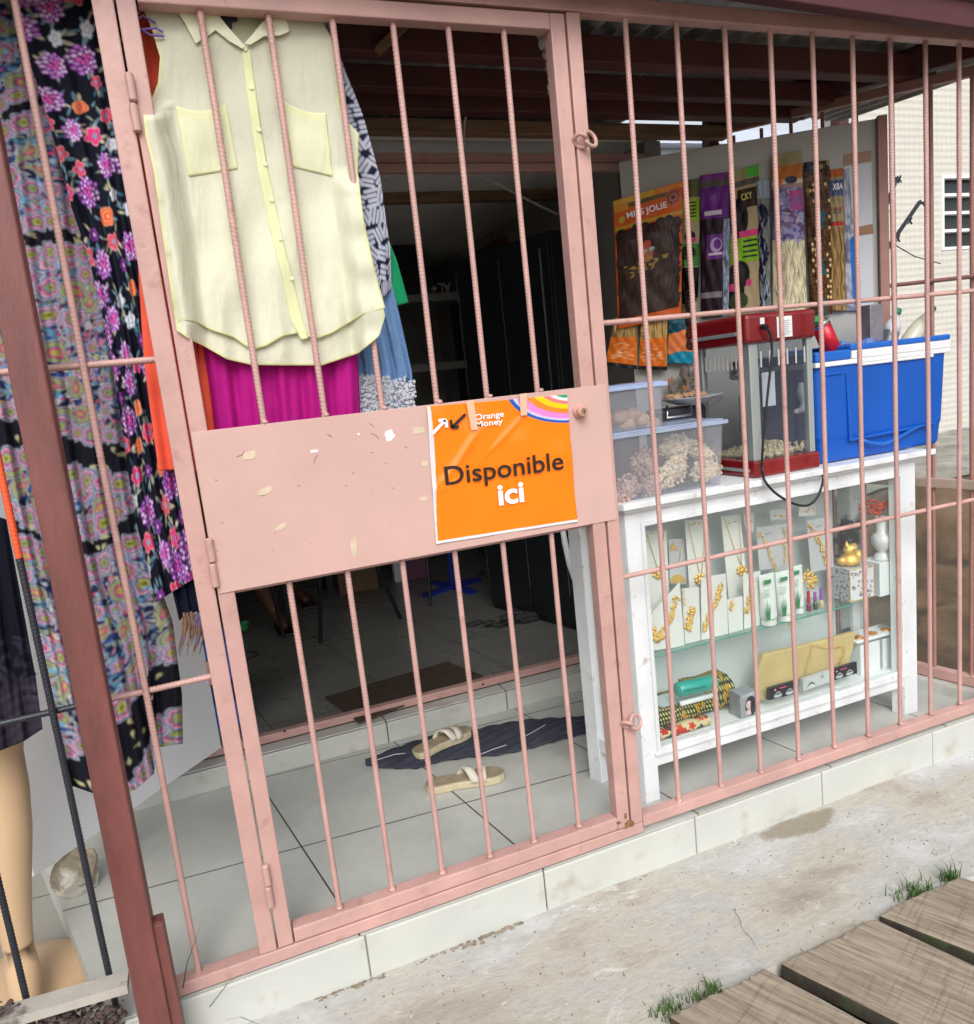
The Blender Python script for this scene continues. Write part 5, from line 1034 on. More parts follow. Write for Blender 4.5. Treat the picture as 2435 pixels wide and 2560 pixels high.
for q,c,lab in [([(790,190),(850,180),(850,290),(805,275)],(830,235),'small tilted jewellery card at the top between two tall cards'),([(935,165),(1022,155),(1030,215),(942,222)],(990,200),'small white card with gold studs high in the middle of the case'),([(1100,150),(1185,132),(1190,195),(1095,202)],(1150,165),'small white card high in the case near the hanging black cord')]:
    t=qcard('earring_card',lab,q,.25,'earrings','small cards hanging at the top'); m=MB()
    for k in range(7): m.ball(at(*Zc(c[0]+random.gauss(0,12),c[1]+random.gauss(0,8)),.247),.0025,6,5,.3)
    m.build('earring',mGOLD,t,smooth=True)
bg2='gold earring cards standing on the glass shelf'
for lab,q,trails in [('leftmost earring card on the glass shelf, with a large round gold piece',[(276,745),(440,562),(468,915),(296,942)],[([(425,640),(405,720),(380,790),(335,840)],15,50),([(290,840),(320,880),(335,860)],26,26)]),
 ('narrow earring card on the glass shelf with a fringed gold drop, second from the left',[(452,600),(545,590),(556,885),(470,905)],[([(515,705),(500,760),(486,825)],18,40),([(462,615),(468,690)],9,10)]),
 ('wide earring card on the glass shelf with a long slanting gold drop, in the middle',[(558,540),(695,515),(708,850),(560,885)],[([(670,580),(645,670),(605,750),(578,830)],17,70)]),
 ('earring card on the glass shelf mostly behind the ribbed bar, with a short gold drop',[(702,660),(785,640),(790,828),(712,848)],[([(728,672),(724,715)],11,16)]),
 ('rightmost earring card on the glass shelf, next to the white tubes',[(790,520),(886,500),(882,800),(796,826)],[([(845,570),(830,650),(812,730)],16,46)])]:
    t=qcard('earring_card',lab,q,.185,'earrings',bg2)
    m=MB()
    for p,r,n in trails: blobs(m,p,r,n,.180)
    m.build('earring',mGOLD,t,smooth=True)
# tubes of cream
mTUBE=mat('tube_white',(.74,.78,.76),.3); mGR2=mat('aloe_green',(.02,.22,.07),.5)
for x0,x1,y0,y1,Y,lab in [(892,972,515,795,.17,'white cream tube with green aloe leaves, the left one'),(980,1062,500,775,.172,'white cream tube with green aloe leaves, the middle one'),(1068,1124,470,742,.20,'white cream tube half hidden behind the middle one')]:
    a=at(*Zc((x0+x1)/2,y1),Y); wd=np.linalg.norm(at(*Zc(x1,y1),Y)-at(*Zc(x0,y1),Y))*.5; ht=at(*Zc((x0+x1)/2,y0),Y)[2]-zs
    t=thing('cream_tube',lab,'tube',(a[0],Y,zs),'tubes of cream'); m=MB(); m.lathe([(wd*.75,0),(wd*.8,.002),(wd*.8,.020),(wd*.6,.021)],(a[0],Y,zs+.0005),20); m.build('cap',mTUBE,t)
    m=MB(); N=16; V=[]
    for z,rx,ry in ((.022,.8,.8),(.03,.95,.85),(ht*.6,1.0,.5),(ht-.006,1.05,.08),(ht,1.05,.05)):
        for k in range(N): an=6.283*k/N; V.append((a[0]+wd*rx*math.cos(an),Y+wd*ry*math.sin(an),zs+z))
    m.add(V,[(i*N+k,i*N+(k+1)%N,(i+1)*N+(k+1)%N,(i+1)*N+k) for i in range(4) for k in range(N)]+[tuple(range(N-1,-1,-1)),tuple(range(4*N,5*N))]); m.build('body',mTUBE,t,smooth=True)
    m=MB(); yy=Y-wd*.92; a=a.copy(); a[0]-=wd*.92*a[0]/(Y+1.8)
    for k in (-2,-1,0,1,2): m.prism([(a[0]+k*.002-.0025,yy,zs+.027),(a[0]+k*.002+.0025,yy,zs+.027),(a[0]+k*.0065,yy+.001,zs+.027+ht*(.40-.06*abs(k)))],(0,.0012,0))
    m.box(a[0]-wd*.1,a[0]+wd*.8,yy+.009,yy+.0105,zs+ht*.84,zs+ht*.92)
    m.build('aloe_leaves',mGR2,t)
    m=MB()
    for k in range(5): m.box(a[0]-wd*.5,a[0]+wd*.45,yy+.004,yy+.005,zs+ht*(.60+.035*k),zs+ht*(.605+.035*k))
    m.build('fine_print',mGR2,t)
# nail polish
for (x,y,cap,bod,lab) in [(1152,700,(.45,.01,.03),(.25,.02,.12),'nail polish bottle with a tall red cap'),(1188,690,(.35,.08,.35),(.08,.10,.05),'nail polish bottle with a lilac cap, shortest of three'),(1222,688,(.28,.10,.42),(.55,.45,.25),'nail polish bottle with a tall violet cap')]:
    a=at(*Zc(x,y),.19); hcap=.03 if y!=690 else .02; t=thing('nail_polish',lab,'nail polish',(a[0],.19,zs),'nail polish bottles'); m=MB(); m.lathe([(.007,0),(.0085,.002),(.0085,.022),(.005,.027),(.004,.03)],(a[0],.19,zs+.0005),16); m.build('bottle',mat('polish_%d'%x,bod,.15),t)
    m=MB(); m.lathe([(.0055,.0305),(.0062,.033),(.005,.032+hcap+.01),(.003,.033+hcap+.01)],(a[0],.19,zs+.0005),16); m.build('cap',mat('polcap_%d'%x,cap,.25),t)
m=MB(); blobs(m,[(1130,545),(1150,515),(1180,540),(1190,560),(1150,560),(1170,600)],26,26,.225); o=m.build('gold_bow',mGOLD,smooth=True); tag(o,'crumpled gold bow ornament behind the nail polish bottles','ornament')
# floral gift box
def floralbox(nu,nv):
    c=Canvas(nu,nv,s3(215,215,222)); R=random.Random(nu)
    for _ in range(nu*nv//260): c.ros(R.uniform(0,nu),R.uniform(0,nv),R.uniform(2,5),[(1,R.choice([s3(60,60,90),s3(190,150,90),s3(110,100,120)])),(.4,s3(200,190,190))],5,.3)
    for q in (0,1): c.rect(0,nu,(nv-3)*q,(nv-3)*q+3,s3(205,180,80)); c.rect((nu-3)*q,(nu-3)*q+3,0,nv,s3(205,180,80))
    return c.a
def facegrid(q,fn,name,par,m_,res=.0012,off=0):
    q=[np.array(p,float) for p in q]; nu=max(4,int(np.linalg.norm(q[1]-q[0])/res)); nv=max(4,int(np.linalg.norm(q[3]-q[0])/res)); u=np.linspace(0,1,nu)[None,:,None];t=np.linspace(0,1,nv)[:,None,None]
    P=(q[0]*(1-u)+q[1]*u)*(1-t)+(q[3]*(1-u)+q[2]*u)*t; return grid(name,P,fn(nu,nv),m_,par)
def boxthing(name,lab,cat,pl_,pr,ztop,z0,Y,dep,mt,grp=None,skew=0,face=None,res=.0012,par_part='carton'):
    """upright box whose front face spans photo columns pl_..pr at depth Y, standing on z0"""
    a=at(*pl_,Y); b=at(*pr,Y+skew); u=(b-a)[:2]; Ln=np.hypot(*u); u=u/Ln; n=np.array([-u[1],u[0]]); c=(a[:2]+b[:2])/2+n*dep/2
    t=thing(name,lab,cat,(c[0],c[1],z0),grp); m=MB(); m.obox(c,u,Ln/2,dep/2,z0,ztop); m.build(par_part,mt,t,bevel=.0015)
    if face is not None:
        A=np.array([*a[:2],0])-np.array([*n,0])*.0012; B=np.array([*(a[:2]+u*Ln),0])-np.array([*n,0])*.0012
        q=[A+[0,0,ztop-.001],B+[0,0,ztop-.001],B+[0,0,z0+.001],A+[0,0,z0+.001]]; facegrid(q,face,'printed_face',t,mATTP,res)
    return t
zb_=at(*Zc(1440,480),.17)[2]
t=boxthing('gift_box','gift box printed with small flowers and yellow edges under the gold figurine','box',Zc(1378,600),Zc(1512,600),zb_,zs+.001,.17,.10,mat('gift_grey',(.55,.55,.58),.5,c2=(.15,.14,.18),cs=90,cth=(.52,.6)),face=floralbox)
# gold cat figurine
q=at(*Zc(1385,470),.21); z0=zb_+.001; m=MB(); X0,Y0=q[0],.215
t=thing('cat_figurine','gold cat figurine wrapped in clear film on the flowery gift box','figurine',(X0,Y0,z0))
m.lathe([(.020,0),(.034,.005),(.036,.018),(.028,.034),(.018,.042)],(X0,Y0,z0),20); m.ball((X0,Y0-.004,z0+.056),.026,14,10,.0,(1.1,.9,.85)); m.ball((X0-.036,Y0,z0+.02),.017,8,6,.1); m.ball((X0+.037,Y0,z0+.026),.018,8,6,.1,(1,1,1.3)); m.build('body',mGOLD,t,smooth=True)
m=MB()
for s_ in (-1,1): m.lathe([(.010,0),(.001,.018)],(X0+s_*.017,Y0-.004,z0+.072),8)
m.build('ear',mGOLD,t)
m=MB()
for s_ in (-1,1): m.ball((X0+s_*.009,Y0-.027,z0+.06),.003,6,5,0,(1,.5,1))
m.build('eye',mBLACK,t)
m=MB()
for _ in range(7): m.ball((X0+random.uniform(-.03,.04),Y0+random.uniform(-.01,.03),z0+.055+random.uniform(-.03,.06)),.045,9,7,.25,(1,.6,1))
m.build('clear_wrap',mFILM,t)
# white vase on white box, red flowers
t_=boxthing('white_box','plain white box with a white vase standing on it','box',Zc(1545,600),Zc(1662,600),at(*Zc(1600,448),.18)[2],at(*Zc(1600,632),.18)[2],.18,.09,mWHITE,skew=-.0)
vz=at(*Zc(1600,448),.18)[2]+.001; q=at(*Zc(1558,430),.215); t=thing('vase','glossy white vase with a heart shaped dark opening, holding red flowers','vase',(q[0],.215,vz))
mCER=mat('ceramic_white',(.78,.78,.82),.08,coat=.5); m=MB(); k=at(*Zc(1550,205),.215)[2]-vz
m.lathe([(.030,0),(.032,.006),(.022,.022),(.014,.030),(.026,.042),(.036,.062),(.036,.082),(.028,.094),(.020,.100),(.020,k-.008),(.024,k),(.018,k)],(q[0],.215,vz),28); m.build('body',mCER,t,smooth=True)
m=MB(); yv=.215-.037
hp=[]
for i in range(24):
    a=6.283*i/24; hx=16*math.sin(a)**3/17; hz=(13*math.cos(a)-5*math.cos(2*a)-2*math.cos(3*a)-math.cos(4*a))/17; hp.append((q[0]+.010+hx*.013,yv,vz+.072+hz*.014))
m.prism(hp,(0,.004,0)); m.build('heart_opening',mDARK,t)
m=MB()
for _ in range(60): m.ball(at(*Zc(random.uniform(1432,1588),random.uniform(112,185)+abs(random.gauss(0,4))),.205+random.uniform(-.02,.02)),.006*random.uniform(.6,1.2),7,5,.4,(1.3,1,.7))
o=m.build('flower',mat('flower_red',(.65,.05,.015),.5,var=.4,vs=60),None); tg=thing('flower_bunch','bunch of red orange artificial flowers on top of the white vase','flowers',at(*Zc(1540,200),.205)); o.parent=tg; o.matrix_parent_inverse=Matrix.Translation(-tg.location)
m=MB()
for p in ((1520,150),(1535,150),(1550,150)): m.tube([at(*Zc(*p),.205),at(*Zc(1545,212),.215)],.0012,5)
m.build('stem',MATS['flower_red'],tg)
m=MB(); 
for _ in range(9): m.ball(at(*Zc(random.uniform(1300,1460),random.uniform(190,260)),.25),.018,8,6,.5)
o=m.build('plastic_bag',mFILM); tag(o,'crumpled clear plastic bag above the gold figurine','plastic bag')
# lower level
zf=.1785
def wax(nu,nv):
    c=Canvas(nu,nv,s3(34,40,22)); R=random.Random(1)
    for y in range(0,nv,6):
        for x in range(0,nu,7): c.ell(x+(y//6%2)*3.5,y,2.3,1.5,s3(205,200,120),.7)
    for _ in range(max(4,nu*nv//420)):
        x,y=R.uniform(0,nu),R.uniform(0,nv); c.ell(x,y,5.5,5,s3(30,30,18)); c.ell(x,y,4.6,4.1,s3(214,160,20)); c.ell(x+1,y,1.5,1.3,s3(120,90,10))
    return c.a
def redp(nu,nv):
    c=Canvas(nu,nv,s3(222,205,160)); R=random.Random(1)
    for _ in range(nu*nv//150): c.ros(R.uniform(0,nu),R.uniform(0,nv),R.uniform(4,10),[(1,R.choice([s3(200,40,30),s3(215,60,35),s3(30,70,70),s3(190,180,120)]))],5,.3,R.uniform(0,6))
    return c.a
def folded(name,lab,quad,Y0,Y1_,z0,z1,fn,cat='fabric'):
    a=at(*Zc(*quad[0]),Y0);b=at(*Zc(*quad[1]),Y0); xa,xb=a[0],b[0]; t=thing(name,lab,cat,((xa+xb)/2,(Y0+Y1_)/2,z0),'folded fabrics on the case floor')
    n1,n2=int((xb-xa)/.0015),110; u=np.linspace(0,1,n1)[None,:]; v=np.linspace(0,1,n2)[:,None]
    # profile: top back -> front roll -> bottom front
    h=(z1-z0); ang=np.clip((v-.55)/.35,0,1)*np.pi; yy=np.where(v<.55,Y1_+(Y0+h/2-Y1_)*v/.55,Y0+h/2-np.sin(ang)*h/2); zz=np.where(v<.55,z1,z0+h/2+np.cos(ang)*h/2)
    P=np.stack([xa+(xb-xa)*u+0*v,yy+.002*np.sin(u*17),zz+.0025*np.sin(u*9+v*5)*(v<.7)+0*u],-1); grid('cloth',P,fn(n1,n2),mATT,t,None,.002); 
    m=MB(); m.box(xa+.004,xb-.004,Y0+h/2,Y1_,z0+.001,z1-.003); m.build('core',mat(name+'_core_%d'%int(quad[0][0]),(.12,.08,.05),.9),t); return t
folded('folded_fabric','folded fabric with a red and cream print, at the bottom of the stack',[(330,1340),(610,1340)],.175,.30,zf,zf+.032,redp)
folded('folded_fabric','folded yellow and black wax print fabric, on top of the red one',[(322,1230),(620,1230)],.185,.31,zf+.034,zf+.098,wax)
folded('folded_fabric','yellow and black wax print fabric with a rounded end, behind the teal package',[(520,1100),(745,1080)],.225,.33,zf+.001,zf+.118,wax)
zz=at(*Zc(530,1150),.165)[2]; a=at(*Zc(425,1160),.165);b=at(*Zc(634,1110),.172); t=thing('teal_roll','rolled teal package with faint lettering in front of the fabrics','package',(a[0],.165,zz-.03))
m=MB(); m.tube([a,(a*.97+b*.03),(a*.03+b*.97),b],[.020,.024,.024,.020],20); m.build('roll',mat('teal',(.005,.33,.27),.3,coat=.4),t,smooth=True)
txt('DIABY FASHION',a+np.array([.008,-.0235,-.002]),b-a,(0,0,1),.085,mat('teal_ink',(.0,.12,.10),.5),t)
m=MB(); a=at(*Zc(442,1235),.172);b=at(*Zc(632,1185),.176); m.tube([a,b],.0085,14); o=m.build('paper_roll',mWHITE,smooth=True); tag(o,'white rolled paper under the teal package','paper')
m=MB(); a=at(*Zc(330,1075),.20);b=at(*Zc(500,1020),.24);zt=zf+.101; m.prism([(a[0],.20,zt),(b[0]+.03,.20,zt),(b[0]+.02,.28,zt+.001),(a[0]-.01,.28,zt+.001)],(0,0,.0015)); o=m.build('paper_label',mat('label_pale',(.5,.58,.58),.4)); tag(o,'pale paper label lying on the wax print fabric','label')
def dye(nu,nv):
    c=Canvas(nu,nv,s3(150,152,158)); c.ell(nu*.62,nv*.55,nu*.34,nv*.40,s3(14,13,20)); c.ell(nu*.50,nv*.50,nu*.17,nv*.17,s3(215,185,185)); c.ell(nu*.52,nv*.80,nu*.2,nv*.12,s3(215,185,185)); c.ell(nu*.42,nv*.56,nu*.04,nv*.015,s3(150,30,60)); c.ell(nu*.45,nv*.47,nu*.04,nv*.012,s3(20,20,30)); c.ell(nu*.7,nv*.65,nu*.12,nv*.34,s3(14,13,20))
    for k in range(6): c.rect(nu*(.2+.12*k),nu*(.24+.12*k),nv*.06,nv*.14,s3(225,225,230))
    return c.a
boxthing('hair_dye_box','grey box with a picture of a dark haired woman, beside the fabrics','box',Zc(770,1180),Zc(862,1165),zf+.085,zf,.165,.055,mat('dye_grey',(.28,.29,.32),.4),face=dye)
mYEL=mat('yellow_bag',(.66,.50,.20),.5,var=.15,vs=8,bump=.4,bs=20)
yq=[(868,1080),(905,962),(1160,905),(1415,838),(1400,930),(1375,1015),(1110,1095),(900,1225),(862,1180)]
m=MB(); m.prism([at(*Zc(*p),.20) for p in yq],(0,.022,0)); t=thing('yellow_pouch','flat pale yellow pouch in clear film with a gold chain, leaning in the case','pouch',at(*Zc(1100,1150),.20)); m.build('pouch',mYEL,t,bevel=.006,seg=3)
m=MB(); blobs(m,[(1130,1062),(1155,1000),(1172,912),(1260,925),(1352,918),(1345,960),(1328,1010)],9,60,.193); m.build('chain',mGOLD,t,smooth=True)
yy_=[(820,960),(880,940),(1160,885),(1410,800),(1435,845),(1400,930),(1370,1030),(900,1230)]
m=MB(); m.prism([at(*Zc(*p),.19) for p in yy_],(0,.001,0)); m.build('clear_sleeve',mFILM,t)
def lash(dark):
    def f(nu,nv):
        c=Canvas(nu,nv,s3(18,16,22) if dark else s3(190,196,196)); 
        for x in (.3,.7) if dark else (.28,):
            for k in range(14): c.ell(nu*(x-.13+.02*k),nv*(.75-.25*math.sin(k/13*3.14)),1.2,3.5,s3(150,150,160) if dark else s3(20,20,25),.3*(k-7)/7)
            c.ell(nu*x,nv*.80,nu*.13,nv*.12,s3(185,188,195) if dark else s3(205,208,210))
        if dark: c.ell(nu*.2,nv*.25,4,4,s3(225,70,140)); c.ell(nu*.2,nv*.25,2.4,2.4,s3(200,190,200)); c.rect(nu*.35,nu*.6,nv*.18,nv*.28,s3(200,60,110))
        return c.a
    return f
for q,dk,lab in [([(935,1150),(1092,1105),(1092,1175),(930,1215)],1,'black eyelash box with a pink dot, the nearer left one'),([(1120,1100),(1272,1050),(1277,1110),(1120,1165)],0,'pale grey eyelash box numbered 09, in the middle'),([(1277,1050),(1415,1005),(1418,1065),(1277,1110)],1,'black eyelash box at the right end of the row, below the gold chain')]:
    Yl=.165; P=[at(*Zc(*p),Yl) for p in q]; t=thing('eyelash_box',lab,'box',P[3],'eyelash boxes'); m=MB(); m.prism(P,(0,.012,0)); m.build('carton',mDARK if dk else mCARDG,t); facegrid([p+np.array([0,-.0012,0]) for p in P],lash(dk),'printed_face',t,mATTP,.001)
    if not dk: txt('09',P[0]*.38+P[1]*.62+np.array([0,-.0025,-.016]),P[1]-P[0],(0,0,1),.012,mBLACK,t)
for a,b,zt,lab in [((1438,980),(1545,950),at(*Zc(1480,900),.2)[2],'white box on the case floor, left one under the jewellery tray'),((1562,980),(1668,950),at(*Zc(1600,870),.2)[2],'white box on the case floor, right one nearest the case corner')]: boxthing('white_box',lab,'box',Zc(*a),Zc(*b),zt,zf,.20,.08,mWHITE,'white boxes on the case floor')
zt=at(*Zc(1540,868),.2)[2]+.004; a=at(*Zc(1420,900),.185);b=at(*Zc(1655,860),.185); t=thing('jewellery_tray','white foam tray with three orange gold pieces on the white boxes','tray',(a[0],.2,zt)); m=MB(); m.box(a[0],b[0],.185,.27,zt,zt+.012); m.build('tray',mWHITE,t,bevel=.004)
m=MB()
for k in range(3):
    c=np.array([a[0]+(b[0]-a[0])*(.15+.33*k),.21,zt+.012]); m.ball(c,.018,10,6,.15,(1.2,1,.5))
m.build('piece',mat('amber',(.62,.25,.04),.3,metal=.3,var=.3),t)
m=MB()
for k in range(3):
    c=np.array([a[0]+(b[0]-a[0])*(.18+.33*k),.215,zt+.016]); m.ball(c,.028,10,7,.1,(1.1,1,.6))
m.build('clear_lid',mFILM,t)
q=at(*Zc(1045,797),.17); m=MB(); m.lathe([(.006,0),(.006,.0015)],(q[0],.17,q[2]),14,(0,-1,0)); o=m.build('gold_coin_pendant',mGOLD); tag(o,'small round gold disc just below the glass shelf','pendant')
# ------------------------------------------------------------------ on top of the case
mPOP=mat('popcorn',(.80,.66,.42),.7,var=.35,vs=60); mPOPB=mat('popcorn_brown',(.55,.36,.28),.7,var=.35,vs=60)
def snack(lab,c,rx,ry,rz,mt,n,par_g,tilt=0):
    t=thing('snack_bag',lab,'snack',(c[0],c[1],c[2]-rz),par_g); m=MB()
    rx*=1.18; rz*=1.15; L3=[np.zeros(3)]+[np.array([RNG.uniform(-.55,.55)*rx,0,RNG.uniform(-.5,.5)*rz]) for _ in range(3)]
    for _ in range(int(n*2.2)):
        d=RNG.normal(size=3); d/=np.linalg.norm(d); r=RNG.uniform(.5,.8); p=np.array([d[0]*rx*r,d[1]*ry*r,d[2]*rz*r])*.85+L3[_%4]; p=np.array([p[0]*math.cos(tilt)-p[2]*math.sin(tilt),p[1],p[0]*math.sin(tilt)+p[2]*math.cos(tilt)])
        m.ball(np.array(c)+p,RNG.uniform(.0035,.0062),6,4,.45)
    m.build('contents',mt,t)
    m=MB(); m.ball(c,1,16,10,.05,(rx*1.08,ry*1.08,rz*1.08)); m.build('bag_film',mFILM,t,smooth=True)
# containers
def tub(name,lab,xa,xb,ya,yb,z0,z1,lidm,bodym,taper=.012):
    t=thing(name,lab,'container',((xa+xb)/2,(ya+yb)/2,z0),'clear plastic containers on the case'); bm=bmesh.new()
    def rr(x0,x1,y0,y1,z,r=.02,n=5):
        vs=[]
        for cx,cy,a0 in ((x1-r,y1-r,0),(x0+r,y1-r,90),(x0+r,y0+r,180),(x1-r,y0+r,270)):
            for i in range(n+1): a=math.radians(a0+90*i/n); vs.append(bm.verts.new((cx+r*math.cos(a),cy+r*math.sin(a),z)))
        return vs
    A=rr(xa+taper,xb-taper,ya+taper,yb-taper,z0); B=rr(xa,xb,ya,yb,z1-.016); N=len(A)
    for i in range(N): bm.faces.new((A[i],A[(i+1)%N],B[(i+1)%N],B[i]))
    bm.faces.new(A[::-1]); me=bpy.data.meshes.new('body'); bm.to_mesh(me); bm.free(); me.materials.append(bodym); o=bpy.data.objects.new('body',me); link(o,t); 
    s_=o.modifiers.new('t','SOLIDIFY'); s_.thickness=.0015
    m=MB(); m.box(xa-.006,xb+.006,ya-.006,yb+.006,z1-.016,z1-.004); m.box(xa+.004,xb-.004,ya+.004,yb-.004,z1-.004,z1); m.build('lid',lidm,t,bevel=.003,seg=3)
    return t
mLIDB=film('lid_plastic',(.85,.9,1),.6,.2,(.60,.70,.90),.5)
BL=at(*Zt(170,1075),.125); BR=at(*Zt(688,980),.125); z1=at(*Zt(715,655),.12)[2]
CX0,CX1=BL[0]-.03,at(*Zt(700,800),.125)[0]
tub('plastic_container','large clear plastic container full of bagged popcorn on the case',CX0,CX1,.125,.335,ZT+.001,z1,mLIDB,mPLAS)
snb='bagged popcorn in the large container'
X=lambda x,y,Y:at(*Zt(x,y),Y)
for (x,y,Y,rx,rz,mt,n,tl,lab) in [(230,990,.165,.042,.036,mPOPB,170,0,'bag of pinkish caramel popcorn at the bottom left of the container'),(340,1000,.17,.038,.034,mPOPB,150,0,'bag of brown popcorn at the bottom centre'),(450,930,.17,.055,.042,mPOP,240,.5,'bag of pale popcorn in the middle of the container'),(590,900,.17,.050,.030,mPOP,190,-.2,'bag of pale popcorn at the lower right of the container'),(570,820,.2,.052,.03,mPOP,200,-.4,'bag of pale popcorn at the upper right of the container'),(430,800,.2,.055,.032,mPOP,210,.1,'bag of pale popcorn lying on top in the container'),(300,880,.2,.05,.04,mPOPB,200,.2,'bag of brown popcorn behind the caramel one'),(190,1040,.155,.02,.022,mPOPB,60,0,'smallest bag of popcorn, in the very left corner of the container')]:
    snack(lab,X(x,y,Y),rx,.034,rz,mt,n,snb,tl)
q0=X(100,600,.17); q1=at(*Zt(408,600),.17); zt2=at(*Zt(410,476),.16)[2]
tub('plastic_container','smaller clear plastic container of round biscuits standing on the large one',q0[0]-.05,q1[0],.165,.33,z1+.001,zt2,film('lid_plastic_blue',(.8,.88,1),.5,.2,(.50,.62,.92),.7),mPLAS,.006)
mBIS=mat('biscuit',(.42,.26,.15),.7,var=.4,vs=30,bump=.5)
for i,(x,y) in enumerate([(190,655),(250,640),(290,665),(340,690),(220,690)]):
    c=X(x,y,.22); m=MB(); m.ball(c,.028,12,8,.10,(1.1,1,.8)); o=m.build('biscuit',mBIS,smooth=True); tag(o,['round biscuit highest on the left in the upper container','round biscuit in the middle of the upper container','round biscuit right of the middle one in the upper container','round biscuit farthest right in the upper container','round biscuit lowest in the upper container'][i],'biscuit','round biscuits in the upper container')
# dark fryer with handle and a covered dish on it
c=X(520,640,.33); t=thing('fryer','dark low cooker with a bright wire handle behind the containers','cooker',(c[0],.38,ZT)); m=MB(); m.box(c[0]-.13,c[0]+.05,.30,.40,ZT+.001,X(520,600,.33)[2]); m.build('body',mDARK,t,bevel=.01)
m=MB(); m.tube([X(415,600,.29),X(415,655,.27),X(530,640,.27),X(528,600,.29)],.004,8); m.build('handle',mCHROME,t,smooth=True)
c=X(530,570,.33); t=thing('covered_dish','shallow dish of snacks under clear film on the cooker','dish',c); m=MB(); m.lathe([(.05,-.012),(.10,.008),(.105,.012),(.10,.012),(.05,-.006)],c,28); m.build('dish',mat('dish_grey',(.4,.42,.44),.3),t,smooth=True)
m=MB(); 
for k in range(6): m.ball(c+np.array([random.uniform(-.07,.05),random.uniform(-.04,.04),.012]),.022,8,6,.2,(1,1,.6))
m.build('snacks',mBIS,t)
m=MB(); m.ball(c+np.array([0,0,.0]),.10,16,8,.06,(1,1,.35)); m.build('film_cover',mFILM,t)
# popcorn machine
CXm=at(1455,920,.15)[0]; CXr=at(1572,900,.15)[0]
def onx(px,py,x): q=ray(px,py); return CC+q*(x/q[0])
YmB=min(.42,onx(1332,612,CXm)[1]); ym0=.15
zb0=ZT+.001; zc0=at(*Zt(830,865),ym0)[2]; zc1=at(*Zt(830,303),ym0)[2]; zc2=at(*Zt(830,160),ym0)[2]
pm=thing('popcorn_machine','dark red popcorn machine with glass sides on top of the display case','popcorn machine',((CXm+CXr)/2,.28,ZT))
m=MB(); m.box(CXm-.012,CXr+.008,ym0-.012,YmB+.01,zb0,zc0); m.build('base',mRED,pm,bevel=.006,seg=3)
m=MB(); m.box(CXm-.02,CXr+.008,ym0-.014,YmB+.012,zc1,zc2); m.build('hood',mRED,pm,bevel=.014,seg=4)
for x0,x1,y0,y1 in ((CXm-.002,CXm+.032,ym0,ym0+.028),(CXr-.022,CXr,ym0,ym0+.02),(CXm,CXm+.02,YmB-.03,YmB),(CXr-.02,CXr,YmB-.02,YmB)): m=MB(); m.box(x0,x1,y0,y1,zc0+.0005,zc1-.0005); m.build('corner_post',mALU,pm,bevel=.002)
m=MB(); m.box(CXm+.033,CXr-.023,ym0+.008,ym0+.011,zc0,zc1); m.box(CXm+.006,CXm+.009,ym0+.03,YmB-.032,zc0,zc1); m.box(CXr-.009,CXr-.006,ym0+.022,YmB-.022,zc0,zc1); m.build('glass_side',mPCG,pm)
def onxm(x,y,X_): return onx(*Zt(x,y),X_)
zk=onxm(700,265,CXm-.021)[2]; m=MB(); m.box(CXm-.024,CXm-.0205,ym0+.03,YmB-.01,zk-.006,zk+.006); m.build('chrome_strip',mALU,pm,bevel=.001)
zk=onxm(740,902,CXm-.013)[2]; m=MB(); m.box(CXm-.016,CXm-.0125,ym0+.01,YmB-.02,zk-.005,zk+.005); m.build('chrome_strip',mALU,pm,bevel=.001)
mSLOT=mat('slot_pale',(.55,.56,.55),.4)
for i in range(6): x=CXm+.045+i*.035; m=MB(); m.box(x,x+.005,ym0+.004,ym0+.007,zc1-.075,zc1-.025); m.build('vent_slot',mSLOT,pm)
for i in range(9): y=ym0+.045+i*.022; m=MB(); m.box(CXm+.002,CXm+.005,y,y+.004,zc1-.075,zc1-.025); m.build('vent_slot',mSLOT,pm)
m=MB(); kx,ky=(CXm+CXr)/2,(ym0+YmB)/2; m.lathe([(.05,zc1-.11),(.055,zc1-.105),(.05,zc1-.05),(.045,zc1-.05)],(kx-.03,ky,0),20); m.build('kettle',mCHROME,pm,smooth=True)
m=MB(); m.tube([(kx-.03,ky,zc1),(kx-.03,ky,zc1-.05)],.006,8); m.tube([(kx-.08,ky-.02,zc1-.16),(kx-.10,ky-.05,zc1-.16),(kx-.10,ky-.05,zc1-.28)],.004,6); m.build('stirring_rod',mCHROME,pm)
c=at(*Zt(1055,560),.22); m=MB(); m.tube([c+np.array([0,0,.05]),c+np.array([-.004,0,.02]),c+np.array([.01,0,-.01]),c+np.array([.004,0,-.04]),c+np.array([-.03,0,-.045])],[.008,.013,.013,.013,.008],10); m.build('scoop_handle',mWHITE,pm,smooth=True)
c=at(*Zt(895,520),.2); m=MB(); m.box(c[0]-.022,c[0]+.03,.2,.203,c[2]-.055,c[2]+.055); m.build('instruction_label',mWHITE,pm)
m=MB()
for _ in range(430): x=RNG.uniform(CXm+.035,CXr-.012);y=RNG.uniform(ym0+.02,YmB-.02); m.ball((x,y,zc0+.004+RNG.uniform(0,.03)*((x-CXm)/(CXr-CXm))),RNG.uniform(.005,.008),6,4,.35)
m.build('popcorn_heap',mPOP,pm)
q=at(*Zt(975,222),ym0-.016); m=MB(); m.box(q[0]-.030,q[0]+.030,ym0-.0165,ym0-.0142,q[2]-.032,q[2]+.032); rt=m.build('rating_label',mWHITE,pm,bevel=.001)
m=MB()
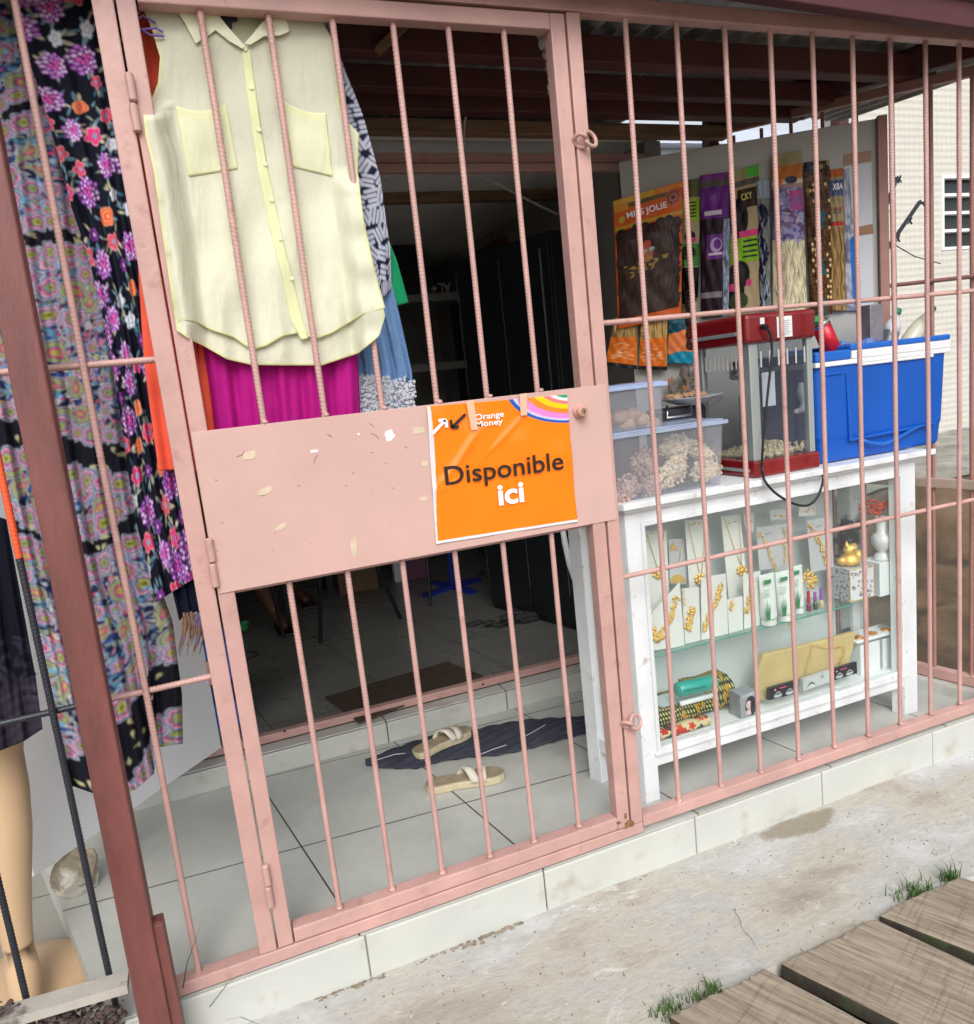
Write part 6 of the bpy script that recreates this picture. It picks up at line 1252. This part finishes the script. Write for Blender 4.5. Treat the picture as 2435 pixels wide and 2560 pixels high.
for k in range(8): m.box(q[0]-.024,q[0]+.010+.012*random.random(),ym0-.0175,ym0-.0167,q[2]-.024+.006*k,q[2]-.0225+.006*k)
m.build('fine_print',mat('print_grey',(.25,.25,.27),.6),rt)
q=at(*Zt(868,195),ym0-.016); m=MB(); m.box(q[0]-.008,q[0]+.008,ym0-.0165,ym0-.0142,q[2]-.010,q[2]+.010); m.build('small_label',mWHITE,pm)
cd=[(868,222),(890,232),(908,262),(914,330),(906,430),(892,560),(876,720),(868,840),(868,905),(880,955),(915,1000),(960,1035),(1010,1062),(1062,1075),(1100,1066),(1132,1030),(1152,980),(1164,915),(1164,872)]
m=MB(); pts=[at(*Zt(*p),ym0-.015 if i==0 else .088 if 9<=i<=16 else .118) for i,p in enumerate(cd)]
pp=[]
for i in range(len(pts)-1):
    for k in range(4):
        t=k/4; p0,p1,p2,p3=pts[max(i-1,0)],pts[i],pts[i+1],pts[min(i+2,len(pts)-1)]; pp.append(.5*((2*p1)+(-p0+p2)*t+(2*p0-5*p1+4*p2-p3)*t*t+(-p0+3*p1-3*p2+p3)*t**3))
pp.append(pts[-1]); m.tube(pp,.0042,8); m.build('power_cord',mBLACK,pm,smooth=True)
m=MB(); m.lathe([(.009,0),(.008,.012),(.005,.022)],at(*Zt(868,222),ym0-.015),12,(0.2,-1,-.2)); m.build('plug',mBLACK,pm)
# cooler
yc0=.155; BLc=at(*Zt(1150,870),yc0); X0c=at(*Zt(1128,600),yc0)[0]; X1c=at(*Zt(1757,560),yc0)[0]; zc=ZT+.004; zt=at(*Zt(1700,345),yc0)[2]; zl=at(*Zt(1700,310),yc0)[2]
cl=thing('cool_box','large blue cool box with a white rim overhanging the right end of the case','cool box',((X0c+X1c)/2,.3,zc))
bm=bmesh.new()
def ringv(x0,x1,y0,y1,z,r=.03,n=6):
    vs=[]
    for cx,cy,a0 in ((x1-r,y1-r,0),(x0+r,y1-r,90),(x0+r,y0+r,180),(x1-r,y0+r,270)):
        for i in range(n+1): a=math.radians(a0+90*i/n); vs.append(bm.verts.new((cx+r*math.cos(a),cy+r*math.sin(a),z)))
    return vs
hb=zt-zc; lev=[(zc,.030),(zc+.01,.022),(zc+hb*.22,.016),(zc+hb*.26,.012),(zc+hb*.95,.002),(zt,.0)]; Rg=[ringv(X0c+d,X1c-d,yc0+d*.6,.45-d,z) for z,d in lev]
for A,B in zip(Rg[:-1],Rg[1:]):
    for i in range(len(A)): bm.faces.new((A[i],A[(i+1)%len(A)],B[(i+1)%len(A)],B[i]))
bm.faces.new(Rg[0][::-1]); bm.faces.new(Rg[-1]); me=bpy.data.meshes.new('body'); bm.to_mesh(me); bm.free(); me.materials.append(mBLUE); link(bpy.data.objects.new('body',me),cl)
m=MB(); xw=at(*Zt(1290,400),yc0)[0]; m.box(X0c-.004,X1c+.004,yc0-.006,.456,zt-.004,zt+.012); m.box(xw,X1c+.004,yc0-.0065,.4565,zt+.0121,zl+.002+.012); m.box(xw+.04,X1c-.08,yc0-.0068,yc0+.01,zt-.014,zt-.0042); m.build('white_rim',mWHITE,cl,bevel=.003)
m=MB(); m.box(X0c-.002,xw-.002,yc0-.0055,.455,zt+.0125,zl+.02); m.box(xw-.0018,X1c+.006,yc0-.004,.458,zl+.0145,zl+.034); m.build('lid',mBLUEL,cl,bevel=.006,seg=3)
m=MB(); zr=at(*Zt(1300,740),yc0)[2]; xr0,xr1=at(*Zt(1265,600),yc0)[0],X1c-.07
m.beam((xr0+.01,yc0+.003,zt-.03),(xr0+.02,yc0+.004,zc+.06),.012,.012); m.beam((xr0+.02,yc0+.002,zc+.065),(xr1,yc0+.001,zc+.075),.012,.010); m.beam((X0c+.03,yc0+.001,zt-.03),(xr0-.012,yc0+.001,zt-.03),.008,.008); m.build('moulded_rib',mBLUE,cl,bevel=.003)
m=MB(); hp=[(xr0+.06,yc0-.002,zc+.062),(xr0+.10,yc0-.008,zc+.045),(xr0+.16,yc0-.010,zc+.035),(xr0+.22,yc0-.008,zc+.045),(xr1-.08,yc0-.002,zc+.075)]; m.tube(hp,.006,8); m.build('handle',mBLUEL,cl,smooth=True)
ztop=zl+.035
# can
c0=at(*Zt(1205,345),.24); ax=np.array(at(*Zt(1140,200),.24))-c0; Lc=np.linalg.norm(ax); t=thing('drink_can','red and white drink can leaning on the cool box','can',c0); m=MB(); m.lathe([(.024,0),(.031,.006),(.031,Lc-.014)],c0,24,ax); m.build('body',mat('can_red',(.55,.01,.03),.25,metal=.3,c2=(.6,.6,.62),cs=14,cth=(.62,.64)),t,smooth=True)
m=MB(); m.lathe([(.031,Lc-.0138),(.026,Lc-.002),(.026,Lc),(.020,Lc-.002)],c0,24,ax); m.build('rim',mCHROME,t,smooth=True)
c=at(*Zt(1130,200),.26); m=MB(); m.lathe([(.016,0),(.016,.02)],c,14); o=m.build('bottle_cap',mGRN); tag(o,'green bottle cap beside the top of the red can','cap')
m=MB()
for _ in range(10): c=at(*Zt(random.uniform(1240,1440),random.uniform(300,330)),.25); m.ball(c,.026,8,6,.4,(1.3,1,.6))
o=m.build('plastic_bag',film('bag_blue',(.75,.85,1),.55,.15,(.25,.45,.85),.35)); tag(o,'crumpled bluish plastic bag on the cool box lid','plastic bag')
a=at(*Zt(1385,300),.28);b=at(*Zt(1447,300),.28); m=MB(); m.box(a[0],b[0],.28,.33,ztop,at(*Zt(1400,115),.28)[2]); t=thing('foil_carton','tall silver carton standing at the back of the cool box lid','carton',(a[0],.3,ztop)); m.build('carton',mat('foil',(.5,.5,.55),.25,metal=.8,var=.3,vs=20,bump=.5,bs=30),t,bevel=.002)
for (x0,y0,x1,y1,lab,dk) in [(1455,330,1512,140,'small plastic bottle with a green cap and dark drink, left of two',1),(1545,330,1678,132,'pale plastic bottle with a green cap leaning right, the farther right of two',0)]:
    A=at(*Zt(x0,y0),.30);B=at(*Zt(x1,y1),.30); d_=B-A; Lb_=np.linalg.norm(d_); t=thing('plastic_bottle',lab,'bottle',A,'plastic bottles with green caps'); k=.032
    m=MB(); m.lathe([(k*.9,0),(k,.01),(k,Lb_*.45),(k*.85,Lb_*.6),(k*.5,Lb_*.78),(.013,Lb_*.86),(.013,Lb_-.015)],A,20,d_); m.build('bottle',mat('milky_plastic',(.60,.58,.47),.3) if not dk else mPLAS,t,smooth=True)
    if dk: m=MB(); m.lathe([(k*.85,.005),(k*.93,.01),(k*.93,Lb_*.42)],A,18,d_); m.build('drink',mat('dark_drink',(.01,.012,.03),.2),t,smooth=True); m=MB(); m.lathe([(k*.93,Lb_*.43),(k*.8,Lb_*.6),(k*.45,Lb_*.77),(.010,Lb_*.85)],A,18,d_); m.build('label',MATS['card_white'],t,smooth=True)
    m=MB(); m.lathe([(.0155,Lb_-.016),(.0155,Lb_),(.012,Lb_+.003)],A,16,d_); m.build('cap',mat('cap_green',(.0,.18,.09),.35) if dk else MATS['cap_green'],t)
# ------------------------------------------------------------------ board with hair packs
q=ray(-5270,1403); BU=q[:2]/np.hypot(q[0],q[1]); BR0=at(1686,230,.40)[:2]; BN=np.array([-BU[1],BU[0]]); BN=BN if BN@(np.array([0,-1.8])-BR0)>0 else -BN
def onb(px,py,off=0): return onp(px,py,BR0+BN*off,BU)
bd=thing('hair_board','grey white display board with a brown edge post behind the popcorn machine','board',(*BR0,1.0))
a=onb(1192,312); L0=a[:2]; zt=a[2]; m=MB(); p=[(*L0,1.0),(*BR0,1.0),(*BR0,zt+.0),(*L0,zt)]; m.prism(p,(-BN[0]*.018,-BN[1]*.018,0)); m.build('board',mat('board_grey',(.44,.44,.41),.6,var=.06,vs=3),bd,bevel=.002)
m=MB(); m.obox(BR0-BU*.018,BU,.016,.022,ZT,zt+.004); m.build('edge_post',mPINKD,bd,bevel=.002)
mBT=mat('brown_tape',(.28,.13,.05),.35,var=.2)
for q_ in ([(1045,605),(1222,575),(1218,645),(1045,675)],[(1085,1075),(1230,1045),(1235,1108),(1090,1128)]):
    m=MB(); m.prism([onb(*Zq(*p),.002) for p in q_],(BN[0]*.001,BN[1]*.001,0)); m.build('brown_tape',mBT,bd)
q_=[(1045,680),(1222,650),(1235,1560),(1080,1590)]; m=MB(); m.prism([onb(*Zq(*p),.001) for p in q_],(BN[0]*.0008,BN[1]*.0008,0)); m.build('white_sheet',mat('sheet_white',(.55,.57,.62),.5),bd)
# painters
def hairfill(c,x0,x1,y0,y1,col,R,wave=2,n=None):
    n=n or int((x1-x0)*3)
    for _ in range(n):
        x=R.uniform(x0,x1); k=R.uniform(.3,1.6); cc=tuple(v*k for v in col); ph=R.uniform(0,6)
        for y in np.arange(y0,y1,1.6): c.ell(x+wave*math.sin(y/9+ph),y,1.1,1.4,cc)
def p_mj(nu,nv):
    c=Canvas(nu,nv,s3(214,96,32)); R=random.Random(1)
    c.rect(0,nu,0,nv*.045,s3(225,135,45)); c.rect(0,nu*.6,0,nv*.05,s3(220,170,60)); c.rect(nu*.05,nu*.8,nv*.05,nv*.085,s3(110,95,60)); c.rect(nu*.02,nu*.22,nv*.04,nv*.10,s3(215,150,50))
    c.ell(nu*.12,nv*.16,7,7,s3(190,170,60)); c.rect(0,nu,nv*.215,nv*.235,s3(190,160,50)); c.ros(nu*.86,nv*.10,14,[(1,s3(170,110,90)),(.8,s3(120,60,60)),(.6,s3(190,120,110)),(.3,s3(120,60,60))],7,.2)
    for k in range(8):
        x0=nu*(.04+.115*k); c.ell(x0+nu*.06,nv*.28+4*math.sin(k*2),nu*.085,nv*.05,s3(44,26,18))
    c.rect(nu*.04,nu*.94,nv*.28,nv*.93,s3(38,22,16)); hairfill(c,nu*.04,nu*.94,nv*.27,nv*.93,s3(60,36,24),R,3,int(nu*1.6))
    for k in range(60): c.ell(nu*.93+R.gauss(0,3),nv*(.3+.62*k/60),4,3,s3(40,22,16))
    c.ell(nu*.48,nv*.47,13,17,s3(170,100,50)); c.ell(nu*.48,nv*.40,9,8,s3(190,80,50)); c.ell(nu*.44,nv*.445,6,3,s3(150,175,185)); c.ell(nu*.55,nv*.44,6,4,s3(170,185,190)); 
    for _ in range(34): c.ell(nu*.45+R.gauss(0,22),nv*.56+R.gauss(0,10),R.uniform(3,7),2,s3(170,140,40),R.uniform(-.9,.4),.9)
    return c.a
def p_gb(nu,nv):
    c=Canvas(nu,nv,s3(160,148,120)); c.rect(0,nu,0,nv*.13,s3(95,95,60)); c.rect(nu*.05,nu,nv*.14,nv*.30,s3(140,175,40)); R=random.Random(2)
    for k in range(5): c.rect(nu*.2,nu*.8,nv*(.16+.025*k),nv*(.17+.025*k),s3(40,50,20))
    c.ell(nu*.45,nv*.40,nu*.3,nv*.035,s3(20,16,20)); c.ell(nu*.55,nv*.43,nu*.25,nv*.02,s3(200,60,110)); c.rect(0,nu,nv*.46,nv*.62,s3(70,130,60)); c.ell(nu*.3,nv*.52,nu*.5,nv*.05,s3(30,50,30)); c.rect(0,nu,nv*.63,nv*.85,s3(16,13,14)); c.ell(nu*.4,nv*.86,nu*.5,nv*.04,s3(16,13,14)); return c.a
def p_pu(nu,nv):
    c=Canvas(nu,nv,s3(22,16,22)); R=random.Random(3); hairfill(c,0,nu*.75,nv*.3,nv*.95,s3(40,22,34),R,1)
    c.rect(0,nu,0,nv*.045,s3(120,50,130)); c.rect(0,nu,nv*.045,nv*.09,s3(90,85,80)); c.rect(nu*.03,nu*.95,nv*.09,nv*.31,s3(96,34,120)); c.ros(nu*.42,nv*.165,nu*.22,[(1,s3(120,60,140)),(.8,s3(96,34,120)),(.55,s3(125,70,145))],9,.1); c.rect(nu*.15,nu*.72,nv*.255,nv*.285,s3(200,190,205))
    c.rect(nu*.22,nu*.82,nv*.42,nv*.59,s3(105,48,130)); c.ell(nu*.52,nv*.49,nu*.2,nv*.05,s3(180,160,190)); c.ell(nu*.56,nv*.485,nu*.13,nv*.035,s3(105,48,130)); c.rect(nu*.28,nu*.75,nv*.545,nv*.565,s3(205,195,210))
    c.rect(nu*.78,nu,nv*.32,nv,s3(125,135,155))
    for _ in range(70): c.ell(nu*R.uniform(.78,1),nv*R.uniform(.33,1),1.5,R.uniform(4,12),s3(*R.choice([(80,85,105),(170,180,200),(110,120,140)])),R.uniform(-.3,.3))
    c.rect(0,nu*.75,nv*.82,nv*.86,s3(130,120,125)); return c.a
def p_ky(nu,nv):
    c=Canvas(nu,nv,s3(165,145,112)); R=random.Random(4); c.rect(0,nu,0,nv*.04,s3(150,160,90)); c.rect(nu*.55,nu,0,nv*.075,s3(80,180,60)); c.rect(0,nu,nv*.08,nv*.12,s3(90,88,75)); c.rect(nu*.25,nu,nv*.14,nv*.27,s3(50,34,24))
    c.ell(nu*.28,nv*.34,nu*.32,nv*.13,s3(24,18,16)); c.rect(0,nu*.35,nv*.2,nv*.42,s3(26,20,18)); c.rect(nu*.3,nu,nv*.425,nv*.475,s3(205,60,120)); c.rect(0,nu,nv*.47,nv*.64,s3(130,175,40))
    for k in range(4): c.rect(nu*.45,nu*.92,nv*(.49+.035*k),nv*(.505+.035*k),s3(30,60,20))
    c.ell(nu*.3,nv*.72,nu*.35,nv*.1,s3(22,18,18)); c.rect(0,nu*.5,nv*.66,nv*.95,s3(30,26,24)); c.ell(nu*.1,nv*.80,8,8,s3(205,60,120)); c.ell(nu*.62,nv*.78,5,8,s3(205,60,120)); c.ell(nu*.3,nv*.9,nu*.3,nv*.06,s3(60,70,45)); return c.a
def p_na(nu,nv):
    c=Canvas(nu,nv,s3(150,165,178)); R=random.Random(5); c.rect(0,nu,nv*.14,nv,s3(120,122,115)); 
    for _ in range(60): c.ell(nu*(.3+.2*math.sin(_*.3)),nv*(.2+.8*_/60),nu*R.uniform(.15,.35),nv*.02,s3(26,32,58))
    for _ in range(40): c.ell(nu*R.random(),nv*R.uniform(.2,1),1,R.uniform(4,10),s3(170,180,195),R.uniform(-.3,.3),.8)
    return c.a
def p_bl(nu,nv):
    c=Canvas(nu,nv,s3(205,196,160)); R=random.Random(6); hairfill(c,0,nu,nv*.5,nv,s3(205,196,158),R,2,nu*2)
    c.rect(0,nu,0,nv*.08,s3(150,140,95)); c.rect(0,nu,nv*.08,nv*.17,s3(178,105,40)); c.ell(nu*.2,nv*.17,nu*.15,nv*.02,s3(215,110,80)); c.ell(nu*.6,nv*.17,nu*.2,nv*.025,s3(60,60,80)); c.rect(0,nu,nv*.195,nv*.22,s3(165,130,120)); c.rect(0,nu,nv*.22,nv*.54,s3(120,105,150))
    for _ in range(130): c.ell(nu*R.random(),nv*R.uniform(.23,.54),R.uniform(3,9),R.uniform(2,6),s3(*R.choice([(150,135,180),(85,60,90),(60,70,130),(180,160,180),(110,80,110),(140,150,190)])),R.uniform(0,3),.8)
    c.rect(nu*.55,nu*.98,nv*.24,nv*.36,s3(175,60,120)); 
    for k in range(3): c.rect(nu*(.62+.12*k),nu*(.67+.12*k),nv*.27,nv*.34,s3(90,90,170))
    return c.a
def p_br(nu,nv):
    c=Canvas(nu,nv,s3(60,40,26)); R=random.Random(7)
    for _ in range(40): c.ell(nu*R.random(),nv*R.uniform(0,.25),6,4,s3(*R.choice([(120,110,95),(70,60,50),(150,140,70),(40,60,110)])),R.uniform(0,3))
    for k in range(8):
        x=nu*(.06+.125*k)
        for y in np.arange(nv*.08,nv,3.2): c.ell(x+1.2*math.sin(y/5),y,2.6,1.8,s3(*R.choice([(84,56,34),(60,40,26),(105,72,40)])),.5)
    for y in np.arange(nv*.15,nv*.95,nv*.035):
        if R.random()<.75:
            for x in R.sample([.2,.33,.8,.93,.5],R.choice([2,2,3])): c.ell(nu*x,y,2.6,3.6,s3(205,165,110)); c.ell(nu*x-.6,y-.8,1.2,1.6,s3(245,225,180))
    for y0 in (.38,.68,.95): 
        for _ in range(14): c.ell(nu*R.uniform(.45,.7),nv*(y0+R.uniform(-.05,.05)),3,4,s3(15,95,110))
    return c.a
def p_xb(nu,nv):
    c=Canvas(nu,nv,s3(160,145,110)); R=random.Random(8); c.rect(0,nu,0,nv*.06,s3(180,95,50)); c.rect(0,nu,nv*.08,nv*.19,s3(80,95,130)); c.rect(0,nu,nv*.27,nv*.29,s3(175,110,80)); c.rect(0,nu,nv*.37,nv*.40,s3(175,60,50)); hairfill(c,0,nu,nv*.41,nv,s3(150,120,75),R,1.5,nu*2); return c.a
def p_cl(nu,nv):
    c=Canvas(nu,nv,s3(150,155,165)); R=random.Random(9)
    for _ in range(120): c.ell(nu*R.random(),nv*R.random(),R.uniform(1,4),R.uniform(6,20),s3(*R.choice([(175,180,190),(120,125,140),(185,190,200),(95,100,130)])),R.uniform(-.3,.3),.7)
    for _ in range(16): c.ell(nu*.7,nv*(.5+.45*_/16),2.5,9,s3(40,105,185),.1)
    return c.a
def p_or(nu,nv):
    c=Canvas(nu,nv,s3(185,150,85)); R=random.Random(nu); hairfill(c,0,nu,0,nv*.5,s3(180,145,85),R,1,nu*2); c.rect(nu*.04,nu*.96,nv*.42,nv*.93,s3(222,112,34))
    for _ in range(24): c.ell(nu*R.uniform(.15,.85),nv*R.uniform(.5,.85),R.uniform(2,6),1.1,s3(245,190,140),R.uniform(-.4,.2),.8)
    c.rect(0,nu,nv*.93,nv,s3(40,40,42)); return c.a
def p_te(nu,nv):
    c=Canvas(nu,nv,s3(40,120,140)); c.rect(0,nu,0,nv*.3,s3(60,105,125)); c.rect(0,nu,nv*.28,nv*.8,s3(228,130,75)); c.ell(nu*.1,nv*.2,nu*.5,nv*.12,s3(25,70,85)); c.ell(nu*.6,nv*.85,nu*.5,nv*.13,s3(35,140,170)); return c.a
hg='packets of hair hanging on the board'
def pack(lab,q,fn,off,bulge=.012,sleeve=True,res=.0018,text=()):
    P=[onb(*p,off) for p in q]; root=P[0]; t=thing('hair_packet',lab,'hair packet',root,hg)
    q3=[np.array(p) for p in P]; nu=max(8,int(np.linalg.norm(q3[1]-q3[0])/res)); nv=max(8,int(np.linalg.norm(q3[3]-q3[0])/res)); u=np.linspace(0,1,nu)[None,:,None];v=np.linspace(0,1,nv)[:,None,None]
    W=(q3[0]*(1-u)+q3[1]*u)*(1-v)+(q3[3]*(1-u)+q3[2]*u)*v; b=bulge*(np.sin(np.pi*np.clip(u,0,1))**.6)*np.clip(v*3,0.1,1)+.0022*np.abs(np.sin(u*7+v*11))+.0015*np.sin(u*17-v*23); B3=np.array([BN[0],BN[1],0]); W1=W+b*B3
    grid('packet',W1,fn(nu,nv),mPACK,t,None,.001)
    if sleeve and len(q)==4 and bulge>=.02:
        r=np.random.default_rng(nu); f=.004+.004*np.abs(np.sin(u*5+v*13+np.sin(v*9)*2))+.003*np.abs(np.sin(u*13-v*17+np.sin(u*6)))
        grid('clear_sleeve',((q3[0]*(1-u)+q3[1]*u)*(1-v)+(q3[3]*(1-u)+q3[2]*u)*v)[::4,::4]+((b+f+.002)*B3)[::4,::4],None,mFILM,t,None,0)
    for (s,u0,v0,wf,mt,hh) in text:
        o=(q3[0]*(1-u0)+q3[1]*u0)*(1-v0)+(q3[3]*(1-u0)+q3[2]*u0)*v0+B3*(bulge*np.clip(math.sin(math.pi*(u0+wf/2))**.6,0,1)*min(1,max(.1,v0*3))+.004)
        txt(s,o,q3[1]-q3[0],(0,0,1),np.linalg.norm(q3[1]-q3[0])*wf,mt,t,bold=.02,height=hh)
    return t
mY=mat('ink_yellow',(.55,.5,.1),.5)
Zpp=lambda L:[Zp(*p) for p in L]; Zqq=lambda L:[Zq(*p) for p in L]; Ztt=lambda L:[Zt(*p) for p in L]
pack('packet of beige and green print at the edge behind the orange packet',Zpp([(800,262),(985,240),(950,1500),(815,1500)]),p_gb,.012)
pack('orange packet of dark curly hair, leftmost and widest on the board',Zpp([(190,445),(818,262),(805,1470),(235,1600)]),p_mj,.045,.02,text=[('MISS JOLIE',.20,.165,.58,mWH,.030)])
pack('purple labelled packet of straight black hair',Zpp([(972,215),(1252,175),(1232,1480),(985,1500)]),p_pu,.02)
pack('packet with a brown header and lime green and pink label',Zpp([(1255,180),(1505,110),(1515,1450),(1232,1480)]),p_ky,.012,text=[('CKY',.38,.215,.40,mY,.024)])
pack('narrow packet of navy hair right of the lime green label',Zpp([(1485,262),(1602,250),(1620,1420),(1515,1430)]),p_na,.016)
pack('packet of cream blonde hair with a purple collage header',Zqq([(583,610),(775,578),(812,1620),(592,1600)]),p_bl,.03,.025)
pack('packet of brown braids strung with gold beads',Zqq([(790,655),(952,640),(972,1620),(832,1620)]),p_br,.02,.012)
pack('narrow beige packet of light brown hair beside the beaded braids',Zqq([(950,700),(1038,690),(1062,1600),(962,1600)]),p_xb,.01,text=[('XBA',.2,.145,.75,mWH,.022),('ILI',.25,.31,.5,mBLACK,.02)])
pack('nearly empty clear sleeve with a blue strip, rightmost on the board',Zqq([(1040,700),(1075,690),(1150,1600),(1055,1600)]),p_cl,.008,.004)
pack('small orange labelled packet low at the far left of the board',Ztt([(165,180),(275,160),(272,425),(118,405)]),p_or,.035)
pack('small orange labelled packet low beside the leftmost one',Ztt([(288,185),(415,160),(415,430),(278,425)]),p_or,.03)
pack('small teal and orange packet low beside the popcorn machine',Ztt([(425,190),(545,170),(550,400),(412,395)]),p_te,.025)
m=MB()
for k in range(18):
    y=60+k*15; c=onb(*Zt(520+4*math.sin(k*1.3),y),.035); m.ball(c,.013,8,6,.3)
o=m.build('hair_braid',mHAIR); tag(o,'black wavy hair braid hanging behind the left side of the popcorn machine','hair')
m=MB()
for _ in range(9): c=onb(*Zt(random.uniform(425,545),random.uniform(440,530)),.05); m.ball(c,.024,5,4,.25,(1,.5,1.3))
o=m.build('mixed_packets',mat('mixed_print',(.25,.22,.2),.4,var=.8,vs=40,c2=(.5,.2,.02),cs=30)); tag(o,'jumble of small dark and orange packets behind the cooker','packets')
